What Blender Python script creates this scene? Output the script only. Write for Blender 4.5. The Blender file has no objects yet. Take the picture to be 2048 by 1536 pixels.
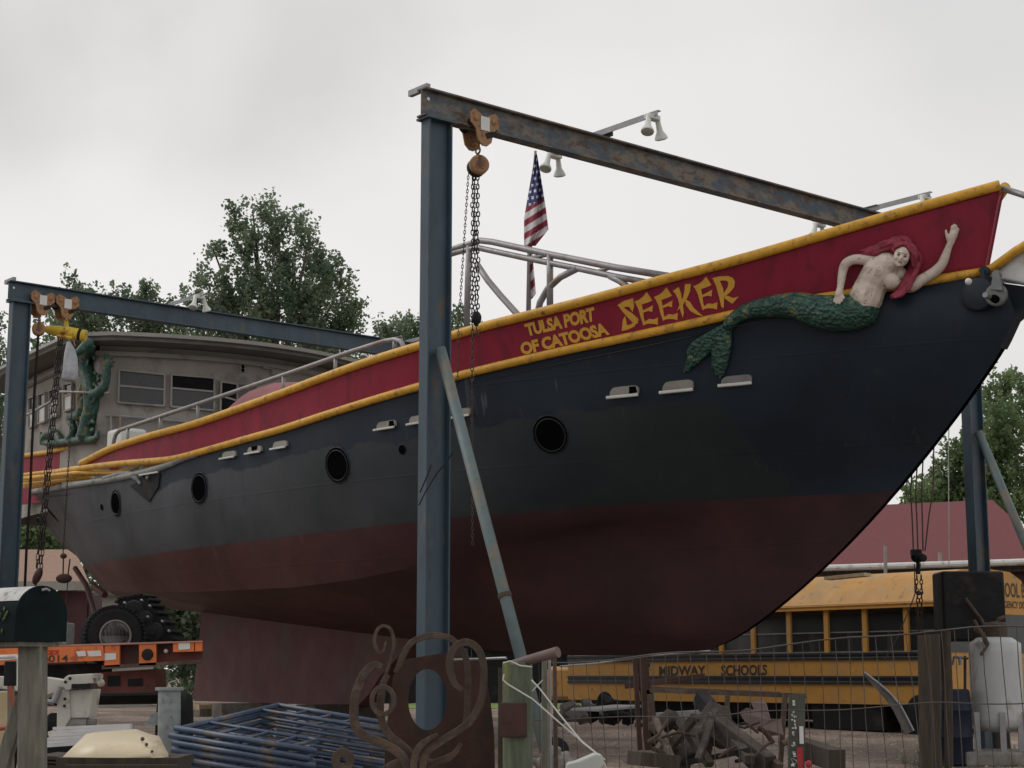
import bpy, bmesh, math, random
import numpy as np
from mathutils import Vector, Matrix
from mathutils.bvhtree import BVHTree
from mathutils.geometry import tessellate_polygon

# ------------------------------------------------------------------ camera, sky, sun, exposure
SC = bpy.context.scene
COL = SC.collection
F = 3405.0                       # focal length in photo pixels (2048 wide)
TH = math.radians(9.7)           # the camera looks up a little
EYE = 1.42
CAM = Vector((0, 0, EYE))
cd = bpy.data.cameras.new('camera')
cam = bpy.data.objects.new('camera', cd); COL.objects.link(cam)
cam.location = CAM
cam.rotation_euler = (math.radians(90) + TH, 0, 0)
cd.sensor_width = 36.0
cd.lens = F / 2048 * 36.0
cd.clip_start = 0.1; cd.clip_end = 3000
SC.camera = cam

SUN_EL, SUN_AZ = math.radians(42), math.radians(-68)     # azimuth from +Y towards +X
world = bpy.data.worlds.new('World'); SC.world = world
world.use_nodes = True
wn, wl = world.node_tree.nodes, world.node_tree.links
wn.clear()
w_out = wn.new('ShaderNodeOutputWorld')
w_sky = wn.new('ShaderNodeTexSky'); w_sky.sky_type = 'NISHITA'; w_sky.sun_disc = False
w_sky.sun_elevation = SUN_EL; w_sky.sun_rotation = SUN_AZ
w_b1 = wn.new('ShaderNodeBackground'); w_b1.inputs['Strength'].default_value = 0.08
wl.new(w_sky.outputs[0], w_b1.inputs['Color'])
w_tc = wn.new('ShaderNodeTexCoord')
w_map = wn.new('ShaderNodeMapping'); w_map.inputs['Scale'].default_value = (2.2, 2.2, 3.6)
w_map.inputs['Location'].default_value = (0.65, 0.0, 0.3)
wl.new(w_tc.outputs['Generated'], w_map.inputs['Vector'])
w_n = wn.new('ShaderNodeTexNoise'); w_n.inputs['Scale'].default_value = 1.6
w_n.inputs['Detail'].default_value = 5; w_n.inputs['Roughness'].default_value = 0.45
wl.new(w_map.outputs[0], w_n.inputs['Vector'])
w_r = wn.new('ShaderNodeValToRGB')
w_r.color_ramp.elements[0].position = 0.28; w_r.color_ramp.elements[0].color = (0.745, 0.735, 0.725, 1)
w_r.color_ramp.elements[1].position = 0.52; w_r.color_ramp.elements[1].color = (0.835, 0.815, 0.80, 1)
wl.new(w_n.outputs['Fac'], w_r.inputs['Fac'])
# the veiled sun brightens the cloud round it
w_dot = wn.new('ShaderNodeVectorMath'); w_dot.operation = 'DOT_PRODUCT'
w_nor = wn.new('ShaderNodeVectorMath'); w_nor.operation = 'NORMALIZE'
wl.new(w_tc.outputs['Generated'], w_nor.inputs[0])
wl.new(w_nor.outputs[0], w_dot.inputs[0])
gd = Vector((-0.28, 1.0, 0.22)).normalized()
w_dot.inputs[1].default_value = gd
w_mr = wn.new('ShaderNodeMapRange'); w_mr.inputs['From Min'].default_value = 0.86
w_mr.inputs['From Max'].default_value = 1.0; w_mr.inputs['To Max'].default_value = 0.09
wl.new(w_dot.outputs['Value'], w_mr.inputs['Value'])
w_add = wn.new('ShaderNodeMix'); w_add.data_type = 'RGBA'; w_add.blend_type = 'ADD'
w_add.inputs['Factor'].default_value = 1.0
w_gl = wn.new('ShaderNodeMix'); w_gl.data_type = 'RGBA'; w_gl.blend_type = 'MULTIPLY'
w_gl.inputs['Factor'].default_value = 1.0
wl.new(w_mr.outputs[0], w_gl.inputs[6]); w_gl.inputs[7].default_value = (1.0, 0.93, 0.86, 1)
wl.new(w_r.outputs['Color'], w_add.inputs[6]); wl.new(w_gl.outputs[2], w_add.inputs[7])
w_b2 = wn.new('ShaderNodeBackground'); w_b2.inputs['Strength'].default_value = 1.0
# darker banks of cloud high on the left
w_n2 = wn.new('ShaderNodeTexNoise'); w_n2.inputs['Scale'].default_value = 7.0; w_n2.inputs['Detail'].default_value = 4
wl.new(w_nor.outputs[0], w_n2.inputs['Vector'])
w_cur = w_add.outputs[2]
for bd, width, amt in (((-.30, .90, .40), .990, .27), ((-.155, .93, .36), .9935, .20), ((-.245, .90, .30), .9965, .10), ((.30, .80, .55), .975, .16), ((-.7, .3, .6), .9, .25), ((-.215, .92, .385), .9955, -.16), ((-.25, .93, .33), .9955, -.10)):
    q = wn.new('ShaderNodeVectorMath'); q.operation = 'DOT_PRODUCT'; wl.new(w_nor.outputs[0], q.inputs[0]); q.inputs[1].default_value = Vector(bd).normalized()
    s_ = wn.new('ShaderNodeMath'); s_.operation = 'MULTIPLY_ADD'; wl.new(w_n2.outputs['Fac'], s_.inputs[0]); s_.inputs[1].default_value = (1 - width) * 1.2; wl.new(q.outputs['Value'], s_.inputs[2])
    r_ = wn.new('ShaderNodeMapRange'); r_.interpolation_type = 'SMOOTHERSTEP'; wl.new(s_.outputs[0], r_.inputs['Value'])
    r_.inputs['From Min'].default_value = width + (1 - width) * .3; r_.inputs['From Max'].default_value = 1.0 + (1 - width) * .7; r_.inputs['To Min'].default_value = 1.0; r_.inputs['To Max'].default_value = 1.0 - amt
    m_ = wn.new('ShaderNodeMix'); m_.data_type = 'RGBA'; m_.blend_type = 'MULTIPLY'; m_.inputs['Factor'].default_value = 1
    wl.new(w_cur, m_.inputs[6]); wl.new(r_.outputs[0], m_.inputs[7]); w_cur = m_.outputs[2]
wl.new(w_cur, w_b2.inputs['Color'])
w_mix = wn.new('ShaderNodeMixShader'); w_mix.inputs[0].default_value = 0.93
wl.new(w_b1.outputs[0], w_mix.inputs[1]); wl.new(w_b2.outputs[0], w_mix.inputs[2])
wl.new(w_mix.outputs[0], w_out.inputs['Surface'])

sd = bpy.data.lights.new('sun', 'SUN'); sun = bpy.data.objects.new('sun', sd); COL.objects.link(sun)
sd.energy = 0.9; sd.angle = math.radians(25); sd.color = (1.0, 0.97, 0.93)
to_sun = Vector((math.sin(SUN_AZ) * math.cos(SUN_EL), math.cos(SUN_AZ) * math.cos(SUN_EL), math.sin(SUN_EL)))
sun.rotation_euler = to_sun.to_track_quat('Z', 'Y').to_euler()
vs = SC.view_settings
vs.view_transform = 'Standard'; vs.look = 'None'; vs.exposure = 0.0; vs.gamma = 1.0
vs.use_curve_mapping = False
SC.cycles.max_bounces = 6
SC.cycles.transparent_max_bounces = 8

# ------------------------------------------------------------------ pixels to points
cT, sT = math.cos(TH), math.sin(TH)
def ray(px, py):
    u = (px - 1024) / F; v = (768 - py) / F
    d = Vector((u, cT - v * sT, sT + v * cT))
    return d / d.y
def P(px, py, Y): return CAM + ray(px, py) * Y
def project(p):
    q = Vector(p) - CAM
    zc = q.y * cT + q.z * sT; yc = -q.y * sT + q.z * cT
    return 1024 + F * q.x / zc, 768 - F * yc / zc
def ground_z(y):
    if y < 34: return 0.02 * y
    return 0.68
def G(px, Y, dz=0.0):
    """point on the ground in column px at depth Y"""
    x = (px - 1024) / F * Y
    p = Vector((x, Y, ground_z(Y) + dz))
    for _ in range(3):
        q = project(p); p.x += (px - q[0]) / F * Y
    return p

PHI = math.atan2(0.763, -0.647)
AX = Vector((math.cos(PHI), math.sin(PHI), 0))          # along ship, towards the stern
NX = Vector((-math.sin(PHI), math.cos(PHI), 0))         # across ship, towards the camera side
BX = -NX                                                # along the gantry beams, going away
UP = Vector((0, 0, 1))
tip = P(2005, 370, 16.8)
SO = Vector((tip.x, tip.y, 0))
def ship(t, w, z): return SO + AX * t + NX * w + UP * z
def to_ship(p):
    q = Vector(p) - SO
    return q.dot(AX), q.dot(NX), q.z
def plane_hit(px, py, o, n):
    d = ray(px, py); k = (o - CAM).dot(n) / d.dot(n)
    return CAM + d * k
def B(px, py, w): return plane_hit(px, py, SO + NX * w, NX)       # on a lengthwise plane of the ship

# ------------------------------------------------------------------ mesh building
ROOTM = {}
def root_of(o):
    while o.parent: o = o.parent
    return o
def rot_to(axis):
    return Vector(axis).normalized().to_track_quat('Z', 'Y').to_matrix()
class MB:
    def __init__(s): s.v = []; s.f = []
    def add(s, vs, fs):
        o = len(s.v); s.v += [Vector(p) for p in vs]; s.f += [tuple(i + o for i in f) for f in fs]; return s
    def box(s, c, sx, sy, sz, ex=Vector((1,0,0)), ey=Vector((0,1,0)), ez=UP):
        c = Vector(c); vs = []
        for i in (-.5, .5):
            for j in (-.5, .5):
                for k in (-.5, .5): vs.append(c + ex*(sx*i) + ey*(sy*j) + ez*(sz*k))
        return s.add(vs, [(0,1,3,2),(4,6,7,5),(0,4,5,1),(2,3,7,6),(0,2,6,4),(1,5,7,3)])
    def bar(s, p0, p1, w, h, up=UP):
        """rectangular bar from p0 to p1; w across, h along up"""
        p0 = Vector(p0); p1 = Vector(p1); d = p1 - p0; L = d.length; d.normalize()
        e = d.cross(up)
        if e.length < 1e-4: e = d.cross(Vector((1, 0, 0)))
        e.normalize(); u = e.cross(d).normalized()
        return s.box((p0 + p1) / 2, L, w, h, d, e, u)
    def tube(s, pts, r, n=8, closed=False, cap=True):
        pts = [Vector(p) for p in pts]; m = len(pts)
        rr = r if isinstance(r, (list, tuple)) else [r] * m
        T = []
        for i in range(m):
            a = pts[i-1] if (i > 0 or closed) else pts[i]
            b = pts[(i+1) % m] if (i < m-1 or closed) else pts[i]
            t = (b - a)
            T.append(t.normalized() if t.length > 1e-9 else Vector((0,0,1)))
        x = T[0].orthogonal().normalized(); vs = []
        for i in range(m):
            x = (x - T[i] * x.dot(T[i]))
            x = x.normalized() if x.length > 1e-6 else T[i].orthogonal().normalized()
            y = T[i].cross(x)
            for k in range(n):
                a = 2 * math.pi * k / n
                vs.append(pts[i] + (x * math.cos(a) + y * math.sin(a)) * rr[i])
        fs = []
        for i in range(m if closed else m - 1):
            j = (i + 1) % m
            for k in range(n):
                l = (k + 1) % n
                fs.append((i*n + k, i*n + l, j*n + l, j*n + k))
        if cap and not closed:
            fs.append(tuple(range(n))[::-1]); fs.append(tuple((m-1)*n + k for k in range(n)))
        return s.add(vs, fs)
    def lathe(s, base, axis, prof, n=20):
        """prof: (radius, height) pairs along the axis"""
        R = rot_to(axis); base = Vector(base); vs = []; fs = []
        for r, h in prof:
            for k in range(n):
                a = 2 * math.pi * k / n
                vs.append(base + R @ Vector((r * math.cos(a), r * math.sin(a), h)))
        for i in range(len(prof) - 1):
            for k in range(n):
                l = (k + 1) % n
                fs.append((i*n + k, i*n + l, (i+1)*n + l, (i+1)*n + k))
        if prof[0][0] > 1e-6: fs.append(tuple(range(n))[::-1])
        if prof[-1][0] > 1e-6: fs.append(tuple((len(prof)-1)*n + k for k in range(n)))
        return s.add(vs, fs)
    def prism(s, pts, off):
        """polygon (may be concave) pushed along off"""
        pts = [Vector(p) for p in pts]; off = Vector(off); n = len(pts)
        tri = tessellate_polygon([pts])
        vs = pts + [p + off for p in pts]
        fs = [tuple(t) for t in tri] + [tuple(i + n for i in t)[::-1] for t in tri]
        fs += [(i, (i+1) % n, (i+1) % n + n, i + n) for i in range(n)]
        return s.add(vs, fs)
    def ibeam(s, p0, p1, up, depth, bw, tf=0.02, tw=0.014):
        p0 = Vector(p0); p1 = Vector(p1); up = Vector(up).normalized()
        h = depth / 2 - tf / 2
        s.bar(p0 + up*h, p1 + up*h, bw, tf, up); s.bar(p0 - up*h, p1 - up*h, bw, tf, up)
        s.bar(p0, p1, tw, depth - 2*tf, up); return s
    def ell(s, c, rx, ry, rz, M=None, nu=14, nv=9):
        c = Vector(c); M = M or Matrix.Identity(3); vs = []; fs = []
        for i in range(nv + 1):
            a = math.pi * i / nv
            for k in range(nu):
                b = 2 * math.pi * k / nu
                vs.append(c + M @ Vector((rx*math.sin(a)*math.cos(b), ry*math.sin(a)*math.sin(b), rz*math.cos(a))))
        for i in range(nv):
            for k in range(nu):
                l = (k + 1) % nu
                fs.append((i*nu + k, (i+1)*nu + k, (i+1)*nu + l, i*nu + l))
        return s.add(vs, fs)
    def torus(s, c, axis, R, r, n=24, m=8, sx=1.0):
        M = rot_to(axis)
        return s.tube([Vector(c) + M @ Vector((R*math.cos(2*math.pi*k/n)*sx, R*math.sin(2*math.pi*k/n), 0)) for k in range(n)], r, m, closed=True)
    def grid(s, rows, close=False):
        n = len(rows[0]); vs = [p for r in rows for p in r]; fs = []
        for i in range(len(rows) - 1):
            for k in range(n - 1): fs.append((i*n+k, i*n+k+1, (i+1)*n+k+1, (i+1)*n+k))
        return s.add(vs, fs)
    def chain(s, p0, p1, pitch=0.045, wire=0.005, wid=0.016, jit=0.0, rng=random):
        p0 = Vector(p0); p1 = Vector(p1); d = p1 - p0; L = d.length; d.normalize()
        x = d.orthogonal().normalized(); y = d.cross(x); n = max(1, int(L / pitch)); half = pitch * 0.68
        for i in range(n):
            c = p0 + d * (L * (i + .5) / n) + x * rng.uniform(-jit, jit) + y * rng.uniform(-jit, jit)
            e = (x + y).normalized() if i % 2 else (x - y).normalized()
            pts = []
            for k in range(8):
                a = 2 * math.pi * k / 8
                pts.append(c + d * (half * math.cos(a)) + e * (wid * math.sin(a)))
            s.tube(pts, wire, 4, closed=True)
        return s
    def mesh(s, name, root=None, smooth=35):
        me = bpy.data.meshes.new(name)
        if root is not None:
            M = ROOTM[root.name].inverted(); vs = [M @ p for p in s.v]
        else: vs = s.v
        me.from_pydata([tuple(p) for p in vs], [], s.f)
        bm = bmesh.new(); bm.from_mesh(me)
        bmesh.ops.recalc_face_normals(bm, faces=bm.faces)
        bm.to_mesh(me); bm.free()
        if smooth:
            for p in me.polygons: p.use_smooth = True
            if smooth < 180: me.set_sharp_from_angle(angle=math.radians(smooth))
        return me
    def build(s, name, m, parent, smooth=35, bevel=0.0, label=None):
        me = s.mesh(name, root_of(parent), smooth)
        me.materials.append(m)
        o = bpy.data.objects.new(name, me); COL.objects.link(o); o.parent = parent
        if label: o['label'] = label
        if bevel:
            b = o.modifiers.new('bevel', 'BEVEL'); b.width = bevel; b.segments = 2; b.limit_method = 'ANGLE'
        return o
    def solo(s, name, m, label, cat, loc, rz=0.0, group=None, kind=None, smooth=35, bevel=0.0):
        M = Matrix.Translation(Vector(loc)) @ Matrix.Rotation(rz, 4, 'Z')
        Mi = M.inverted(); s.v = [Mi @ p for p in s.v]
        me = s.mesh(name, None, smooth); me.materials.append(m)
        o = bpy.data.objects.new(name, me); COL.objects.link(o)
        o.location = loc; o.rotation_euler = (0, 0, rz); ROOTM[o.name] = M
        if label: o['label'] = label
        if cat: o['category'] = cat
        if group: o['group'] = group
        if kind: o['kind'] = kind
        if bevel:
            b = o.modifiers.new('bevel', 'BEVEL'); b.width = bevel; b.segments = 2; b.limit_method = 'ANGLE'
        return o
    def remesh(s, voxel, smooth_it=4, fac=0.5):
        """fuse everything collected into one continuous skin"""
        me = bpy.data.meshes.new('tmp'); me.from_pydata([tuple(p) for p in s.v], [], s.f)
        o = bpy.data.objects.new('tmp', me); COL.objects.link(o)
        r = o.modifiers.new('r', 'REMESH'); r.mode = 'VOXEL'; r.voxel_size = voxel
        if smooth_it:
            k = o.modifiers.new('s', 'SMOOTH'); k.iterations = smooth_it; k.factor = fac
        dg = bpy.context.evaluated_depsgraph_get(); dg.update()
        e = o.evaluated_get(dg); m2 = e.to_mesh()
        s.v = [v.co.copy() for v in m2.vertices]; s.f = [tuple(p.vertices) for p in m2.polygons]
        e.to_mesh_clear(); bpy.data.objects.remove(o); bpy.data.meshes.remove(me)
        return s

def thing(name, label, cat, loc, rz=0.0, group=None):
    o = bpy.data.objects.new(name, None); COL.objects.link(o)
    o.location = loc; o.rotation_euler = (0, 0, rz); o.empty_display_size = 0.2
    ROOTM[o.name] = Matrix.Translation(Vector(loc)) @ Matrix.Rotation(rz, 4, 'Z')
    o['label'] = label; o['category'] = cat
    if group: o['group'] = group
    return o
def copy_thing(src, loc, rz, label):
    r = src.copy(); COL.objects.link(r); r.location = loc; r.rotation_euler = (0, 0, rz); r['label'] = label
    ROOTM[r.name] = Matrix.Translation(Vector(loc)) @ Matrix.Rotation(rz, 4, 'Z')
    for ch in list(src.children):
        c = ch.copy(); COL.objects.link(c); c.parent = r
        for g in list(ch.children):
            k = g.copy(); COL.objects.link(k); k.parent = c
    return r

# ------------------------------------------------------------------ materials
def pmat(name, col, rough=0.6, metal=0.0, var=0.18, scale=4.0, stain=None, stain_amt=0.5, stain_scale=2.5,
         bump=0.0, bump_scale=40.0, stretch=None, spec=0.5, stain2=None, s2_amt=0.35, s2_scale=9.0):
    m = bpy.data.materials.new(name); m.use_nodes = True
    N, L = m.node_tree.nodes, m.node_tree.links
    b = N['Principled BSDF']
    b.inputs['Roughness'].default_value = rough; b.inputs['Metallic'].default_value = metal
    b.inputs['Specular IOR Level'].default_value = spec
    tc = N.new('ShaderNodeTexCoord'); mp = N.new('ShaderNodeMapping')
    L.new(tc.outputs['Object'], mp.inputs['Vector'])
    if stretch: mp.inputs['Scale'].default_value = stretch
    def noise(sc, det=5, ro=0.6):
        n = N.new('ShaderNodeTexNoise'); n.inputs['Scale'].default_value = sc
        n.inputs['Detail'].default_value = det; n.inputs['Roughness'].default_value = ro
        L.new(mp.outputs[0], n.inputs['Vector']); return n
    n1 = noise(scale)
    r1 = N.new('ShaderNodeValToRGB'); e = r1.color_ramp.elements
    e[0].position = 0.3; e[1].position = 0.7
    e[0].color = tuple(c * (1 - var) for c in col) + (1,); e[1].color = tuple(min(1, c * (1 + var)) for c in col) + (1,)
    L.new(n1.outputs['Fac'], r1.inputs['Fac'])
    out = r1.outputs['Color']; rmask = None
    def blend(out, c2, amt, sc):
        n2 = noise(sc, 8, 0.65)
        r2 = N.new('ShaderNodeValToRGB'); e2 = r2.color_ramp.elements
        e2[0].position = 0.62 - 0.25 * amt; e2[1].position = 0.70 - 0.18 * amt
        e2[0].color = (0, 0, 0, 1); e2[1].color = (1, 1, 1, 1)
        L.new(n2.outputs['Fac'], r2.inputs['Fac'])
        mx = N.new('ShaderNodeMix'); mx.data_type = 'RGBA'
        L.new(r2.outputs['Color'], mx.inputs['Factor']); L.new(out, mx.inputs[6])
        mx.inputs[7].default_value = tuple(c2) + (1,)
        return mx.outputs[2], r2.outputs['Color']
    if stain: out, rmask = blend(out, stain, stain_amt, stain_scale)
    if stain2: out, _ = blend(out, stain2, s2_amt, s2_scale)
    L.new(out, b.inputs['Base Color'])
    # gloss is never even
    rr = N.new('ShaderNodeMapRange'); rr.inputs['To Min'].default_value = max(0.05, rough - 0.12)
    rr.inputs['To Max'].default_value = min(1, rough + 0.15)
    nr = noise(scale * 2.3, 4); L.new(nr.outputs['Fac'], rr.inputs['Value']); L.new(rr.outputs[0], b.inputs['Roughness'])
    if bump:
        nb = noise(bump_scale, 6, 0.6); bp = N.new('ShaderNodeBump')
        bp.inputs['Strength'].default_value = bump; bp.inputs['Distance'].default_value = 0.02
        L.new(nb.outputs['Fac'], bp.inputs['Height']); L.new(bp.outputs[0], b.inputs['Normal'])
    return m

RUST = (0.10, 0.045, 0.025)
M = {}
M['yellow'] = pmat('yellow paint', (0.62, 0.33, 0.028), 0.5, var=.16, scale=7, stain=(0.34, 0.18, 0.035), stain_amt=.30, stain_scale=11, stain2=(0.12, 0.07, 0.03), s2_amt=.06, s2_scale=9, bump=.15, bump_scale=25)
M['redbul'] = pmat('red bulwark paint', (0.24, 0.020, 0.042), 0.48, var=.12, scale=3, stain=(0.17, 0.020, 0.036), stain_amt=.4, stain_scale=5, stretch=(1, 1, .35), bump=.06, bump_scale=18, spec=.15)
M['gold'] = pmat('gold letter paint', (0.62, 0.34, 0.04), 0.45, var=.08, scale=9)
M['steelblue'] = pmat('blue gantry paint', (0.040, 0.070, 0.094), 0.5, var=.22, scale=3, stain=(0.10, 0.085, 0.07), stain_amt=.24, stain_scale=3.5, stretch=(1, 1, .4), bump=.08, stain2=(0.035, 0.05, 0.075), s2_amt=.4, s2_scale=4)
M['beamrust'] = pmat('rust bitten blue beam', (0.062, 0.092, 0.12), 0.65, var=.22, scale=3, stain=(0.17, 0.145, 0.115), stain_amt=.78, stain_scale=3.2, stain2=(0.085, 0.055, 0.042), s2_amt=.5, s2_scale=6, bump=.2, stretch=(1, 1, 2))
M['brace'] = pmat('weathered teal pipe', (0.10, 0.14, 0.145), 0.6, var=.2, scale=6, stain=(0.16, 0.145, 0.115), stain_amt=.5, stain_scale=4, bump=.1)
M['rust'] = pmat('rusted iron', (0.075, 0.052, 0.040), 0.9, var=.35, scale=12, stain=(0.125, 0.085, 0.060), stain_amt=.45, stain_scale=7, bump=.4, bump_scale=60)
M['rustplate'] = pmat('rusted plate', (0.060, 0.032, 0.026), 0.9, var=.3, scale=5, stain=(0.035, 0.028, 0.025), stain_amt=.45, stain_scale=4, bump=.2, bump_scale=70, spec=.3)
M['hoist'] = pmat('faded orange hoist paint', (0.30, 0.16, 0.07), 0.6, var=.2, scale=9, stain=RUST, stain_amt=.35, stain_scale=9)
M['hoistyel'] = pmat('yellow spreader paint', (0.60, 0.42, 0.03), 0.5, var=.15, scale=6, stain=(0.25, .10, .03), stain_amt=.4, stain_scale=8)
M['dark'] = pmat('grimy black steel', (0.013, 0.0135, 0.015), 0.7, var=.3, scale=8, stain=(0.035, 0.027, 0.023), stain_amt=.25, spec=.25)
M['chain'] = pmat('oiled chain', (0.035, 0.030, 0.028), 0.5, metal=.4, var=.3, scale=20)
M['rustchain'] = pmat('rusty chain', (0.07, 0.045, 0.035), 0.75, var=.3, scale=20)
M['label'] = pmat('pale label', (0.62, 0.62, 0.60), 0.5, var=.06)
M['whitepaint'] = pmat('off white paint', (0.62, 0.62, 0.60), 0.5, var=.08, scale=5, stain=(0.40, .36, .30), stain_amt=.3, stain_scale=6)
M['lampwhite'] = pmat('white lamp shell', (0.60, 0.62, 0.58), 0.35, var=.06)
M['lens'] = pmat('lamp lens glass', (0.36, 0.38, 0.36), 0.15, var=.05)
M['galv'] = pmat('galvanised steel', (0.26, 0.26, 0.27), 0.42, metal=.6, var=.15, scale=9)
M['railpipe'] = pmat('pale pipe', (0.27, 0.26, 0.26), 0.45, metal=.35, var=.15, scale=8, stain=(.22, .17, .13), stain_amt=.25)
M['stucco'] = pmat('grimy stucco', (0.30, 0.28, 0.255), 0.9, var=.10, scale=2.2, stain=(0.20, 0.185, 0.165), stain_amt=.36, stain_scale=1.6, bump=.2, bump_scale=60)
M['trimgrey'] = pmat('pale trim', (0.29, 0.275, 0.25), 0.7, var=.1, scale=5, stain=(.24, .21, .18), stain_amt=.3)
M['roofedge'] = pmat('roof felt', (0.13, 0.125, 0.115), 0.85, var=.2, scale=4, bump=.2)
M['glass'] = pmat('window glass', (0.020, 0.022, 0.026), 0.08, var=.1)
M['glassgrey'] = pmat('screened glass', (0.045, 0.047, 0.053), 0.3, var=.1)
M['blackhole'] = pmat('dark interior', (0.004, 0.004, 0.005), 0.95, var=.2, spec=0.0)
M['bladesteel'] = pmat('dull dark steel', (0.085, 0.08, 0.078), 0.5, metal=.3, var=.25, scale=9, stain=(.07, .05, .04), stain_amt=.35)
M['jade'] = pmat('green bronze paint', (0.014, 0.058, 0.044), 0.45, var=.5, scale=11, stain=(0.022, 0.12, 0.095), stain_amt=.42, stain_scale=7, stain2=(0.20, 0.14, 0.03), s2_amt=.24, s2_scale=7, bump=.8, bump_scale=24)
M['skin'] = pmat('cream figure paint', (0.56, 0.475, 0.41), 0.55, var=.12, scale=8, stain=(0.36, .29, .23), stain_amt=.36, stain_scale=7, bump=.35, bump_scale=22, stain2=(.24, .18, .14), s2_amt=.12, s2_scale=16)
M['hair'] = pmat('red figure hair paint', (0.24, 0.018, 0.042), 0.42, var=.25, scale=14, bump=.9, bump_scale=38)
M['eye'] = pmat('dark eye paint', (0.10, 0.055, 0.04), 0.4)
M['buscol'] = pmat('bus yellow', (0.50, 0.255, 0.050), 0.55, var=.10, scale=2.5, stain=(0.40, 0.25, 0.10), stain_amt=.42, stain_scale=2.2, bump=.04, stain2=(0.27, 0.15, 0.06), s2_amt=.2, s2_scale=7)
M['busrail'] = pmat('black rub rail', (0.016, 0.017, 0.021), 0.4, var=.2)
M['bustext'] = pmat('black lettering', (0.03, 0.022, 0.018), 0.5)
M['rubber'] = pmat('tyre rubber', (0.014, 0.014, 0.016), 0.85, var=.25, scale=9, bump=.15, spec=.2)
M['shingle'] = pmat('maroon shingles', (0.155, 0.034, 0.038), 0.85, var=.16, scale=9, bump=.3, bump_scale=14, stain=(0.10, .038, .042), stain_amt=.4, stain_scale=9)
M['tanroof'] = pmat('tan shingles', (0.29, 0.185, 0.135), 0.9, var=.12, scale=9, bump=.2, bump_scale=30)
M['maroonwall'] = pmat('maroon boards', (0.065, 0.022, 0.024), 0.7, var=.2, scale=3)
M['cream'] = pmat('cream painted steel', (0.56, 0.47, 0.31), 0.4, var=.07, scale=3, stain=(.40, .33, .24), stain_amt=.22, stain_scale=3, bump=.03)
M['wood'] = pmat('weathered grey wood', (0.165, 0.155, 0.125), 0.85, var=.35, scale=7, stretch=(4, 4, .5), stain=(0.12, 0.13, 0.09), stain_amt=.45, stain_scale=5, bump=.5, bump_scale=16)
M['greenwood'] = pmat('mossy green wood', (0.105, 0.125, 0.085), 0.85, var=.35, scale=7, stretch=(4, 4, .5), stain=(0.17, 0.18, 0.045), stain_amt=.35, stain_scale=3, bump=.5, bump_scale=16)
M['darkwood'] = pmat('old dark timber', (0.048, 0.036, 0.027), 0.85, var=.35, scale=6, stretch=(4, 4, .5), bump=.5, bump_scale=16)
M['plank'] = pmat('pale plank', (0.42, 0.33, 0.20), 0.8, var=.2, scale=6, bump=.2)
M['orange'] = pmat('orange trailer paint', (0.66, 0.16, 0.035), 0.45, var=.12, scale=4, stain=(0.36, .08, .03), stain_amt=.25, stain_scale=6)
M['darkred'] = pmat('grimy red chassis', (0.12, 0.026, 0.018), 0.65, var=.35, scale=5, stain=(.05, .02, .016), stain_amt=.45)
M['scaff'] = pmat('blue scaffold paint', (0.040, 0.066, 0.115), 0.42, var=.25, scale=8, stain=(0.13, 0.095, 0.075), stain_amt=.32, stain_scale=6)
M['greypipe'] = pmat('speckled grey pipe', (0.24, 0.265, 0.265), 0.6, var=.15, scale=16, stain=(.16, .165, .16), stain_amt=.3, stain_scale=22)
M['concrete'] = pmat('concrete', (0.20, 0.19, 0.175), 0.9, var=.3, scale=6, bump=.6, bump_scale=20, stain=(.12, .10, .08), stain_amt=.4)
M['tank'] = pmat('dull white tank paint', (0.46, 0.48, 0.48), 0.5, var=.12, scale=3, stain=(0.28, .25, .22), stain_amt=.32, stain_scale=3, stretch=(1, 1, .5))
M['bluedrum'] = pmat('navy plastic drum', (0.006, 0.010, 0.026), 0.55, var=.2, spec=.3)
M['wire'] = pmat('grey fence wire', (0.085, 0.075, 0.068), 0.6, metal=.3, var=.25, scale=5, stain=RUST, stain_amt=.3)
M['cord'] = pmat('white nylon cord', (0.55, 0.55, 0.50), 0.7)
M['tpost'] = pmat('green steel post', (0.055, 0.062, 0.048), 0.6, var=.25, scale=9, stain=(.10, .06, .04), stain_amt=.35)
M['redrag'] = pmat('red reflector', (0.38, 0.015, 0.03), 0.5)
M['tarp'] = pmat('faded red tarp', (0.26, 0.085, 0.095), 0.7, var=.15, scale=3, bump=.3, bump_scale=6)
M['boxgreen'] = pmat('dark green mailbox', (0.007, 0.013, 0.014), 0.85, var=.3, scale=6, spec=.12)
M['boxtop'] = pmat('chalky white peeled paint', (0.46, 0.46, 0.44), 0.7, var=.2, scale=10, stain=(.09, .08, .07), stain_amt=.3, stain_scale=13, stretch=(1, 1, .5))
M['keel'] = pmat('keel oxide red', (0.098, 0.036, 0.038), 0.7, var=.2, scale=2.2, stain=(0.085, 0.05, 0.045), stain_amt=.4, stain_scale=1.8, stretch=(1, 1, .6), bump=.08)
M['hulldark'] = pmat('navy hull paint', (0.011, 0.018, 0.027), 0.5, var=.25, scale=3, spec=.3)
M['deck'] = pmat('grey deck', (0.20, 0.20, 0.20), 0.8)
M['gunwale'] = pmat('scuffed grey gunwale', (0.24, 0.25, 0.235), 0.7, var=.2, scale=7, stain=(.10, .11, .10), stain_amt=.35)
M['pinkscrap'] = pmat('faded pink sheet', (0.14, 0.095, 0.09), 0.7, var=.2, scale=6, stain=(.1, .06, .05), stain_amt=.3)
M['bark'] = pmat('bark', (0.065, 0.055, 0.042), 0.9, var=.3, scale=5, bump=.6, bump_scale=12)

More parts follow.
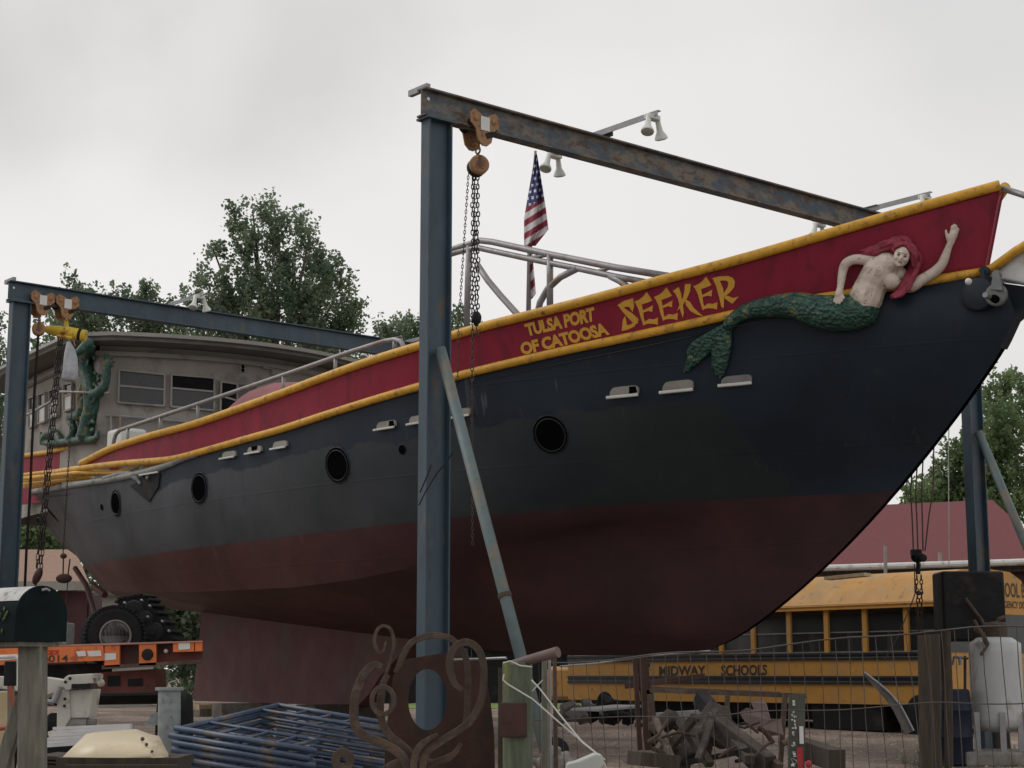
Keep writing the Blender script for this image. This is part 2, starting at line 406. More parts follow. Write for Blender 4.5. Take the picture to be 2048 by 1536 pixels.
# ------------------------------------------------------------------ ground
def ground_mat():
    m = bpy.data.materials.new('gravel ground'); m.use_nodes = True
    N, L = m.node_tree.nodes, m.node_tree.links; b = N['Principled BSDF']; b.inputs['Roughness'].default_value = 0.95
    tc = N.new('ShaderNodeTexCoord')
    v = N.new('ShaderNodeTexVoronoi'); v.inputs['Scale'].default_value = 22; L.new(tc.outputs['Object'], v.inputs['Vector'])
    n = N.new('ShaderNodeTexNoise'); n.inputs['Scale'].default_value = 0.7; n.inputs['Detail'].default_value = 8
    L.new(tc.outputs['Object'], n.inputs['Vector'])
    r = N.new('ShaderNodeValToRGB'); e = r.color_ramp.elements
    e[0].color = (0.20, 0.155, 0.125, 1); e[1].color = (0.42, 0.345, 0.295, 1)
    sep = N.new('ShaderNodeSeparateColor'); L.new(v.outputs['Color'], sep.inputs[0]); L.new(sep.outputs[0], r.inputs['Fac'])
    r2 = N.new('ShaderNodeValToRGB'); e = r2.color_ramp.elements
    e[0].position = .42; e[1].position = .6; e[0].color = (0.55, 0.52, 0.48, 1); e[1].color = (1.05, 1.0, 0.98, 1)
    L.new(n.outputs['Fac'], r2.inputs['Fac'])
    mx = N.new('ShaderNodeMix'); mx.data_type = 'RGBA'; mx.blend_type = 'MULTIPLY'; mx.inputs['Factor'].default_value = 1
    L.new(r.outputs[0], mx.inputs[6]); L.new(r2.outputs[0], mx.inputs[7]); L.new(mx.outputs[2], b.inputs['Base Color'])
    bp = N.new('ShaderNodeBump'); bp.inputs['Strength'].default_value = 0.8; bp.inputs['Distance'].default_value = 0.03
    L.new(v.outputs['Distance'], bp.inputs['Height']); L.new(bp.outputs[0], b.inputs['Normal'])
    return m
M['gravel'] = ground_mat()
ys = [-40, -10, 0, 2, 4, 6, 8, 10, 12, 14, 16, 18, 20, 22, 24, 26, 28, 30, 32, 34, 40, 60, 100, 200, 500, 1500]
xs = [-1500, -300, -80, -40, -20, -10, -5, 0, 5, 10, 20, 40, 80, 300, 1500]
g = MB(); g.grid([[Vector((x, y, ground_z(y))) for x in xs] for y in ys])
o = g.solo('ground', M['gravel'], 'pale gravel and dirt yard', None, (0, 0, 0), kind='structure', smooth=180)
del o['label']
M['asphalt'] = pmat('worn asphalt', (0.050, 0.050, 0.050), 0.9, var=.25, scale=3, bump=.4, bump_scale=90)
g = MB(); g.grid([[Vector((x, y, ground_z(y) + .006)) for x in (-300, -40, -5, 5, 40, 300)] for y in (-9, -3, 0, 3, 5.5)])
g.solo('road', M['asphalt'], None, None, (0, 0, 0), kind='structure', smooth=180)
M['lawn'] = pmat('lawn', (0.13, 0.20, 0.035), 0.9, var=.3, scale=1.5, bump=.5)
g = MB(); g.grid([[Vector((x, y, ground_z(y) + .01)) for x in (-2.6, 0, 5, 40, 300)] for y in (38.5, 60, 400)])
g.solo('grass', M['lawn'], None, None, (0, 0, 0), kind='structure', smooth=180)
rng = random.Random(3)
g = MB()
for i in range(3600):
    y = rng.uniform(10, 27); px = rng.uniform(1080, 2100) if rng.random() < .75 else rng.uniform(-40, 420)
    p = G(px, y); r = rng.uniform(.008, .028) * (1.4 if rng.random() < .08 else 1)
    vs = [p + Vector((r*rng.uniform(.7, 1.3)*math.cos(a), r*rng.uniform(.7, 1.3)*math.sin(a), -.003)) for a in (0, 1.57, 3.14, 4.71)]
    g.add(vs + [p + Vector((rng.uniform(-.3, .3)*r, rng.uniform(-.3, .3)*r, r*rng.uniform(.5, .9)))], [(0,1,4),(1,2,4),(2,3,4),(3,0,4)])
M['stone'] = pmat('loose stones', (0.34, 0.29, 0.25), 0.9, var=.4, scale=14)
g.solo('gravel', M['stone'], 'loose pebbles scattered over the dirt yard', 'gravel', (0, 0, 0), kind='stuff', smooth=0)

# ------------------------------------------------------------------ trees
def leaf_mat(name, c1, c2):
    m = bpy.data.materials.new(name); m.use_nodes = True
    N, L = m.node_tree.nodes, m.node_tree.links; N.clear()
    out = N.new('ShaderNodeOutputMaterial'); d = N.new('ShaderNodeBsdfPrincipled'); t = N.new('ShaderNodeBsdfTranslucent')
    d.inputs['Roughness'].default_value = 0.55
    mix = N.new('ShaderNodeMixShader'); mix.inputs[0].default_value = 0.6
    tc = N.new('ShaderNodeTexCoord'); n = N.new('ShaderNodeTexNoise'); n.inputs['Scale'].default_value = 0.9; n.inputs['Detail'].default_value = 6
    L.new(tc.outputs['Object'], n.inputs['Vector'])
    r = N.new('ShaderNodeValToRGB'); e = r.color_ramp.elements; e[0].position = .35; e[1].position = .65
    e[0].color = c1 + (1,); e[1].color = c2 + (1,); L.new(n.outputs['Fac'], r.inputs['Fac'])
    L.new(r.outputs[0], d.inputs['Base Color']); L.new(r.outputs[0], t.inputs['Color'])
    L.new(d.outputs[0], mix.inputs[1]); L.new(t.outputs[0], mix.inputs[2]); L.new(mix.outputs[0], out.inputs['Surface'])
    return m
M['leaf'] = leaf_mat('tree leaves', (0.115, 0.170, 0.110), (0.25, 0.31, 0.20))
M['leaf2'] = leaf_mat('fresh leaves', (0.105, 0.165, 0.075), (0.24, 0.31, 0.15))
def tree(label, base, Y, clumps, n, leaf, seed, lm='leaf', group='trees behind the boat yard', spread=.85):
    """clumps: (px, py, rx, ry) in photo pixels at depth Y"""
    r = random.Random(seed); s = Y / F
    gp = G(base, Y)
    root = thing('tree', label, 'tree', gp, 0, group)
    C = []
    for (px, py, rx, ry) in clumps:
        p = P(px, py, Y + r.uniform(-.8, .8)); C.append((p, rx * s, ry * s))
    tot = sum(rx * ry for _, rx, ry in C)
    vs = []; fs = []
    for (p, rx, rz) in C:
        k = int(n * rx * rz / tot)
        nb = max(5, k // 30)
        for _ in range(nb):
            d = Vector((r.gauss(0, 1), r.gauss(0, 1), r.gauss(0, .9))).normalized()
            q = r.uniform(.30, 1.0) ** .6
            c = p + Vector((d.x * rx * q, d.y * max(rx, rz) * spread * q, d.z * rz * q))
            hw = leaf * r.uniform(.9, 1.7); hh = hw * r.uniform(1.1, 2.1)
            lean = Vector((d.x * .5, d.y * .5, 1)).normalized()
            for _ in range(k // nb):
                t = r.uniform(-1, 1); wdt = hw * (1 - .55 * max(0, t))
                a = c + lean * (hh * t) + Vector((r.gauss(0, .5) * wdt, r.gauss(0, .5) * wdt, r.gauss(0, .2) * wdt))
                ax = Vector((r.uniform(-1, 1), r.uniform(-1, 1), r.uniform(-1.2, .4))).normalized()
                bx = ax.orthogonal().normalized(); bx.rotate(Matrix.Rotation(r.uniform(0, 6.28), 3, ax))
                L = leaf * r.uniform(.55, 1.15); W = L * .34
                o = len(vs); vs += [a - ax * L * .5, a + bx * W, a + ax * L * .5, a - bx * W]; fs.append((o, o+1, o+2, o+3))
    cb = MB(); cb.v = vs; cb.f = fs
    me = bpy.data.meshes.new('crown'); Mi = ROOTM[root.name].inverted()
    me.from_pydata([tuple(Mi @ v) for v in vs], [], fs); me.materials.append(M[lm])
    co = bpy.data.objects.new('crown', me); COL.objects.link(co); co.parent = root
    tb = MB(); top = max(C, key=lambda c: c[0].z)[0]
    mid = gp.lerp(top, .55); mid.x = sum(c[0].x for c in C) / len(C)
    tr = .012 * (top.z - gp.z) + .05
    tb.tube([gp - UP * .1, gp.lerp(mid, .5), mid, mid.lerp(top, .6)], [tr * 1.5, tr * 1.1, tr * .8, tr * .3], 8)
    for (p, rx, rz) in C[::3]:
        f = max(.25, min(.9, (p.z - gp.z) / (top.z - gp.z) * .75))
        st = gp.lerp(mid, min(1, f / .55))
        tb.tube([st, st.lerp(p, .5) + UP * .1 * (p - st).length * .3, p], [tr * .5, tr * .32, tr * .1], 6)
    tb.build('trunk', M['bark'], root)
    return root
tree('big leafy tree rising highest behind the rear gantry beam', 600, 58,
     [(560, 600, 110, 80), (520, 520, 70, 70), (610, 560, 70, 80), (650, 630, 75, 60), (480, 610, 70, 60), (560, 660, 130, 50), (440, 640, 60, 45),
      (468, 425, 20, 24), (480, 455, 26, 30), (505, 470, 26, 30), (525, 425, 16, 30), (545, 440, 24, 40), (560, 470, 30, 40), (590, 450, 16, 30), (598, 485, 26, 30), (622, 460, 9, 24), (634, 500, 20, 34), (645, 530, 26, 30), (425, 495, 28, 13), (452, 505, 26, 18), (408, 512, 16, 9),
      (425, 555, 40, 24), (398, 560, 22, 18), (390, 595, 30, 22), (415, 615, 36, 30), (662, 550, 22, 26), (686, 520, 9, 20), (690, 560, 18, 26), (702, 590, 18, 24), (700, 625, 26, 20), (722, 612, 14, 16), (690, 655, 36, 22), (720, 650, 18, 16), (380, 640, 34, 30), (545, 405, 9, 16), (585, 432, 7, 14), (505, 420, 7, 14)],
     24000, .165, 11)
tree('low tree line behind the deckhouse left of the big tree', 260, 62,
     [(165, 592, 22, 20), (137, 562, 8, 16), (145, 580, 12, 14), (200, 605, 24, 16), (232, 592, 10, 20), (262, 600, 16, 16), (292, 572, 12, 18), (300, 592, 14, 16), (280, 610, 26, 16), (320, 618, 22, 12), (240, 645, 100, 26), (330, 655, 70, 26), (420, 690, 100, 26), (150, 645, 50, 32), (550, 712, 110, 20), (700, 722, 80, 18), (640, 690, 60, 24)],
     14000, .175, 12)
tree('tree at the far left edge beside the blue post', 0, 60,
     [(-20, 660, 36, 40), (-10, 730, 40, 50), (0, 840, 40, 80), (-40, 780, 60, 120), (90, 700, 40, 60), (100, 620, 22, 20), (15, 1000, 30, 90)],
     5500, .19, 13)
tree('small distant tree showing over the red bulwark behind the tall post', 850, 66,
     [(790, 665, 34, 22), (830, 660, 36, 30), (760, 660, 14, 12), (870, 660, 36, 34), (915, 650, 20, 30), (922, 625, 9, 14), (800, 645, 16, 12), (950, 670, 30, 20)],
     4600, .17, 14)
tree('tree at the right edge behind the leaning pipe', 2010, 48,
     [(1990, 790, 30, 40), (2000, 850, 48, 50), (1985, 900, 50, 55), (2030, 930, 60, 70), (2060, 820, 40, 50), (2045, 770, 18, 20), (2010, 760, 22, 16), (1960, 950, 50, 60), (1900, 960, 50, 50), (1870, 990, 50, 40), (1990, 1010, 80, 40), (1850, 1000, 40, 40), (1920, 900, 34, 40)],
     19000, .155, 15, lm='leaf2')
tree('leafy tree under the stern beyond the left post', 90, 52,
     [(90, 1070, 50, 40), (60, 1020, 30, 40), (110, 1100, 60, 30), (40, 1090, 50, 50)],
     3500, .2, 16, lm='leaf2')
tree('dark tree beside the maroon roof under the bow', 1760, 50,
     [(1740, 1090, 50, 40), (1700, 1120, 50, 30), (1690, 1170, 60, 40)],
     4500, .2, 17)

for i, (x0, x1, y, lab) in enumerate(((-60, 420, 1110, 'low bushes behind the trailer under the stern'), (330, 620, 1190, 'low bushes behind the aft end of the keel'), (380, 800, 1300, 'low bushes far behind the keel'), (760, 1200, 1310, 'low bushes far behind the mossy post'))):
    tree(lab, (x0 + x1) / 2, 62 + i, [(x0 + (x1 - x0) * k / 6, y + 30 * (k % 2) + 40, 62, 85) for k in range(7)], 9000, .3, 40 + i, group='low bushes behind the yard')
rw = random.Random(91); vs = []; fs = []
for i in range(26000):
    x = rw.uniform(-130, 130); y = 96 + rw.uniform(0, 14) + .001 * x * x; hmax = 4.6 + 1.6 * math.sin(x * .21) + 1.1 * math.sin(x * .53 + 1) + .7 * math.sin(x * 1.3)
    p = Vector((x, y, .68 + hmax * rw.random() ** .7)); ax = Vector((rw.gauss(0, 1), rw.gauss(0, 1), rw.gauss(0, 1))).normalized(); bx = ax.orthogonal().normalized(); L = rw.uniform(.25, .6)
    o = len(vs); vs += [p - ax * L, p + bx * L * .6, p + ax * L, p - bx * L * .6]; fs.append((o, o+1, o+2, o+3))
g = MB(); g.v = vs; g.f = fs; g.solo('woods', M['leaf'], 'distant low woods along the horizon behind the yard', 'woods', (0, 0, 0), kind='stuff', smooth=0)
# ------------------------------------------------------------------ houses
dk = thing('shade_block', 'long dark shed shape added for the hull shade beyond the keel and the mossy post', 'shed', G(820, 47), 0)  # added near black block, stands in for the shade under the hull bottom
g = MB(); p0 = P(560, 1296, 46); p1 = P(1190, 1296, 46); h = p0.z - .68
g.box(Vector(((p0.x + p1.x) / 2, 48, .68 + h * .5)), p1.x - p0.x, 4, h)
g.build('wall', M['dark'], dk, smooth=0)
g = MB(); g.box(Vector(((p0.x + p1.x) / 2, 48, p0.z + .04)), p1.x - p0.x + .5, 4.5, .08); g.build('roof', M['darkwood'], dk, smooth=0)
ho = thing('house', 'low house with maroon shingled hip roof and white gutter behind the school bus', 'house', G(1900, 36), 0)
e0 = P(1520, 1150, 36.5); e1 = P(2120, 1112, 33.5); r0 = P(1670, 996, 41); r1 = P(1985, 1018, 39.3)
# keep the eaves level
ez = (e0.z + e1.z) / 2; e0.z = e1.z = ez; rz_ = (r0.z + r1.z) / 2 
r0.z = r1.z = rz_
eb0 = e0 + Vector((1.2, 9, 0)); eb1 = e1 + Vector((1.2, 9, 0))
g = MB(); g.add([e0, e1, r1, r0, eb0, eb1], [(0, 1, 2, 3), (1, 5, 2), (0, 3, 4), (3, 2, 5, 4)])
g.add([p - UP*.12 for p in (e0, e1, eb1, eb0)], [(0, 1, 2, 3)])
g.build('roof', M['shingle'], ho, smooth=0)
g = MB()
dl = (e1 - e0).normalized()
inn = Vector((-dl.y, dl.x, 0)) * .35
for a, b in ((e0 + inn, e1 + inn), (eb0 - inn, eb1 - inn), (e0 + inn, eb0 - inn), (e1 + inn - dl * .3, eb1 - inn - dl * .3)):
    lo = .6; 
    g.bar(Vector((a.x, a.y, (lo + ez - .15) / 2)), Vector((b.x, b.y, (lo + ez - .15) / 2)), .12, ez - .15 - lo, UP)
g.build('wall', M['maroonwall'], ho, smooth=0)
g = MB(); g.tube([e0 - inn*.25 + dl*.2, e1 - inn*.25], .07, 10)
g.build('gutter', M['whitepaint'], ho)
g = MB(); g.bar(e0 + inn*.1 - UP*.1, e1 + inn*.1 - UP*.1, .04, .16); g.build('fascia', M['darkwood'], ho, smooth=0)
for px, y0, y1 in ((1771, 1092, 1152), (1880, 1105, 1128)):
    p = P(px, y1, 34.6); q = P(px, y0, 34.6)
    g = MB(); g.bar(p, q, .06, .06); g.build('gutter_post', M['trimgrey'], ho, smooth=0)

hb = thing('outbuilding', 'low tan roofed outbuilding glimpsed under the stern at far left', 'building', G(110, 44), 0)
a = P(-60, 1165, 42); b = P(178, 1166, 42); c_ = P(150, 1099, 46); d_ = P(-60, 1099, 46)
b.z = a.z; d_.z = c_.z
g = MB(); g.add([a, b, c_, d_], [(0, 1, 2, 3)]); g.add([p - UP*.1 for p in (a, b, c_, d_)], [(0, 1, 2, 3)]); g.build('roof', M['tanroof'], hb, smooth=0)
g = MB(); g.bar(a - UP*.08, b - UP*.08, .06, .22); g.build('fascia', M['trimgrey'], hb, smooth=0)
g = MB()
w0 = a + Vector((0, .5, 0)); w1 = b + Vector((-.15, .5, 0))
hh = a.z - .2 - .6
for p, q in ((w0, w1), (w1 + Vector((0, .06, 0)), w1 + Vector((0, 5, 0)))):
    g.bar(Vector((p.x, p.y, .6 + hh/2)), Vector((q.x, q.y, .6 + hh/2)), .1, hh)
g.build('wall', M['maroonwall'], hb, smooth=0)
sd_ = thing('shed', 'pale siding shed wall peeping above the trailer tyre', 'shed', G(250, 40), 0)
g = MB(); p0 = P(205, 1192, 40); p1 = P(258, 1192, 40); h = p0.z - .6
g.box(Vector(((p0.x+p1.x)/2, 41.5, .6 + h/2)), p1.x - p0.x, 3, h)
for k in range(7): g.box(Vector(((p0.x+p1.x)/2, 39.99, .7 + k*h/7)), p1.x - p0.x, .03, .03)
g.build('wall', M['trimgrey'], sd_, smooth=0)
g = MB(); g.box(Vector(((p0.x+p1.x)/2, 41.5, p0.z + .05)), p1.x - p0.x + .3, 3.4, .1); g.build('roof', M['roofedge'], sd_, smooth=0)

# ------------------------------------------------------------------ the ship
SHP = thing('sailing_ship', 'huge steel sailing ship on blocks, red bulwark over black and rust red hull', 'ship', SO + Vector((0, 0, 0)), PHI)
def lerp_tab(tab, x):
    if x <= tab[0][0]: return tab[0][1]
    for (a, va), (b, vb) in zip(tab, tab[1:]):
        if x <= b: return va + (vb - va) * (x - a) / (b - a)
    return tab[-1][1]
def smooth_tab(tab, n=400):
    xs = np.linspace(tab[0][0], tab[-1][0], n)
    ys = np.array([lerp_tab(tab, x) for x in xs])
    k = 21; ker = np.hanning(k + 2)[1:-1]; ker /= ker.sum()
    pad = np.concatenate([2*ys[0] - ys[k//2:0:-1], ys, 2*ys[-1] - ys[-2:-k//2-1:-1]])
    ys2 = np.convolve(pad, ker, 'valid'); ys2[0] = ys[0]; ys2[-1] = ys[-1]
    return lambda x: float(np.interp(x, xs, ys2))
def zline(curve, wf, t0, t1, n=240, k=15):
    """height of a line on the ship side whose picture is the pixel curve"""
    ts = np.linspace(t0, t1, n); zs = []
    for t in ts:
        base = ship(t, wf(t), 4.5)
        for _ in range(8):
            px, _y = project(base); py = lerp_tab(curve, px)
            base.z = EYE + base.y * ray(px, py).z
        zs.append(base.z)
    zs = np.array(zs); ker = np.hanning(k + 2)[1:-1]; ker /= ker.sum()
    pad = np.concatenate([2*zs[0] - zs[k//2:0:-1], zs, 2*zs[-1] - zs[-2:-k//2-1:-1]])
    z2 = np.convolve(pad, ker, 'valid')
    return lambda t: float(np.interp(t, ts, z2))
C_TOP = [(-50, 940), (156, 933), (220, 898), (298, 873), (395, 848), (550, 793), (648, 756), (745, 721), (843, 692), (909, 671), (958, 656), (1153, 608), (1280, 574), (1300, 567), (1495, 517), (1700, 456), (1860, 410), (2005, 370)]
C_LOW = [(-50, 975), (50, 955), (146, 939), (234, 928), (351, 919), (440, 894), (527, 869), (550, 864), (648, 832), (745, 801), (839, 774), (907, 755), (941, 746), (1114, 705), (1280, 671), (1359, 654), (1437, 636), (1600, 602), (1800, 574), (1885, 557), (1962, 545)]
C_DECK = [(-50, 1000), (45, 988), (150, 971), (240, 958), (300, 944), (345, 930), (365, 918), (440, 897)] + C_LOW[6:]
C_WL = [(-50, 1160), (165, 1133), (240, 1118), (400, 1095), (600, 1070), (840, 1042), (970, 1030), (1100, 1020), (1250, 1008), (1380, 1003), (1560, 993), (1700, 987), (1815, 982)]
def sh(tab): return [(t + .30 * max(0.0, min(1.0, t / 3)), v) for t, v in tab]
STEM = sorted((to_ship(B(x, y, 0))[2] - EYE, to_ship(B(x, y, 0))[0]) for x, y in ((1964, 548), (2048, 600), (2030, 641), (2003, 700), (1954, 778), (1888, 866), (1840, 930), (1799, 978), (1680, 1110), (1574, 1200), (1458, 1290), (1385, 1312)))
def stem_t(z): return lerp_tab(STEM, z)
def starts(t0, tab):
    tab = sh(tab); return [(t0, .03)] + [p for p in tab[1:] if p[0] > t0 + .2]
TS1, TSA, TSM, TS2, TS3, TS4, TS5 = stem_t(4.02), stem_t(3.6), stem_t(2.92), stem_t(1.90), stem_t(1.10), stem_t(.49), stem_t(.24)
print('stem', TS1, TSA, TSM, TS2, TS3, TS4, TS5)
w0f = smooth_tab(sh([(0, .03), (.5, .43), (1, .82), (1.5, 1.16), (2, 1.45), (3, 1.90), (4, 2.2), (5, 2.42), (6.5, 2.62), (8, 2.72), (11, 2.76), (13, 2.72), (15, 2.58), (17, 2.2), (18, 1.9), (19, 1.55), (20, 1.15), (21, .75), (22, .35), (22.6, .05)]))
w1f = smooth_tab(starts(TS1, [(.2, .03), (.7, .40), (1.2, .75), (2, 1.25), (3, 1.72), (4, 2.05), (5, 2.3), (6.5, 2.55), (8, 2.69), (11, 2.75), (13, 2.72), (15, 2.58), (17, 2.2), (18, 1.9), (19, 1.55), (20, 1.15), (21, .75), (22, .35), (22.6, .05)]))
waf = smooth_tab(starts(TSA, [(-.36, .03), (.3, .38), (1, .72), (2, 1.15), (3, 1.6), (4, 1.95), (5, 2.24), (6.5, 2.52), (8, 2.68), (11, 2.75), (13, 2.72), (15, 2.54), (17, 2.1), (18, 1.75), (19, 1.38), (20, .98), (21, .55), (22.1, .04)]))
wmf = smooth_tab(starts(TSM, [(0, .03), (.6, .30), (1.2, .58), (2, .92), (3, 1.38), (4, 1.78), (5, 2.10), (6.5, 2.44), (8, 2.64), (11, 2.74), (13, 2.68), (15, 2.42), (17, 1.8), (18, 1.35), (19, .95), (20, .5), (21, .03)]))
w2f = smooth_tab(starts(TS2, [(1.12, .03), (2, .28), (3, .74), (4, 1.22), (5, 1.72), (6, 2.12), (7, 2.32), (9, 2.53), (12, 2.58), (14, 2.38), (16, 1.8), (17.5, 1.2), (18.8, .55), (19.7, .03)]))
w3f = smooth_tab(starts(TS3, [(2.15, .03), (3, .26), (4, .68), (5, 1.22), (6, 1.70), (7, 2.02), (9, 2.24), (12, 2.22), (14, 1.95), (15.5, 1.55), (17, .98), (18.3, .40), (19.1, .03)]))
w4f = smooth_tab(starts(TS4, [(3.25, .03), (4, .22), (5, .62), (6, .96), (8, 1.16), (12, 1.1), (15, .78), (17, .42), (18.8, .03)]))
zt = zline(C_TOP, w0f, 0, 22.9); zr = zline(C_LOW, w1f, TS1, 22.9); zd = zline(C_DECK, w1f, TS1, 22.9, k=9); zw = zline(C_WL, w2f, TS2, 20.0)
zw0 = sum(zw(t) for t in np.linspace(2, 15, 40)) / 40
z3t = smooth_tab([(TS3, 1.10)] + sh([(3, 1.2), (4, 1.45), (4.7, 1.60), (5.7, 1.5), (6.7, 1.33), (8, 1.2), (9.2, 1.14), (12, 1.18), (14.8, 1.3), (17, 1.42), (19.1, 1.58)]))
z5t = smooth_tab([(TS5, .24)] + sh([(5.3, .235), (6.7, .25), (8.5, .36), (10, .5), (12.5, .74), (15, .98), (17, 1.17), (18.7, 1.45)]))
def zmid(t):
    a = zd(max(TS1, t)); b = zw(min(max(t, TS2), 20.0)); m = (a + b) / 2
    if t < 2: f = (t - TSM) / (2 - TSM); m = (2.92 + EYE) * (1 - f) + m * f
    if t > 18: f = (t - 18) / 3.3; m = m * (1 - f) + (2.55 + EYE) * f
    return m
def linez(k, t):
    if k == 0: return zd(t)
    if k == 3: return zw(t)
    if k == 4: return z3t(t) + EYE
    if k == 6: return z5t(t) + EYE
    if k == 2: return zmid(t)
    if k == 1:
        q = zd(max(1.5, t)) * .68 + zmid(max(1.5, t)) * .32
        if t < 1.5: f = (t - TSA) / (1.5 - TSA); q = (3.6 + EYE) * (1 - f) + q * f
        return q
    if k == 5:
        f = lerp_tab([(3.25, .3), (5, .3), (7, .42), (9, .5), (30, .5)], t)
        zz = z5t(max(t, TS5)) + (z3t(max(TS3, t)) - z5t(max(t, TS5))) * f
        if t < 5.3: zz = lerp_tab([(TS4, .49), (4.3, .45), (5.3, z5t(5.3) + (z3t(5.3) - z5t(5.3)) * .3)], t)
        return zz + EYE
LN = [(TS1, 22.9, w1f), (TSA, 22.4, waf), (TSM, 21.3, wmf), (TS2, 20.0, w2f), (TS3, 19.4, w3f), (TS4, 19.1, w4f), (TS5, 19.0, lambda t: 0.0)]
def catmull(p0, p1, p2, p3, f):
    return 0.5 * ((2*p1) + (p2 - p0)*f + (2*p0 - 5*p1 + 4*p2 - p3)*f*f + (3*p1 - p0 - 3*p2 + p3)*f*f*f)
NS = 150; SUB = [4, 6, 9, 6, 5, 5]
def hull_side(sgn):
    rows = []
    for i in range(NS + 1):
        s = i / NS
        C = []
        for k, (t0, t1, wf) in enumerate(LN):
            t = t0 + (t1 - t0) * s
            C.append(Vector((t, wf(t), linez(k, t))))
        soft = max(0.0, min(1.0, 1 - (s - .12) / .10))
        row = []
        for k in range(6):
            for j in range(SUB[k]):
                f = j / SUB[k]
                a, b = C[k], C[k+1]
                full = catmull(C[max(0, k-1)], a, b, C[min(6, k+2)], f)
                if k < 4: hard = catmull(C[max(0, k-1)], a, b, C[min(4, k+2)], f)
                else: hard = a.lerp(b, f)
                row.append(hard.lerp(full, soft))
        row.append(C[6])
        rows.append([ship(p.x, sgn * p.y, p.z) for p in row])
    return rows
hull = MB(); near_rows = hull_side(1)
hull.grid(near_rows); hull.grid(hull_side(-1))
BVH = BVHTree.FromPolygons([tuple(v) for v in hull.v], [tuple(f) for f in hull.f])
def hit(px, py, off=0.0, tree=None):
    d = ray(px, py).normalized()
    h = (tree or BVH).ray_cast(CAM, d)
    if h[0] is None:
        if tree is None: return B(px, py, 2.66) + NX * off, NX
        return None, None
    n = h[1].normalized()
    if n.dot(d) > 0: n = -n
    return h[0] + n * off, n

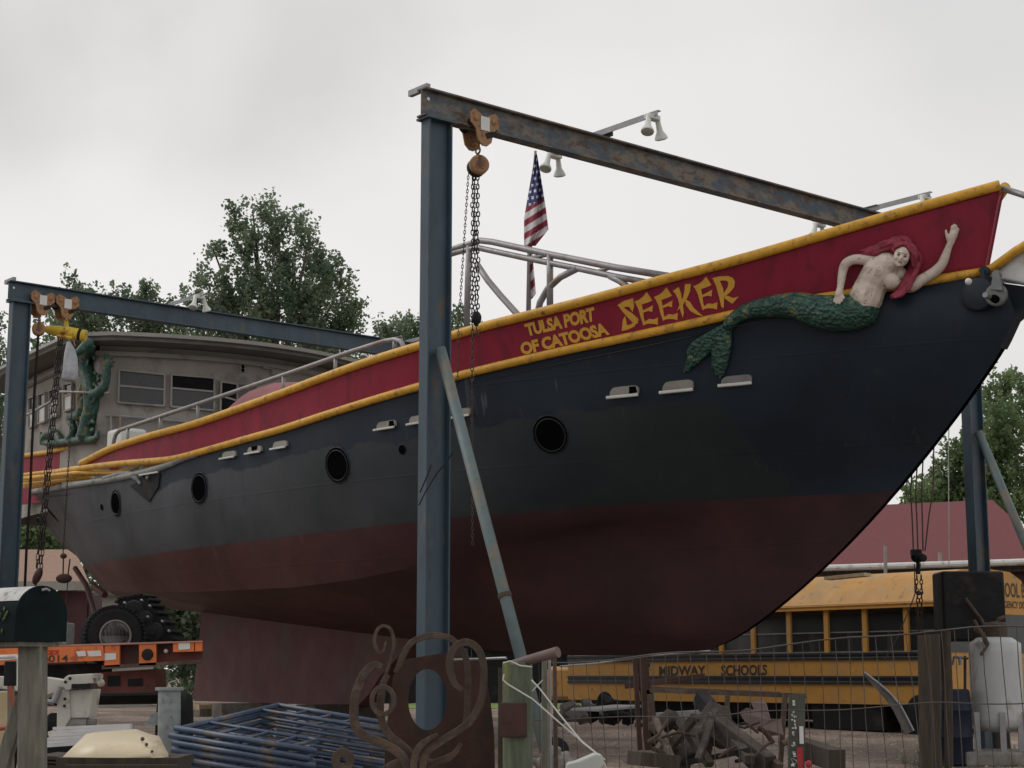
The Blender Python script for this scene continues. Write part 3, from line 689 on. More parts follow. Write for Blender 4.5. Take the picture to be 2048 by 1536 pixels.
# paint of the hull: navy band above, weathered grey, oxide red under the waterline, bow shade painted in
def hull_mat():
    m = bpy.data.materials.new('hull paint'); m.use_nodes = True
    N, L = m.node_tree.nodes, m.node_tree.links; b = N['Principled BSDF']
    tc = N.new('ShaderNodeTexCoord'); sep = N.new('ShaderNodeSeparateXYZ'); L.new(tc.outputs['Object'], sep.inputs[0])
    def math_(op, a, c=None, d=None):
        n = N.new('ShaderNodeMath'); n.operation = op
        for i, v in enumerate((a, c, d)):
            if v is None: continue
            if isinstance(v, (int, float)): n.inputs[i].default_value = v
            else: L.new(v, n.inputs[i])
        return n.outputs[0]
    def noise(sc, det=4, ro=.55, stretch=None):
        n = N.new('ShaderNodeTexNoise'); n.inputs['Scale'].default_value = sc; n.inputs['Detail'].default_value = det; n.inputs['Roughness'].default_value = ro
        if stretch:
            mp = N.new('ShaderNodeMapping'); mp.inputs['Scale'].default_value = stretch; L.new(tc.outputs['Object'], mp.inputs['Vector']); L.new(mp.outputs[0], n.inputs['Vector'])
        else: L.new(tc.outputs['Object'], n.inputs['Vector'])
        return n.outputs['Fac']
    def ramp(v, stops, interp='LINEAR'):
        r = N.new('ShaderNodeValToRGB'); r.color_ramp.interpolation = interp; el = r.color_ramp.elements
        while len(el) < len(stops): el.new(.5)
        for e, (p, c) in zip(el, stops): e.position = p; e.color = (c if isinstance(c, tuple) else (c, c, c)) + (1,)
        L.new(v, r.inputs['Fac']); return r.outputs['Color']
    def mix(f, a, c, mode='MIX'):
        n = N.new('ShaderNodeMix'); n.data_type = 'RGBA'; n.blend_type = mode
        for i, v in ((0, f), (6, a), (7, c)):
            if isinstance(v, (int, float)): n.inputs[i].default_value = v
            elif isinstance(v, tuple): n.inputs[i].default_value = v + (1,)
            else: L.new(v, n.inputs[i])
        return n.outputs[2]
    T0, TS, Z0, ZS = -1.0, 25.0, 2.0, 5.0
    bound = [(1240, 817), (1330, 806), (1440, 801), (1505, 796), (1522, 830), (1548, 900), (1580, 990)]
    bound = [(300, 990), (380, 958), (460, 938), (545, 925), (600, 911), (660, 895), (750, 884), (830, 872), (950, 851), (1060, 835), (1130, 821), (1200, 824)] + bound
    st = []
    for px, py in bound:
        p, n = hit(px, py)
        if p is None: continue
        t, w, z = to_ship(p); st.append(((t - T0) / TS, (z - Z0) / ZS))
    st.sort()
    st = [(0, .0), (st[0][0] - .001, .0)] + st + [(st[-1][0] + .02, .9), (1, .9)]
    tn = math_('MULTIPLY', math_('ADD', sep.outputs['X'], -T0), 1 / TS)
    zb = math_('ADD', math_('MULTIPLY', ramp(tn, st), ZS), Z0)
    # the roller left scalloped edges
    wob = math_('ADD', math_('MULTIPLY', math_('ADD', noise(1.3, 3), -.5), .30), math_('MULTIPLY', math_('ADD', noise(9, 3), -.5), .06))
    dz = math_('SUBTRACT', math_('ADD', sep.outputs['Z'], wob), zb)
    black = N.new('ShaderNodeMapRange'); L.new(dz, black.inputs['Value']); black.inputs['From Min'].default_value = -.012; black.inputs['From Max'].default_value = .018
    grey = ramp(noise(.55, 6, .6), [(.32, (0.036, 0.041, 0.046)), (.52, (0.060, 0.064, 0.074)), (.7, (0.076, 0.079, 0.092))])
    grey = mix(math_('MULTIPLY', ramp(noise(1.0, 8, .7, (2.2, 2.2, .5)), [(.52, 0.0), (.66, 1.0)]), .55), grey, (0.030, 0.038, 0.036))
    bow_shade = ramp(math_('ADD', tn, math_('MULTIPLY', math_('ADD', noise(.45, 5), -.5), .16)), [(0, 0.0), (.19, .05), (.25, .22), (.34, .60), (.46, .92), (.6, 1.0), (1, 1.0)])  # shade of the flared bow put into the colour: grey darkens forward
    grey = mix(bow_shade, ramp(noise(.9, 5), [(.35, (0.010, 0.017, 0.022)), (.65, (0.018, 0.026, 0.028))]), grey)
    navy = ramp(noise(.8, 5), [(.35, (0.008, 0.015, 0.024)), (.65, (0.014, 0.024, 0.038))])
    strk = ramp(noise(1.0, 3, .5, (9, 9, .55)), [(.60, 0.0), (.70, 1.0)])
    zone = ramp(tn, [(0, 0.0), ((3.6 + 1) / 25, 0.0), ((4.2 + 1) / 25, 1.0), ((5.6 + 1) / 25, 1.0), ((6.3 + 1) / 25, .15), (1, .1)])
    navy = mix(math_('MULTIPLY', math_('MULTIPLY', strk, zone), .6), navy, (0.095, 0.10, 0.11))
    upper = mix(black.outputs[0], grey, navy)
    red = ramp(noise(.7, 6, .6), [(.3, (0.062, 0.025, 0.025)), (.5, (0.092, 0.037, 0.037)), (.7, (0.118, 0.050, 0.047))])
    red = mix(math_('MULTIPLY', ramp(noise(2.6, 9, .7), [(.50, 0.0), (.68, 1.0)]), .55), red, (0.045, 0.025, 0.022))
    red = mix(math_('MULTIPLY', ramp(noise(1.0, 3, .5, (7, 7, .4)), [(.58, 0.0), (.72, 1.0)]), .35), red, (0.15, 0.085, 0.065))
    belly_shade = ramp(math_('ADD', tn, math_('MULTIPLY', math_('ADD', noise(.4, 5), -.5), .14)), [(0, 0.0), (.24, .04), (.36, .35), (.46, .9), (.55, 1.0), (1, 1.0)])  # belly shade painted into the red, deepest towards the bow
    red = mix(belly_shade, ramp(noise(1.1, 7, .65), [(.32, (0.024, 0.016, 0.017)), (.55, (0.045, 0.020, 0.023)), (.72, (0.062, 0.027, 0.029))]), red)
    run = math_('MULTIPLY', ramp(noise(1.0, 4, .6, (11, 11, .35)), [(.62, 0.0), (.72, 1.0)]), ramp(noise(.6, 3), [(.45, 0.0), (.6, 1.0)]))
    upper = mix(math_('MULTIPLY', run, .45), upper, (0.060, 0.040, 0.030))
    # waterline follows the fitted line
    zs = [zw(t) for t in np.linspace(1.5, 19.8, 14)]
    rs = [((t - T0) / TS, (z - Z0) / ZS) for t, z in zip(np.linspace(1.5, 19.8, 14), zs)]
    zwl = math_('ADD', math_('MULTIPLY', ramp(tn, rs), ZS), Z0)
    dw = math_('SUBTRACT', math_('ADD', sep.outputs['Z'], math_('MULTIPLY', math_('ADD', noise(5, 3), -.5), .025)), zwl)
    isup = N.new('ShaderNodeMapRange'); L.new(dw, isup.inputs['Value']); isup.inputs['From Min'].default_value = -.008; isup.inputs['From Max'].default_value = .008
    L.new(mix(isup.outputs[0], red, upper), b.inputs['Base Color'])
    ro = N.new('ShaderNodeMapRange'); L.new(noise(1.7, 6), ro.inputs['Value']); ro.inputs['To Min'].default_value = .42; ro.inputs['To Max'].default_value = .72
    L.new(ro.outputs[0], b.inputs['Roughness']); b.inputs['Specular IOR Level'].default_value = .26
    # plate welds and dents
    bp = N.new('ShaderNodeBump'); bp.inputs['Strength'].default_value = .25; bp.inputs['Distance'].default_value = .05
    bk = N.new('ShaderNodeTexBrick'); cx = N.new('ShaderNodeCombineXYZ'); L.new(sep.outputs['X'], cx.inputs[0]); L.new(sep.outputs['Z'], cx.inputs[1]); L.new(cx.outputs[0], bk.inputs['Vector'])
    bk.inputs['Scale'].default_value = 1; bk.inputs['Brick Width'].default_value = 2.6; bk.inputs['Row Height'].default_value = .95; bk.inputs['Mortar Size'].default_value = .018; bk.inputs['Mortar Smooth'].default_value = .8
    L.new(math_('ADD', math_('ADD', noise(.9, 3), math_('MULTIPLY', noise(14, 5), .06)), math_('MULTIPLY', bk.outputs['Fac'], .11)), bp.inputs['Height']); L.new(bp.outputs[0], b.inputs['Normal'])
    return m
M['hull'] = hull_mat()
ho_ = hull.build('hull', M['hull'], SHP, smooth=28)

# bulwark
TB = 15.2
def bul_rows(sgn):
    rows = []
    for i in range(161):
        s = i / 160
        r = []
        for j in range(9):
            f = j / 8
            ta = TS1 + (TB - TS1) * s; tb = 0 + TB * s
            t = ta + (tb - ta) * f
            lo = Vector((ta, w1f(ta), zr(ta))); hi = Vector((tb, w0f(tb), zt(tb)))
            r.append(lo.lerp(hi, f))
        rows.append([ship(p.x, sgn * p.y, p.z) for p in r])
    return rows
bul = MB(); bul.grid(bul_rows(1)); bul.grid(bul_rows(-1))
BBUL = BVHTree.FromPolygons([tuple(v) for v in bul.v], [tuple(f) for f in bul.f])
bo = bul.build('bulwark', M['redbul'], SHP, smooth=28)
md = bo.modifiers.new('thick', 'SOLIDIFY'); md.thickness = .012; md.offset = 0
allb = MB(); allb.v = hull.v + bul.v; allb.f = hull.f + [tuple(i + len(hull.v) for i in f) for f in bul.f]
BALL = BVHTree.FromPolygons([tuple(v) for v in allb.v], [tuple(f) for f in allb.f])

for nm, zf, wf, t0, t1 in (('cap_rail', zt, w0f, 0, TB), ('rub_rail', zr, w1f, TS1, 22.8)):
    g = MB()
    for sg in (1, -1):
        g.tube([ship(t, sg * (wf(t) + .02), zf(t)) for t in np.linspace(t0, t1, 150)], .055 if nm == 'cap_rail' else .05, 10)
    g.build(nm, M['yellow'], SHP, smooth=180)
g = MB()
for sg in (1, -1): g.tube([ship(t, sg * (w1f(t) + .01), zd(t) + .01) for t in np.linspace(11.3, 22.8, 60)], .05, 8)
g.build('gunwale', M['gunwale'], SHP, smooth=180)
g = MB(); g.grid([[ship(t, w, min(zd(t), zr(t)) - .12) for w in np.linspace(-w1f(t) + .02, w1f(t) - .02, 5)] for t in np.linspace(TS1 + .1, 22.8, 60)])
g.build('deck', M['deck'], SHP, smooth=0)
# stern rails: open yellow pipes
g = MB()
for pts, w in (([(40, 962), (180, 948), (235, 944)], 2.5), ([(45, 957), (160, 945), (228, 946), (270, 936), (330, 922), (360, 918)], 2.6), ([(40, 969), (150, 958), (180, 956)], 2.4), ([(40, 974), (120, 966)], 2.3), ([(45, 950), (130, 940), (215, 945)], 2.3)):
    g.tube([B(x, y, w) for x, y in pts], .035, 8)
g.build('stern_rail', M['yellow'], SHP, smooth=180)
g = MB(); g.tube([B(238, y, 2.55) for y in (932, 948)], .05, 8); g.tube([B(224, 947, 2.55), B(244, 941, 2.55)], .045, 8); g.build('rail_socket', M['hoist'], SHP)
# inner aft bulwark with rounded end
g = MB(); W = 1.7
g.prism([B(x, y, W) for x, y in ((30, 918), (100, 906), (170, 893), (188, 893), (205, 901), (222, 915), (236, 936), (240, 990), (30, 1010))], NX * -.05)
g.build('aft_bulwark', M['redbul'], SHP, smooth=0)
g = MB(); g.tube([B(x, y, W + .01) for x, y in ((30, 914), (100, 904), (150, 893), (172, 889), (188, 889), (203, 896), (218, 909), (231, 924), (240, 940))], .045, 9)
g.build('aft_cap_rail', M['yellow'], SHP, smooth=180)

# keel
g = MB()
kp = [(402, 1225), (400, 1262), (385, 1398), (390, 1402), (715, 1412), (738, 1388), (760, 1352), (800, 1310), (850, 1255), (880, 1200)]
g.prism([B(x, y, .14) for x, y in kp], NX * -.28); g.build('keel', M['keel'], SHP, smooth=0)
# bow beak with yellow rail, pale panel and dark cutwater
g = MB(); g.prism([B(x, y, .05) for x, y in ((1950, 560), (1985, 556), (2003, 566), (2090, 578), (2090, 600), (2050, 625), (2030, 641), (2012, 680), (2003, 697), (1975, 660), (1945, 620))], NX * -.10)
g.build('cutwater', M['hulldark'], SHP, smooth=0)
g = MB(); g.prism([B(x, y, .045) for x, y in ((1962, 546), (2095, 466), (2095, 574), (2003, 564), (1985, 555))], NX * -.08)
g.build('bowsprit_panel', M['whitepaint'], SHP, smooth=0)
g = MB(); g.tube([B(x, y, .10) for x, y in ((1960, 546), (1985, 536), (2030, 503), (2100, 460))], .045, 10); g.build('bowsprit_rail', M['yellow'], SHP, smooth=180)
g = MB(); g.tube([B(1992, 556, .12), B(2100, 577, .14)], .02, 6); g.build('bowsprit_edge', M['galv'], SHP)
g = MB(); g.tube([B(2006, 377, 0), B(2100, 407, 0)], .033, 10); g.build('pulpit_pipe', M['railpipe'], SHP, smooth=180)
# fairlead
fr = (AX * -.25 + NX).normalized()
def disc_px(px, py, w, r, th, nrm): 
    c = B(px, py, w); return MB().lathe(c - nrm * th / 2, nrm, [(r * .9, 0), (r, .01), (r, th - .01), (r * .9, th)], 24)
g = disc_px(1960, 590, .26, .165, .16, fr)
c = B(1970, 548, .26); g.bar(c - UP * .15, c + UP * .03, .10, .05, AX); g.lathe(c + UP * .03 - fr * .03, fr, [(.05, 0), (.05, .06)], 14)
fl = g.build('fairlead_drum', M['hulldark'], SHP)
g = disc_px(1993, 590, .28, .112, .06, fr)
c = B(1996, 556, .28); g.prism([c + UP * .06 - AX * .03 * k2 + UP * .0 for k2 in (1, -1)] + [B(1984, 580, .28), B(2008, 582, .28)][::1], fr * .05)
g.lathe(c + UP * .03, fr, [(.045, 0), (.045, .05)], 14)
M['dullplate'] = pmat('dull grey plate', (.17, .18, .18), .6, metal=.2, var=.2, scale=9, stain=(.09, .08, .07), stain_amt=.3)
fp = g.build('fairlead_plate', M['dullplate'], SHP)
g = disc_px(1990, 598, .33, .04, .08, fr); g.build('fairlead_eye', M['blackhole'], fp)
g = disc_px(1975, 592, .42, .03, .14, fr); g.build('fairlead_pin', M['galv'], fl)
g = MB().ell(B(1937, 563, .52), .035, .035, .035); g.build('bolt_head', M['label'], SHP)

# portholes
M['ringgrey'] = pmat('dull porthole ring', (.009, .011, .012), .5, var=.3, spec=.25)
for px, py, w_, h_ in ((1101, 869, .27, .30), (675, 930, .27, .33), (399, 976, .26, .29), (232, 1006, .24, .22), (105, 1028, .21, .21), (805, 899, .07, .07), (204, 1014, .06, .07), (76, 1040, .05, .05)):
    p, n = hit(px, py)
    if p is None: continue
    ax = AX - n * AX.dot(n); ax.normalize(); uy = n.cross(ax).normalized()
    if uy.z < 0: uy = -uy
    R = w_ * .82; ring = MB()
    ring.tube([hp for hp in ((p - n * .004 + ax * R * math.cos(a) + uy * R * math.sin(a)) for a in np.linspace(0, 2*math.pi, 33)[:-1])], .012, 8, closed=True)
    po = ring.build('porthole', M['hulldark'], SHP, smooth=180)
    if R > .15:
        g = MB(); g.tube([p + n * .006 + ax * R * .86 * math.cos(a) + uy * R * .86 * math.sin(a) - uy * R * .03 for a in np.linspace(0, 2*math.pi, 33)[:-1]], .011, 6, closed=True); g.build('inner_ring', M['ringgrey'], po, smooth=180)
        g = MB()
        for k in range(12):
            a_ = 2*math.pi*k/12; g.ell(p + n * .004 + ax * R * 1.07 * math.cos(a_) + uy * R * 1.07 * math.sin(a_), .007, .007, .007, None, 6, 4)
        g.build('bolts', M['hulldark'], po)
    g = MB().lathe(p - n * .05, n, [(R * .99, 0), (R * .99, .058), (0, .058)], 32); g.build('porthole_glass', M['blackhole'], po)
# freeing ports with pale flaps
for i, (px, py, w_, h_) in enumerate(((1250, 781, 58, 17), (1357, 770, 62, 18), (1474, 758, 62, 15), (925, 824, 36, 14), (838, 838, 34, 14), (775, 849, 38, 14), (563, 889, 28, 13), (512, 899, 28, 12), (461, 909, 27, 12), (305, 941, 34, 12))):
    sl = -.10 if px > 1000 else -.17
    sh = [(-.5, .5), (-.47, -.1), (-.38, -.45), (-.25, -.5), (.32, -.5), (.44, -.38), (.5, -.1), (.5, .42)]
    pts = []; nn = None
    for a, b in sh:
        q, n = hit(px + a * w_, py + b * h_ + sl * a * w_, .03)
        if q is not None: pts.append(q); nn = n
    g = MB(); g.prism(pts, nn * -.05); po = g.build('freeing_port', M['trimgrey'] if i not in (2,) else M['galv'], SHP, smooth=0)
    lip = [hit(px + a * w_, py + .58 * h_ + sl * a * w_, .06)[0] for a in (-.56, 0, .52)]
    g = MB(); g.tube(lip, .018 if px > 1000 else .014, 6); g.build('lip', M['lampwhite'], po)
    if i in (0, 5, 7):
        q, n = hit(px + w_ * (.28 if i == 0 else 0.22), py, .035); 
        qs = [hit(px + a * w_, py + b * h_ + sl * a * w_, .034)[0] for a, b in (((.18, -.42), (.4, -.4), (.46, .3), (.18, .4)) if i != 7 else ((-.2, -.5), (.25, -.5), (.2, .1), (-.15, .2)))]
        g = MB(); g.prism(qs, n * -.02); g.build('opening', M['blackhole'], po, smooth=0)
# torn plate at the quarter
pts = [hit(x, y, .02)[0] for x, y in ((262, 972), (300, 952), (322, 948), (318, 975), (300, 1004), (285, 992))]
g = MB(); g.prism(pts, NX * -.03); g.build('torn_plate', M['dark'], SHP, smooth=0)
g = MB(); rr = random.Random(5)
g.tube([hit(x, y, .03)[0] for x, y in ((210, 957), (245, 949), (262, 948), (278, 957), (284, 968))], [.03, .05, .05, .04, .02], 8)
for k in range(8):
    q = hit(rr.uniform(268, 300), rr.uniform(936, 958), .03)[0]; g.ell(q, .03, .03, .05, rot_to((rr.random(), rr.random(), rr.random())), 8, 5)
g.build('curled_edge', M['gunwale'], SHP)

# lettering on the bulwark
def poly_on(g, pts, tree, off=.014, th=.010, bold=.85):
    q = []
    nn = None
    ar = sum(x0 * y1 - x1 * y0 for (x0, y0), (x1, y1) in zip(pts, pts[1:] + pts[:1])); sg = 1 if ar > 0 else -1; P2 = []
    for i in range(len(pts)):
        p0, p1, p2 = Vector(pts[i-1]), Vector(pts[i]), Vector(pts[(i+1) % len(pts)])
        d0, d1 = (p1 - p0).normalized(), (p2 - p1).normalized(); m = Vector((d0.y + d1.y, -d0.x - d1.x))
        if m.length > .05: m = m.normalized()
        P2.append(p1 + m * sg * bold)
    for x, y in P2:
        h, n = hit(x, y, off, tree)
        if h is None: return
        q.append(h); nn = n
    g.prism(q, nn * -th)
def seg(pts, step=4):
    return pts
g = MB()
Z5 = lambda pts, dx=0, dy=0: [(1300 + (x + dx) / 5.12, 400 + (y + dy) / 5.12) for x, y in pts]
Z7 = lambda pts: [(880 + x / 5.12, 420 + y / 5.12) for x, y in pts]
R_ = [[(640, 803), (700, 786), (800, 782), (848, 800), (868, 838), (860, 890), (822, 938), (770, 985), (757, 962), (798, 902), (812, 852), (795, 822), (742, 818), (690, 828)],
      [(650, 806), (715, 830), (745, 900), (757, 975), (756, 1102), (738, 1090), (712, 980), (685, 880)],
      [(768, 982), (800, 985), (850, 1008), (908, 990), (846, 1056), (810, 1032), (768, 1000)]]
E_ = [[(450, 884), (505, 862), (540, 835), (577, 788), (628, 868), (590, 885), (530, 905), (478, 905)],
      [(466, 900), (520, 908), (535, 980), (545, 1060), (563, 1110), (545, 1122), (522, 1050), (498, 960)],
      [(538, 975), (590, 950), (636, 922), (632, 982), (592, 972), (545, 990)],
      [(540, 1117), (568, 1085), (600, 1062), (645, 1068), (690, 1048), (686, 1116), (650, 1104), (600, 1102)]]
K_ = [[(243, 930), (296, 893), (318, 960), (333, 1070), (346, 1145), (339, 1202), (320, 1130), (298, 1020), (268, 955)],
      [(365, 864), (420, 860), (408, 935), (380, 1000), (332, 1080), (284, 1130), (312, 1070), (345, 1000), (360, 930)],
      [(368, 1020), (408, 1045), (450, 1110), (542, 1188), (480, 1166), (418, 1130), (375, 1070)]]
for L_, dx, dy in ((R_, 0, 0), (E_, 0, 0), (K_, 0, 0), (E_, -405, 110), (E_, -606, 158)):
    for pl in L_: poly_on(g, Z5(pl, dx, dy), BBUL)
for pl in ([(1826, 975), (1885, 935), (1978, 905), (1987, 985), (1975, 1038), (1945, 985), (1905, 985), (1868, 1008)],
           [(1836, 985), (1880, 1003), (1960, 1055), (2032, 1115), (2026, 1160), (1985, 1150), (1930, 1095), (1868, 1025)],
           [(2030, 1140), (1990, 1190), (1920, 1222), (1868, 1234), (1882, 1125), (1900, 1085), (1916, 1178), (1950, 1180), (1990, 1150)]):
    poly_on(g, Z7(pl), BBUL)
def text_polys(txt, bold=.0, spacing=1.0, res=3):
    c = bpy.data.curves.new('t', 'FONT'); c.body = txt; c.size = 1; c.offset = bold; c.resolution_u = res; c.space_character = spacing
    o = bpy.data.objects.new('t', c); COL.objects.link(o)
    dg = bpy.context.evaluated_depsgraph_get(); dg.update()
    e = o.evaluated_get(dg); me = e.to_mesh()
    vs = [v.co.copy() for v in me.vertices]; fs = [tuple(p.vertices) for p in me.polygons]
    e.to_mesh_clear(); bpy.data.objects.remove(o); bpy.data.curves.remove(c)
    x0 = min(v.x for v in vs); x1 = max(v.x for v in vs); y0 = min(v.y for v in vs); y1 = max(v.y for v in vs)
    return [((v.x - x0) / (x1 - x0), (v.y - y0) / (y1 - y0)) for v in vs], fs
def text_map(g, txt, fn, bold=0.0, spacing=1.0, th=None):
    uv, fs = text_polys(txt, bold, spacing)
    vs = [fn(u, v) for u, v in uv]
    if any(p is None for p in vs): return
    g.add(vs, fs)
def quad_fn(tl, tr, br, bl, tree, off=.012):
    def fn(u, v):
        x = (bl[0]*(1-u) + br[0]*u)*(1-v) + (tl[0]*(1-u) + tr[0]*u)*v
        y = (bl[1]*(1-u) + br[1]*u)*(1-v) + (tl[1]*(1-u) + tr[1]*u)*v
        return hit(x, y, off, tree)[0]
    return fn
g.build('ship_name', M['gold'], SHP, smooth=0); g = MB()
text_map(g, 'TULSA PORT', quad_fn((1049, 648), (1189, 613), (1191, 642), (1056, 673), BBUL), .05, .95)
g.build('port_name', M['gold'], SHP, smooth=0); g = MB()
text_map(g, 'OF CATOOSA', quad_fn((1040, 686), (1211, 644), (1221, 669), (1045, 711), BBUL), .05, .95)
g.build('port_name', M['gold'], SHP, smooth=0)

# mermaid figurehead relief
def on(px, py, o):
    for dy in (0, -3, 3, -7, 7, 12, -12):
        h = BALL.ray_cast(CAM, ray(px, py + dy).normalized())
        if h[0]: break
    d = ray(px, py); k = h[0].y - CAM.y
    return CAM + d * k - d.normalized() * o
def limb(g, pts, n=12):
    """pts: (px, py, offset, radius) - tapered, rounded"""
    C = [on(x, y, o) for x, y, o, r in pts]; R = [r for *_, r in pts]
    c2 = []; r2 = []
    for i in range(len(C) - 1):
        for j in range(6):
            f = j / 6; c2.append(catmull(C[max(0, i-1)], C[i], C[i+1], C[min(len(C)-1, i+2)], f)); r2.append(R[i] + (R[i+1] - R[i]) * f)
    c2.append(C[-1]); r2.append(R[-1])
    g.tube(c2, r2, n); g.ell(c2[0], r2[0], r2[0], r2[0]); g.ell(c2[-1], r2[-1], r2[-1], r2[-1])
g = MB()
limb(g, [(1726, 612, .05, .16), (1731, 597, .08, .18), (1742, 572, .10, .165), (1757, 548, .10, .175), (1772, 534, .09, .15)])
limb(g, [(1748, 530, .08, .085), (1768, 528, .10, .09), (1800, 548, .08, .075)])
limb(g, [(1757, 541, .12, .06), (1780, 535, .12, .06), (1793, 534, .12, .055), (1800, 520, .14, .06)])
# head
hc = on(1803, 513, .19)
tilt = (P(1810, 490, 17) - P(1797, 537, 17)).normalized(); view = ray(1803, 513).normalized()
side = tilt.cross(view).normalized(); Mh = Matrix((side, -view, tilt)).transposed()
g.ell(hc, .082, .09, .115, Mh); g.ell(hc - tilt * .06 - view * .02, .058, .06, .062, Mh)
g.ell(hc - view * .090 - tilt * .012, .017, .030, .034, Mh, 10, 7)          # nose
g.ell(hc - view * .080 + tilt * .030, .052, .024, .014, Mh, 10, 7)
for s_ in (-1, 1): g.ell(hc - view * .068 - tilt * .02 + side * .042 * s_, .026, .024, .03, Mh, 10, 7)          # brow
g.ell(hc - view * .078 - tilt * .056, .028, .022, .011, Mh, 10, 7)           # mouth
g.ell(hc - view * .06 - tilt * .092, .024, .024, .02, Mh, 10, 7)            # chin
# viewer-left arm, hand on the hip
limb(g, [(1752, 523, .09, .062), (1730, 520, .10, .056), (1708, 519, .11, .052), (1691, 528, .11, .050), (1685, 545, .11, .047), (1682, 565, .17, .040), (1680, 577, .24, .034)])
limb(g, [(1680, 578, .24, .036), (1677, 590, .29, .042)])
for x, y in ((1668, 603), (1673, 607), (1679, 607), (1684, 602)): limb(g, [(1677 + (x - 1676) * .5, 592, .31, .019), (x, y, .29, .013)], 8)
limb(g, [(1682, 586, .28, .017), (1688, 596, .30, .013)], 8)
# viewer-right arm, waving
limb(g, [(1806, 570, .06, .07), (1822, 573, .08, .066), (1843, 560, .10, .060), (1866, 546, .10, .056), (1882, 531, .10, .052), (1890, 514, .10, .046), (1896, 498, .10, .036), (1900, 488, .10, .034)])
limb(g, [(1901, 486, .10, .036), (1904, 476, .10, .044), (1906, 470, .10, .042)])
for (x0, y0, x1, y1, r) in ((1901, 470, 1904, 453, .0135), (1905, 469, 1908.5, 450, .0145), (1909, 470, 1912.5, 452, .0135), (1912, 473, 1917, 458, .012)): limb(g, [(x0, y0, .105, r * 1.15), (x1, y1, .105, r)], 8)
limb(g, [(1898, 482, .10, .022), (1894, 473, .11, .017), (1892, 461, .11, .013)], 8)
# chest
g.ell(on(1757, 545, .20), .085, .085, .08); g.ell(on(1783, 563, .19), .088, .085, .085)
g.remesh(.0085, 3, .45)
fig = g.build('mermaid_figurehead', M['skin'], SHP, smooth=180)
g = MB()
for s_ in (-1, 1):
    g.ell(hc - view * .084 + tilt * .012 + side * .034 * s_, .016, .012, .009, Mh, 10, 6)
    g.ell(hc - view * .096 + tilt * .036 + side * .034 * s_, .022, .007, .004, Mh, 10, 6)
g.ell(hc - view * .094 - tilt * .057, .024, .007, .005, Mh, 10, 6)
g.build('face_paint', M['eye'], fig)
rr = random.Random(8); g = MB()
hp = [[(1722, 505), (1745, 497), (1770, 489), (1790, 480), (1806, 478)], [(1730, 512), (1752, 505), (1775, 500), (1790, 494)], [(1790, 480), (1812, 480), (1826, 494), (1832, 512), (1829, 535), (1818, 558), (1800, 580), (1785, 592)],
      [(1800, 490), (1820, 495), (1826, 515), (1822, 540), (1812, 562), (1794, 585)], [(1760, 500), (1785, 490), (1806, 486)], [(1830, 520), (1824, 548), (1812, 572), (1800, 588)]]
hp += [[(1800, 492), (1822, 500), (1828, 524), (1824, 548)], [(1826, 505), (1833, 528), (1826, 552), (1812, 574), (1798, 588), (1784, 594)], [(1786, 486), (1764, 492), (1742, 500), (1720, 508)]]
hp += [[(1786, 500), (1796, 492), (1808, 489), (1819, 495), (1825, 508)], [(1808, 486), (1822, 494), (1828, 512), (1826, 532)]]
for n_p, path in enumerate(hp):
    for k in range(6):
        dx_, dy_ = rr.uniform(-6, 6), rr.uniform(-6, 6); top_ = n_p >= len(hp) - 2
        if top_: dx_ *= .4; dy_ *= .4
        pts = []
        for x, y in path:
            low = max(0.0, min(1.0, (y - 535) / 30)); o_ = (.14 if top_ else .06 + .10 * low) + rr.uniform(0, .06)
            pts.append((x + dx_ + rr.uniform(-2.5, 2.5), y + dy_ + rr.uniform(-2.5, 2.5), o_, rr.uniform(.016, .030)))
        pts[0] = pts[0][:3] + (.010,); pts[-1] = pts[-1][:3] + (.010,)
        limb(g, pts, 8)
g.remesh(.0085, 1, .3); g.build('hair', M['hair'], fig, smooth=180)
g = MB()
limb(g, [(1726, 622, .03, .17), (1700, 625, .06, .19), (1675, 626, .08, .19), (1651, 625, .09, .185), (1620, 618, .09, .165), (1593, 611, .09, .145), (1560, 611, .085, .125), (1534, 614, .08, .11), (1510, 618, .08, .095), (1490, 624, .07, .085), (1470, 636, .07, .072), (1456, 650, .06, .06)], 16)
fl1 = [(1372, 742), (1382, 735), (1366, 745)]
for (ex, ey, mx, my) in ((1368, 745, 1388, 690), (1376, 742, 1402, 692), (1388, 732, 1414, 690), (1398, 722, 1422, 688), (1440, 757, 1440, 700), (1432, 752, 1434, 700), (1447, 750, 1448, 695), (1424, 735, 1432, 694), (1452, 735, 1456, 690)):
    limb(g, [(1456, 650, .05, .04), (mx, my, .05, .04), ((mx + ex) / 2, (my + ey) / 2 + 3, .045, .032), (ex, ey, .03, .012)], 8)
g.remesh(.012, 2, .4)
def scale_mat():
    m = M['jade'].copy(); N, L = m.node_tree.nodes, m.node_tree.links; b = N['Principled BSDF']
    tc = N.new('ShaderNodeTexCoord'); v = N.new('ShaderNodeTexVoronoi'); v.inputs['Scale'].default_value = 25
    L.new(tc.outputs['Object'], v.inputs['Vector']); bp = N.new('ShaderNodeBump'); bp.inputs['Strength'].default_value = .8; bp.inputs['Distance'].default_value = .035
    L.new(v.outputs['Distance'], bp.inputs['Height']); L.new(bp.outputs[0], b.inputs['Normal']); return m
M['scales'] = scale_mat()
g.build('tail', M['scales'], fig, smooth=180)

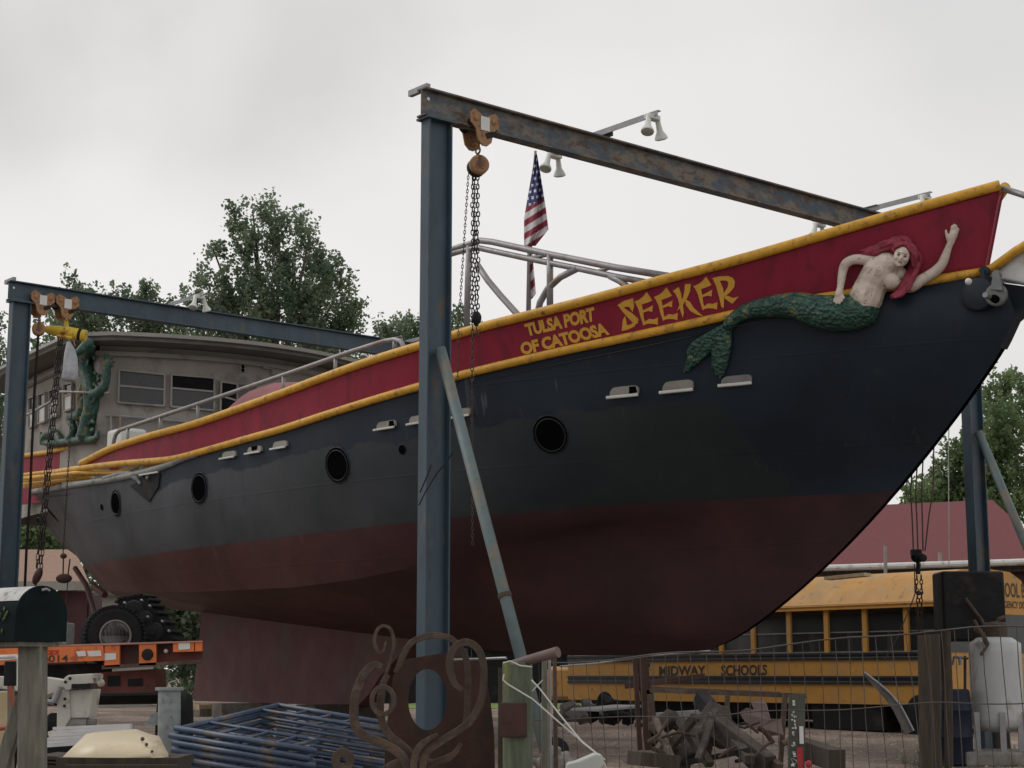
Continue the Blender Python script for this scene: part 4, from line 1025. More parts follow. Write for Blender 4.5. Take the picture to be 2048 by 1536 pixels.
# deckhouse at the stern
HC = to_ship(plane_hit(196, 800, SO + NX * 1.9, NX)); tc0 = HC[0]
ZB, ZT = 4.25, 6.83
def front_t(w): return tc0 - .85 * (1 - ((w + .8) / 2.7) ** 2)
fr_pts = [(front_t(w), w) for w in np.linspace(-3.5, 1.9, 28)]
outline = fr_pts + [(tc0 + 1.6, 1.72), (tc0 + 3.6, 1.45), (tc0 + 5.2, 1.1), (tc0 + 5.2, -2.6), (tc0 + 1.5, -3.5)]
wall = MB()
n_ = len(outline)
for i in range(n_):
    a, b = outline[i], outline[(i+1) % n_]
    wall.add([ship(a[0], a[1], ZB), ship(b[0], b[1], ZB), ship(b[0], b[1], ZT), ship(a[0], a[1], ZT)], [(0, 1, 2, 3)])
BW = BVHTree.FromPolygons([tuple(v) for v in wall.v], [tuple(f) for f in wall.f])
dh = wall.build('deckhouse', M['stucco'], SHP, smooth=30)
def off_outline(d):
    c = Vector((sum(p[0] for p in outline) / n_, sum(p[1] for p in outline) / n_)); r = []
    for i, p in enumerate(outline):
        a = Vector(outline[i-1]); b = Vector(outline[(i+1) % n_]); t = (b - a).normalized(); nn = Vector((t.y, -t.x))
        if nn.dot(Vector(p) - c) < 0: nn = -nn
        q = Vector(p) + nn * d; r.append(q)
    return r
g = MB(); ro = off_outline(.55); g.prism([ship(p.x, p.y, ZT) for p in ro], UP * .13); g.build('roof', M['roofedge'], dh, smooth=0)
g = MB(); ro = off_outline(.57); g.tube([ship(p.x, p.y, ZT + .10) for p in ro], .045, 4, closed=True); g.build('fascia', M['trimgrey'], dh, smooth=0)
g = MB(); ro = off_outline(.06); g.tube([ship(p.x, p.y, ZT - .14) for p in ro[:31]], .05, 4); g.build('cornice', M['trimgrey'], dh, smooth=0)
def wquad(pts, off):
    r = []; nn = None
    for x, y in pts:
        h, n = hit(x, y, off, BW)
        if h is None: return None, None
        r.append(h); nn = n
    return r, nn
def window(q, lower, cols, name='window'):
    (x0, y0), (x1, y1), (x2, y2), (x3, y3) = q
    r, n = wquad(q, .045)
    if r is None: return
    fr = MB()
    for a, b in zip(r, r[1:] + r[:1]): fr.bar(a, b, .03, .06, n)
    w = fr.build(name, M['stucco'], dh, smooth=0)
    lp = lambda a, b, f: (a[0] + (b[0]-a[0])*f, a[1] + (b[1]-a[1])*f)
    ml, mr = lp(q[0], q[3], lower), lp(q[1], q[2], lower)
    up, n = wquad([q[0], q[1], mr, ml], .040); lo, n2 = wquad([ml, mr, q[2], q[3]], .048)
    g = MB(); g.prism(up, n * -.03); g.build('upper_pane', cols[0], w, smooth=0)
    g = MB(); g.prism(lo, n2 * -.03); g.build('lower_pane', cols[1], w, smooth=0)
    m0, n3 = wquad([ml, mr], .055); g = MB(); g.bar(m0[0], m0[1], .03, .025, n3); g.build('sash_rail', M['trimgrey'], w, smooth=0)
M['openwin'] = pmat('open window gloom', (.012, .012, .013), .8, var=.3, spec=.1); bh_ = M['openwin']; gg, gd_, wp = M['glassgrey'], M['glass'], M['whitepaint']
window([(239, 741), (329, 750), (328, 813), (237, 806)], .48, (gg, gg))
window([(342, 750), (427, 757), (426, 822), (341, 814)], .42, (bh_, gg))
window([(440, 764), (472, 769), (472, 835), (438, 822)], .5, (bh_, bh_))
r, n = wquad([(476, 768), (512, 774), (512, 850), (476, 845)], .02)
g = MB(); g.prism(r, n * -.02); g.build('door', M['glassgrey'], dh, smooth=0)
for q in (((134, 770), (150, 766), (150, 818), (134, 824)), ((105, 782), (122, 776), (122, 832), (105, 838)), ((83, 790), (97, 786), (97, 843), (83, 848)), ((64, 797), (76, 793), (76, 852), (64, 857))):
    window(list(q), .42, (gd_, wp))
r, n = wquad([(478, 722), (490, 724), (490, 746), (478, 744)], .03); g = MB(); g.prism(r, n * -.02); bx_ = g.build('vent', M['trimgrey'], dh, smooth=0)
for k in range(3):
    h, n = hit(484, 727 + k * 7, .035, BW); g = MB(); g.ell(h, .03, .03, .03); g.build('vent_hole', M['blackhole'], bx_)
g = MB(); pp = [hit(x, y, .10, BW)[0] for x, y in ((212, 833), (240, 834), (300, 839), (380, 847))]; g.tube(pp, .03, 8)
for x, y0, y1 in ((223, 834, 865), (241, 836, 858)): g.tube([hit(x, y0, .1, BW)[0], hit(x, y1, .1, BW)[0]], .025, 8)
g.tube([hit(204, 869, .1, BW)[0], hit(222, 870, .1, BW)[0]], .02, 6)
g.build('water_pipe', M['railpipe'], dh)
g = MB()
for x0, y0, x1, y1 in ((522, 733, 640, 752), (540, 745, 690, 765)):
    a = hit(x0, y0, .05, BW)[0]; b = hit(x1, y1, .05, BW)[0]
    if a and b: g.bar(a, b, .05, .08)
g.build('eave_board', M['trimgrey'], dh, smooth=0)

# deck handrails (pale pipe)
WR = 2.45
g = MB(); g.tube([B(x, y, WR) for x, y in ((225, 905), (228, 880), (232, 868), (240, 860), (300, 840), (450, 790), (600, 739), (700, 704), (770, 682), (790, 679), (802, 683), (808, 695), (809, 710))], .032, 9)
hr = g.build('handrail', M['railpipe'], SHP, smooth=180)
for x, y0, y1 in ((256, 855, 890), (321, 834, 868), (396, 808, 852), (567, 750, 790), (671, 715, 752), (789, 680, 706)):
    g = MB(); g.tube([B(x, y0, WR), B(x - 1, y1, WR)], .024, 8); g.build('stanchion', M['railpipe'], hr, smooth=180)
WB = 1.2
a0 = B(908, 497, WB)
g = MB()
g.tube([B(x, y, WB) for x, y in ((880, 508), (912, 496), (945, 486), (958, 481), (985, 484), (1100, 509), (1230, 535), (1340, 553))], .042, 9)
g.tube([B(x, y, WB) for x, y in ((880, 515), (912, 505), (940, 498), (958, 496), (1050, 516), (1160, 538), (1230, 553), (1300, 566))], .038, 9)
g.tube([B(x, y, WB) for x, y in ((1063, 516), (1102, 508))], .028, 8); g.tube([B(x, y, WB) for x, y in ((1192, 545), (1222, 534))], .028, 8)
df = g.build('deck_frame', M['railpipe'], SHP, smooth=180)
for pts in ([(939, 492), (936, 560), (933, 670)], [(1100, 510), (1100, 560), (1100, 630)], [(955, 530), (975, 560), (1000, 590), (1045, 640), (1075, 668)], [(1155, 537), (1120, 555), (1095, 578), (1080, 605), (1072, 640)], [(1220, 552), (1240, 562), (1262, 580), (1280, 600)]):
    g = MB(); g.tube([B(x, y, WB) for x, y in pts], .042, 9); g.build('frame_strut', M['railpipe'], df, smooth=180)
# rail round the dragon
g = MB(); g.tube([hit(x, y, .35, BW)[0] or P(x, y, 28.5) for x, y in ((50, 848), (100, 830), (140, 808), (150, 794), (160, 787), (185, 788))] + [hit(222, 793, .35, BW)[0]], .024, 8)
g.build('balcony_rail', M['railpipe'], dh, smooth=180)

# green dragon on the house corner
def on2(px, py, o):
    d = ray(px, py).normalized(); h = BW.ray_cast(CAM, d)
    return (h[0] if h[0] else P(px, py, 27.5)) - d * o
def dlimb(g, pts, n=12):
    C = [on2(x, y, o) for x, y, o, r in pts]; R = [r for *_, r in pts]; c2 = []; r2 = []
    for i in range(len(C) - 1):
        for j in range(5):
            f = j / 5; c2.append(catmull(C[max(0, i-1)], C[i], C[i+1], C[min(len(C)-1, i+2)], f)); r2.append(R[i] + (R[i+1] - R[i]) * f)
    c2.append(C[-1]); r2.append(R[-1]); g.tube(c2, r2, n)
    g.ell(c2[0], r2[0], r2[0], r2[0]); g.ell(c2[-1], r2[-1], r2[-1], r2[-1])
g = MB()
dlimb(g, [(176, 688, .25, .10), (174, 712, .22, .13), (176, 745, .2, .14), (182, 775, .2, .15), (184, 810, .2, .14), (178, 845, .2, .15), (174, 868, .2, .17)])
dlimb(g, [(172, 690, .3, .085), (160, 702, .36, .07), (153, 706, .4, .045)]); dlimb(g, [(165, 716, .35, .04), (156, 722, .38, .03)])
for x, y in ((184, 682), (190, 692), (190, 706)): dlimb(g, [(178, y + 8, .25, .04), (x, y, .25, .012)], 8)
dlimb(g, [(188, 790, .25, .10), (204, 780, .28, .085), (212, 758, .3, .075), (214, 735, .3, .065), (213, 722, .3, .06)])
for x, y in ((209, 706), (217, 708), (226, 716), (230, 724), (228, 734)): dlimb(g, [(214, 724, .3, .035), (x, y, .32, .012)], 8)
dlimb(g, [(168, 800, .28, .07), (160, 830, .35, .09), (150, 832, .38, .085), (140, 838, .38, .08), (148, 860, .36, .06), (138, 876, .36, .055)])
for x, y in ((128, 882), (135, 886), (143, 884)): dlimb(g, [(136, 874, .38, .03), (x, y, .4, .012)], 8)
dlimb(g, [(120, 884, .3, .07), (112, 868, .32, .075), (100, 866, .34, .08), (90, 874, .34, .08), (84, 884, .33, .05), (82, 866, .32, .025)])
dlimb(g, [(84, 885, .3, .05), (110, 886, .3, .06), (160, 880, .26, .07), (190, 878, .24, .06), (196, 864, .24, .03)])
for k in range(9):
    y = 740 + k * 15; dlimb(g, [(168, y, .24, .06), (159, y - 5, .27, .014)], 6)
rq = random.Random(6)
for k in range(40):
    f = rq.random(); y = 700 + 165 * f; x = 178 + 6 * math.sin(f * 6) + rq.choice((-15, 14, -8, 8)); dlimb(g, [(x, y, .28, .035), (x + rq.uniform(-5, 5), y - rq.uniform(3, 8), .34, .012)], 6)
g.remesh(.015, 1, .4); dg_ = g.build('dragon_statue', M['jade'], dh, smooth=180)
M['ochre'] = pmat('ochre scales', (.24, .17, .05), .5, var=.4, scale=20, stain=(.05, .09, .06), stain_amt=.4, stain_scale=14)
g = MB()
for k in range(26):
    f = k / 25; y = 735 + 130 * f; x = 163 + 5 * math.sin(f * 7 + 1); c_ = on2(x, y, .34); g.ell(c_, .05, .03, .035)
g.remesh(.014, 1, .3); g.build('belly_scales', M['ochre'], dg_, smooth=180)

# things on the deck
def px_mound(name, m, label, cat, pts, w, dep):
    g = MB(); cs = [B(x, y, w) for x, y in pts]
    base = B(pts[0][0], pts[0][1], w)
    rows = []
    zlo = min(c.z for c in cs) - .5
    for k in range(9):
        a = math.pi * k / 8; f = math.sin(a)
        rows.append([Vector((c.x, c.y, zlo + (c.z - zlo) * (.35 + .65 * f))) + NX * (-math.cos(a) * dep) for c in cs])
    g.grid(rows); return g.solo(name, m, label, cat, (base.x, base.y, zlo), PHI, smooth=60)
px_mound('covered_dinghy', M['tarp'], 'faded red tarp over a mound on the deck behind the bulwark', 'tarp', [(528, 800), (540, 784), (556, 772), (580, 765), (600, 764), (620, 768), (640, 778)], 1.0, .7)
g = MB(); c = B(253, 892, 2.0)
g.box(c, .55, .45, .52, AX, NX, UP)
g.solo('storage_tub', M['lampwhite'], 'small white plastic tub behind the lower end of the handrail', 'tub', c - UP * .26, PHI, bevel=.06)

# ------------------------------------------------------------------ gantries
HT = 5.675 + EYE            # top of the beams
def gantry(label, near_top, L, beam_mat, kind, brace_L):
    o = Vector((near_top.x, near_top.y, ground_z(near_top.y)))
    root = thing('gantry_crane', label, 'gantry', o, PHI, 'blue steel gantries over the ship')
    dp, bw = .29, .14
    def at(k, z, a=0.0): return o + BX * k + UP * (z - o.z) + AX * a
    g = MB(); g.ibeam(at(-.06, HT - dp/2), at(L, HT - dp/2), UP, dp, bw)
    g.build('beam', beam_mat, root, smooth=0, bevel=.004)
    for k in (.14, L - .14):
        gz = ground_z((o + BX * k).y)
        g = MB(); b0 = at(k, gz - .05); t0 = at(k, HT - dp)
        g.ibeam(b0, t0, BX, .29, .135, .02, .016)
        p = g.build('post', M['steelblue'], root, smooth=0, bevel=.004)
        g = MB(); g.box(at(k, HT - dp - .012), .36, .20, .022, BX, AX, UP); g.build('cap_plate', M['steelblue'], p, smooth=0)
        g = MB(); g.box(at(k, gz + .02), .42, .32, .03, BX, AX, UP); g.build('base_plate', M['rustplate'], p, smooth=0)
        if brace_L:
            g = MB(); f = at(k, 4.5, -.08); e = f - AX * brace_L; e.z = ground_z(e.y) - .05
            g.tube([f, e], .055, 12); br = g.build('brace_pipe', M['brace'], root, smooth=180)
            m_ = f.lerp(e, .56); d_ = (e - f).normalized()
            g = MB(); g.tube([m_ - d_ * .02, m_ + d_ * .02], .064, 12); g.build('tie_wire', M['rust'], br)
    for k, z in ((.02, HT - .14),):
        g = MB(); c = at(k, HT - .10, -.0105); g.lathe(c, -AX, [(.018, 0), (.018, .006)], 12); g.build('bolt_hole', M['label'], root)
    return root, at
near1 = P(852, 178, 16.0)
GA, atA = gantry('tall blue steel gantry with rust bitten beam over the bow', near1, 9.05, M['beamrust'], 0, 1.72)
near2 = P(25, 562, 24.27)
GB, atB = gantry('blue steel gantry spanning the stern at left', near2, 8.6, M['steelblue'], 1, 0)
# cables round the tall post
g = MB(); o = atA(.0, 3.4, -.1)
pts = [(905, 905), (893, 925), (875, 945), (850, 985), (838, 1010)]
pl = atA(0, 0, -.16)
g.tube([plane_hit(x, y, pl, AX) for x, y in pts], .008, 6); g.tube([plane_hit(x, y, pl, AX) for x, y in ((862, 930), (855, 950), (840, 985))], .008, 6)
g.build('cable', M['dark'], GA)

# floodlights: an angle iron arm with two lamps, made once and copied
fl0 = thing('floodlight', 'x', 'floodlight', (0, 0, 0), 0, 'twin floodlights on the gantry beams')
g = MB(); g.bar((-.12, 0, .03), (.9, 0, .03), .008, .06); g.bar((-.12, .025, .06), (.9, .025, .06), .05, .008)
g.build('arm', M['galv'], fl0, smooth=0)
for y, tilt_ in ((-.05, (.25, -.35, -1)), (.07, (-.15, .45, -1))):
    ax = Vector(tilt_).normalized(); b = Vector((.82, y, .02))
    g = MB(); g.lathe(b, ax, [(.022, 0), (.028, .02), (.028, .09), (.03, .10), (.034, .15), (.062, .20), (.070, .225), (.066, .235)], 18)
    lp_ = g.build('lamp', M['lampwhite'], fl0)
    g = MB(); g.lathe(b + ax * .2355, ax, [(.062, 0), (.045, .008), (0, .012)], 18); g.build('lens', M['lens'], lp_)
g = MB(); g.box((.82, 0, 0), .09, .16, .05); g.build('junction_box', M['lampwhite'], fl0, bevel=.008)
LB = ['twin floodlight arm reaching forward from the middle of the tall beam', 'twin floodlight arm low over the bow rail at the far end of the tall beam',
      'twin white lamps hanging behind the tall beam beside the flag', 'twin white lamps hanging behind the tall beam near the bow rail',
      'twin floodlight arm above the middle of the left gantry beam', 'twin floodlight arm at the far end of the left beam near the tall post',
      'twin lamps behind the far end of the left beam near the handrail top']
for at_, lab in ((atA, 'short steel bar stub on the near corner of the tall gantry'), (atB, 'short steel bar stub on the near corner of the left gantry')):
    g = MB(); g.bar(at_(.03, HT + .035), at_(.03, HT + .035, .30), .05, .06)
    g.solo('bar_stub', M['galv'], lab, 'bar', at_(.03, HT + .03), PHI, smooth=0)
angA = PHI; angB = PHI + math.pi
spots = [(atA(2.31, HT), angB), (atA(6.94, HT), angB), (atA(2.42, HT), angA), (atA(6.96, HT), angA),
         (atB(2.62, HT), angB), (atB(7.25, HT), angB), (atB(7.0, HT), angA)]
for i, (l, a) in enumerate(spots):
    if i == 0:
        fl0.location = l; fl0.rotation_euler = (0, 0, a); fl0['label'] = LB[0]
    else: copy_thing(fl0, l, a, LB[i])

# trolleys and chain hoists
def trolley(label, c, loc_mat, sc=1.0):
    """c: point on the lower flange of a beam"""
    root = thing('beam_trolley', label, 'trolley', c, PHI, 'beam trolleys')
    ex, ey = -BX, AX
    def q(a, b, z): return c + BX * (a*sc) + AX * (b*sc) + UP * (z*sc)
    for sgn in (-1, 1):
        g = MB()
        pts = [(-.20, .14), (-.14, .19), (-.07, .16), (0, .12), (.07, .16), (.14, .19), (.20, .14), (.19, .04), (.12, -.02), (.09, -.14), (.03, -.19), (-.03, -.19), (-.09, -.14), (-.12, -.02), (-.19, .04)]
        g.prism([q(a, sgn * .10, z) for a, z in pts], AX * (.016 * sgn)); pl_ = g.build('side_plate', loc_mat, root, smooth=0)
        if sgn < 0:
            g = MB(); g.box(q(.0, -.122, .05), .12*sc, .004, .15*sc, BX, AX, UP); g.build('maker_plate', M['label'], pl_, smooth=0)
            for a in (-.12, .12):
                g = MB(); g.lathe(q(a, -.116, .09), -AX, [(.03*sc, 0), (.03*sc, .012), (.012*sc, .02)], 12); g.build('axle_boss', loc_mat, pl_)
            g = MB(); g.box(q(.07, -.119, -.06), .12*sc, .006, .06*sc, (BX + UP*.4).normalized(), AX, (UP - BX*.4).normalized()); g.build('slot', M['dark'], pl_, smooth=0)
        for a in (-.12, .12):
            g = MB(); g.lathe(q(a, sgn * .095, .05), -AX * sgn, [(.075*sc, 0), (.06*sc, .03*sc), (.06*sc, .05*sc)], 16); g.build('wheel', M['dark'], root)
    g = MB(); g.tube([q(0, -.11, -.13), q(0, .11, -.13)], .02*sc, 10); g.tube([q(0, 0, -.12), q(0, 0, -.17), q(.01, 0, -.20)], .022*sc, 8); g.build('load_pin', M['hoist'], root)
    return root, q
def hoist(label, c, sc, face):
    """c: eye of the top hook"""
    root = thing('chain_hoist', label, 'hoist', c, PHI, 'chain hoists under the beams')
    ex = (AX * -.55 + BX * -.25).normalized()           # axle of the drum
    ex = (-AX * .8 + NX * .35).normalized()
    g = MB(); g.torus(c - UP * .03*sc, BX, .045*sc, .013*sc, 18, 8); g.tube([c - UP*.07*sc, c - UP*.13*sc], .02*sc, 8); g.build('hook', M['hoist'], root)
    b = c - UP * .25 * sc
    g = MB(); g.lathe(b + ex * .01, ex, [(.10*sc, 0), (.135*sc, .012), (.135*sc, .08*sc), (.11*sc, .10*sc), (.09*sc, .10*sc), (.08*sc, .09*sc), (.0, .09*sc)], 28); g.build('front_cover', face, root)
    g = MB(); g.lathe(b - ex * .05*sc, ex, [(.13*sc, 0), (.13*sc, .035*sc), (.10*sc, .04*sc), (.10*sc, .058*sc)], 28); g.build('hand_wheel', M['dark'], root)
    g = MB(); g.lathe(b - ex * .12*sc, ex, [(.09*sc, 0), (.13*sc, .012), (.13*sc, .06*sc)], 28); g.build('back_cover', M['dark'], root)
    return root, b
ca = atA(.66, HT - .29)
tr, q = trolley('brown and tan beam trolley with white label under the tall beam', ca, M['hoist'], .95)
hA, bA = hoist('orange chain hoist with three dark chain falls beside the tall post', q(.0, 0, -.19), .74, M['hoist'])
pA = bA
plA = bA
def on_pl(px, py, p, n=None):
    return plane_hit(px, py, p, Vector((0, 1, 0)))
rg = random.Random(2)
g = MB()
for (x0, y0, x1, y1) in ((946, 342, 944, 645), (950, 342, 949, 648), (955, 342, 955, 636)):
    g.chain(on_pl(x0, y0, bA), on_pl(x1, y1, bA), .046, .0062, .016, .006, rg)
ch = g.build('load_chain', M['chain'], hA, smooth=180)
g = MB(); g.chain(on_pl(937, 345, bA), on_pl(917, 655, bA), .035, .0038, .010, 0, rg); g.chain(on_pl(917, 655, bA), on_pl(915, 760, bA), .035, .0038, .010, 0, rg)
g.build('hand_chain', M['rustchain'], hA, smooth=180); g = MB(); g.chain(on_pl(945, 650, bA), on_pl(944, 770, bA), .046, .0055, .014, 0, rg); g.chain(on_pl(952, 650, bA), on_pl(955, 672, bA), .046, .0055, .014, 0, rg)
g.chain(on_pl(944, 770, bA), on_pl(945, 1090, bA), .035, .0042, .010, 0, rg)
g.build('hand_chain', M['rustchain'], hA, smooth=180)
g = MB(); cc = on_pl(953, 636, bA); g.ell(cc, .05, .05, .07); g.tube([cc, cc - UP*.08], .02, 8); g.build('lower_hook', M['dark'], hA)

# left gantry
c1 = atB(.44, HT - .29); c2 = atB(.83, HT - .29)
t1, q1 = trolley('brown beam trolley nearest the left post with large white label', c1, M['hoist'], .95)
t2, q2 = trolley('brown beam trolley second from the left post with small label', c2, M['hoist'], .95)
h1, b1 = hoist('dark chain hoist with brown rim beside the left post', q1(-.0, 0, -.20), .72, M['hoist'])
# yellow spreader hoist body
ys_ = thing('hoist_body', 'yellow cylindrical hoist body with black band hanging under the left beam', 'hoist', q2(0, 0, -.3), PHI, 'chain hoists under the beams')
sY = q2(0, 0, 0).y
def pb(x, y, dy=0): return P(x, y, sY + dy)
g = MB(); g.tube([pb(92, 658), pb(116, 661), pb(135, 664)], [.055, .075, .075], 16); g.tube([pb(132, 664), pb(172, 672)], .088, 18); g.build('barrel', M['hoistyel'], ys_)
g = MB(); g.tube([pb(157, 669), pb(163, 670.2)], .091, 18); g.build('black_band', M['dark'], ys_)
g = MB(); g.tube([pb(114, 672, -.05), pb(145, 676, -.05)], .03, 10); g.tube([pb(132, 640), pb(134, 656)], .03, 8); g.build('hook_shank', M['hoistyel'], ys_)
bag = MB()
cs = [(137, 684, .03), (140, 700, .075), (141, 716, .10), (141, 738, .11), (139, 756, .115), (138, 762, .09)]
bag.tube([pb(x, y, -.1) for x, y, r in cs], [r for *_, r in cs], 14)
M['bag'] = pmat('grey chain bag', (0.34, 0.36, 0.40), 0.8, var=.15, scale=6, stain=(.5, .5, .5), stain_amt=.2, bump=.4, bump_scale=12)
bag.build('chain_bag', M['bag'], ys_, smooth=180)
g = MB(); g.tube([pb(138, 672, -.05), pb(139, 690, -.1)], .012, 6); g.tube([pb(146, 674, -.05), pb(150, 692, -.1)], .010, 6); g.build('bag_strap', M['hoist'], ys_)
g = MB()
for x0, y0, x1, y1 in ((117, 676, 73, 1135), (121, 676, 77, 1140), (125, 676, 82, 1140)):
    g.chain(pb(x0, y0), pb(x1, y1), .10, .007, .02, 0, rg)
g.build('hoist_chain', M['chain'], ys_, smooth=180); g = MB(); g.chain(pb(152, 676), pb(126, 1108), .07, .005, .012, 0, rg)
g.build('hoist_chain', M['chain'], ys_, smooth=180)
g = MB(); g.ell(pb(75, 1152), .075, .06, .13, rot_to((.4, 0, 1))); g.tube([pb(73, 1162), pb(69, 1176), pb(74, 1182)], .02, 8); g.build('hook_block', M['maroonwall'], ys_)
g = MB(); g.ell(pb(127, 1112), .05, .05, .04); g.tube([pb(127, 1112), pb(126, 1150)], .012, 6); g.tube([pb(140, 1118), pb(136, 1150)], .012, 6); g.ell(pb(128, 1157), .12, .07, .07); g.tube([pb(136, 1160), pb(128, 1245)], .008, 6); g.build('lower_block', M['rustplate'], ys_)
g = MB(); g.tube([b1, on_pl(68, 800, b1), on_pl(60, 990, b1), on_pl(53, 1100, b1), on_pl(48, 1210, b1)], .022, 6); 
g.build('fall_rope', M['dark'], h1)

# bow hoist chains under the stem
CBY = atA(8.2, 0).y
bw_ = P(1835, 1110, CBY)
hb_ = thing('chain_block', 'black chain block hanging under the bow in front of the bus', 'chain block', bw_, PHI)
def pc(x, y): return P(x, y, CBY)
g = MB(); g.ell(pc(1835, 1114), .085, .07, .075); g.box(pc(1832, 1105), .12, .10, .07); g.lathe(pc(1842, 1117) - Vector((0, .09, 0)), (0, -1, 0), [(.05, 0), (.05, .02), (.02, .03)], 14); g.tube([pc(1837, 1126), pc(1836, 1148)], .03, 8); g.build('block_body', M['dark'], hb_)
g = MB()
for x0, x1 in ((1821, 1827), (1831, 1836), (1843, 1846), (1866, 1850)):
    up_ = pc(x0, 985); tp_ = atA(8.2 + (x0 - 1840) * .004, HT - .29); g.tube([tp_, up_, pc(x0 + (x1 - x0) * .5, 1030), pc(x1, 1102)], .0095, 5)
g.build('fall_chain', M['rustchain'], hb_)
g = MB(); g.chain(pc(1833, 1150), pc(1837, 1262), .055, .007, .018, .006, rg); g.chain(pc(1843, 1150), pc(1843, 1262), .055, .007, .018, .006, rg); g.tube([pc(1829, 1128), pc(1830, 1188), pc(1822, 1210), pc(1795, 1275), pc(1768, 1322)], .008, 5)
g.tube([pc(1834, 1182), pc(1838, 1188), pc(1846, 1185)], .02, 6)
g.build('hook_chain', M['rustchain'], hb_)
g = MB(); g.tube([atA(8.62, HT - .29), P(1897, 900, atA(8.62, 0).y), P(1898, 1130, atA(8.62, 0).y)], .0065, 5)
g.solo('hanging_cord', M['cord'], 'thin pale cord hanging from the bow beside the far post', 'cord', P(1898, 1130, atA(8.62, 0).y))

# flag on a pole
fp0 = B(1056, 668, .6); FY = fp0.y
fg = thing('flagpole', 'wooden pole with a drooping American flag standing on the deck', 'flag', fp0)
def pf(x, y, d=0.0): return P(x, y, FY + d)
g = MB(); g.tube([pf(1056, 690), pf(1059, 500), pf(1071, 302)], [.034, .03, .018], 10); g.build('pole', M['railpipe'], fg, smooth=180)
# flag hangs in folds from the hoist edge; stripes run across the cloth
NU, NV = 40, 60
top = [(1072, 306), (1053, 430), (1049, 500), (1052, 590), (1056, 600)]
def flag_mat():
    m = bpy.data.materials.new('flag cloth'); m.use_nodes = True
    N, L = m.node_tree.nodes, m.node_tree.links; b = N['Principled BSDF']; b.inputs['Roughness'].default_value = .85
    at = N.new('ShaderNodeAttribute'); at.attribute_name = 'Col'; L.new(at.outputs['Color'], b.inputs['Base Color']); return m
def edgeL(f): return lerp_tab([(0, 1070), (.2, 1064), (.45, 1056), (.7, 1048), (1, 1048)], f)
def edgeR(f): return lerp_tab([(0, 1074), (.25, 1082), (.6, 1092), (.82, 1097), (1, 1071)], f)
nv, nu = 120, 44
vs = []; cols = []; fs = []
RED, WHT, BLU = (.24, .028, .05, 1), (.62, .60, .60, 1), (.035, .045, .15, 1)
for i in range(nv + 1):
    f = i / nv; y = 308 + f * 184
    for k in range(nu + 1):
        u = k / nu; x = edgeL(f) + (edgeR(f) - edgeL(f)) * u
        d = .07 * math.sin(u * 9 + f * 2.0) * min(1, f * 2) + .03 * math.sin(u * 17 + f * 5)
        vs.append(pf(x, y, -.06 + d))
me_f = []
for i in range(nv):
    for k in range(nu):
        u = (k + .5) / nu; f = (i + .5) / nv; x = edgeL(f) + (edgeR(f) - edgeL(f)) * u; y = 308 + f * 184
        if f > .86 and (u > 1.0 - (f - .86) * .6 and False): continue
        fs.append((i*(nu+1)+k, i*(nu+1)+k+1, (i+1)*(nu+1)+k+1, (i+1)*(nu+1)+k))
        # stripes slope up to the right in the folds
        yy = y + (x - 1048) * .62
        s = (yy - 428) / 13.0
        if y + (x - 1048) * .55 < 418 + 0:
            c = BLU
            gx = (x - 1040) / 10.0; gy = (y + (x - 1048) * .2 - 330) / 12.5
            row = math.floor(gy); ox = gx + .5 * (row % 2)
            if abs(ox - round(ox)) < .24 and abs(gy - row - .5) < .22: c = WHT
        else:
            c = WHT if int(math.floor(s)) % 2 == 0 else RED
        cols.append(c)
me = bpy.data.meshes.new('flag'); Mi = ROOTM[fg.name].inverted()
me.from_pydata([tuple(Mi @ v) for v in vs], [], fs)
ca_ = me.color_attributes.new('Col', 'FLOAT_COLOR', 'CORNER')
for p in me.polygons:
    p.use_smooth = True
    for li in p.loop_indices: ca_.data[li].color = cols[p.index]
me.materials.append(flag_mat()); fo = bpy.data.objects.new('flag', me); COL.objects.link(fo); fo.parent = fg
vs = []; cols = []; fs = []; nv, nu = 40, 10
for i in range(nv + 1):
    f = i / nv; y = 488 + f * 110
    for k in range(nu + 1):
        u = k / nu; x0 = 1060 + 2 * f; x1 = lerp_tab([(0, 1064), (.4, 1067), (.9, 1072), (1, 1064)], f)
        vs.append(pf(x0 + (x1 - x0) * u, y, -.05 + .03 * math.sin(u * 6)))
for i in range(nv):
    for k in range(nu):
        fs.append((i*(nu+1)+k, i*(nu+1)+k+1, (i+1)*(nu+1)+k+1, (i+1)*(nu+1)+k))
        cols.append(RED if math.floor((i * 2.75 + k * 1.0 - 6) / 17) % 2 == 0 else WHT)
me2 = bpy.data.meshes.new('flag_tail'); me2.from_pydata([tuple(Mi @ v) for v in vs], [], fs)
ca2 = me2.color_attributes.new('Col', 'FLOAT_COLOR', 'CORNER')
for p in me2.polygons:
    for li in p.loop_indices: ca2.data[li].color = cols[p.index]
me2.materials.append(me.materials[0]); f2 = bpy.data.objects.new('flag_tail', me2); COL.objects.link(f2); f2.parent = fo

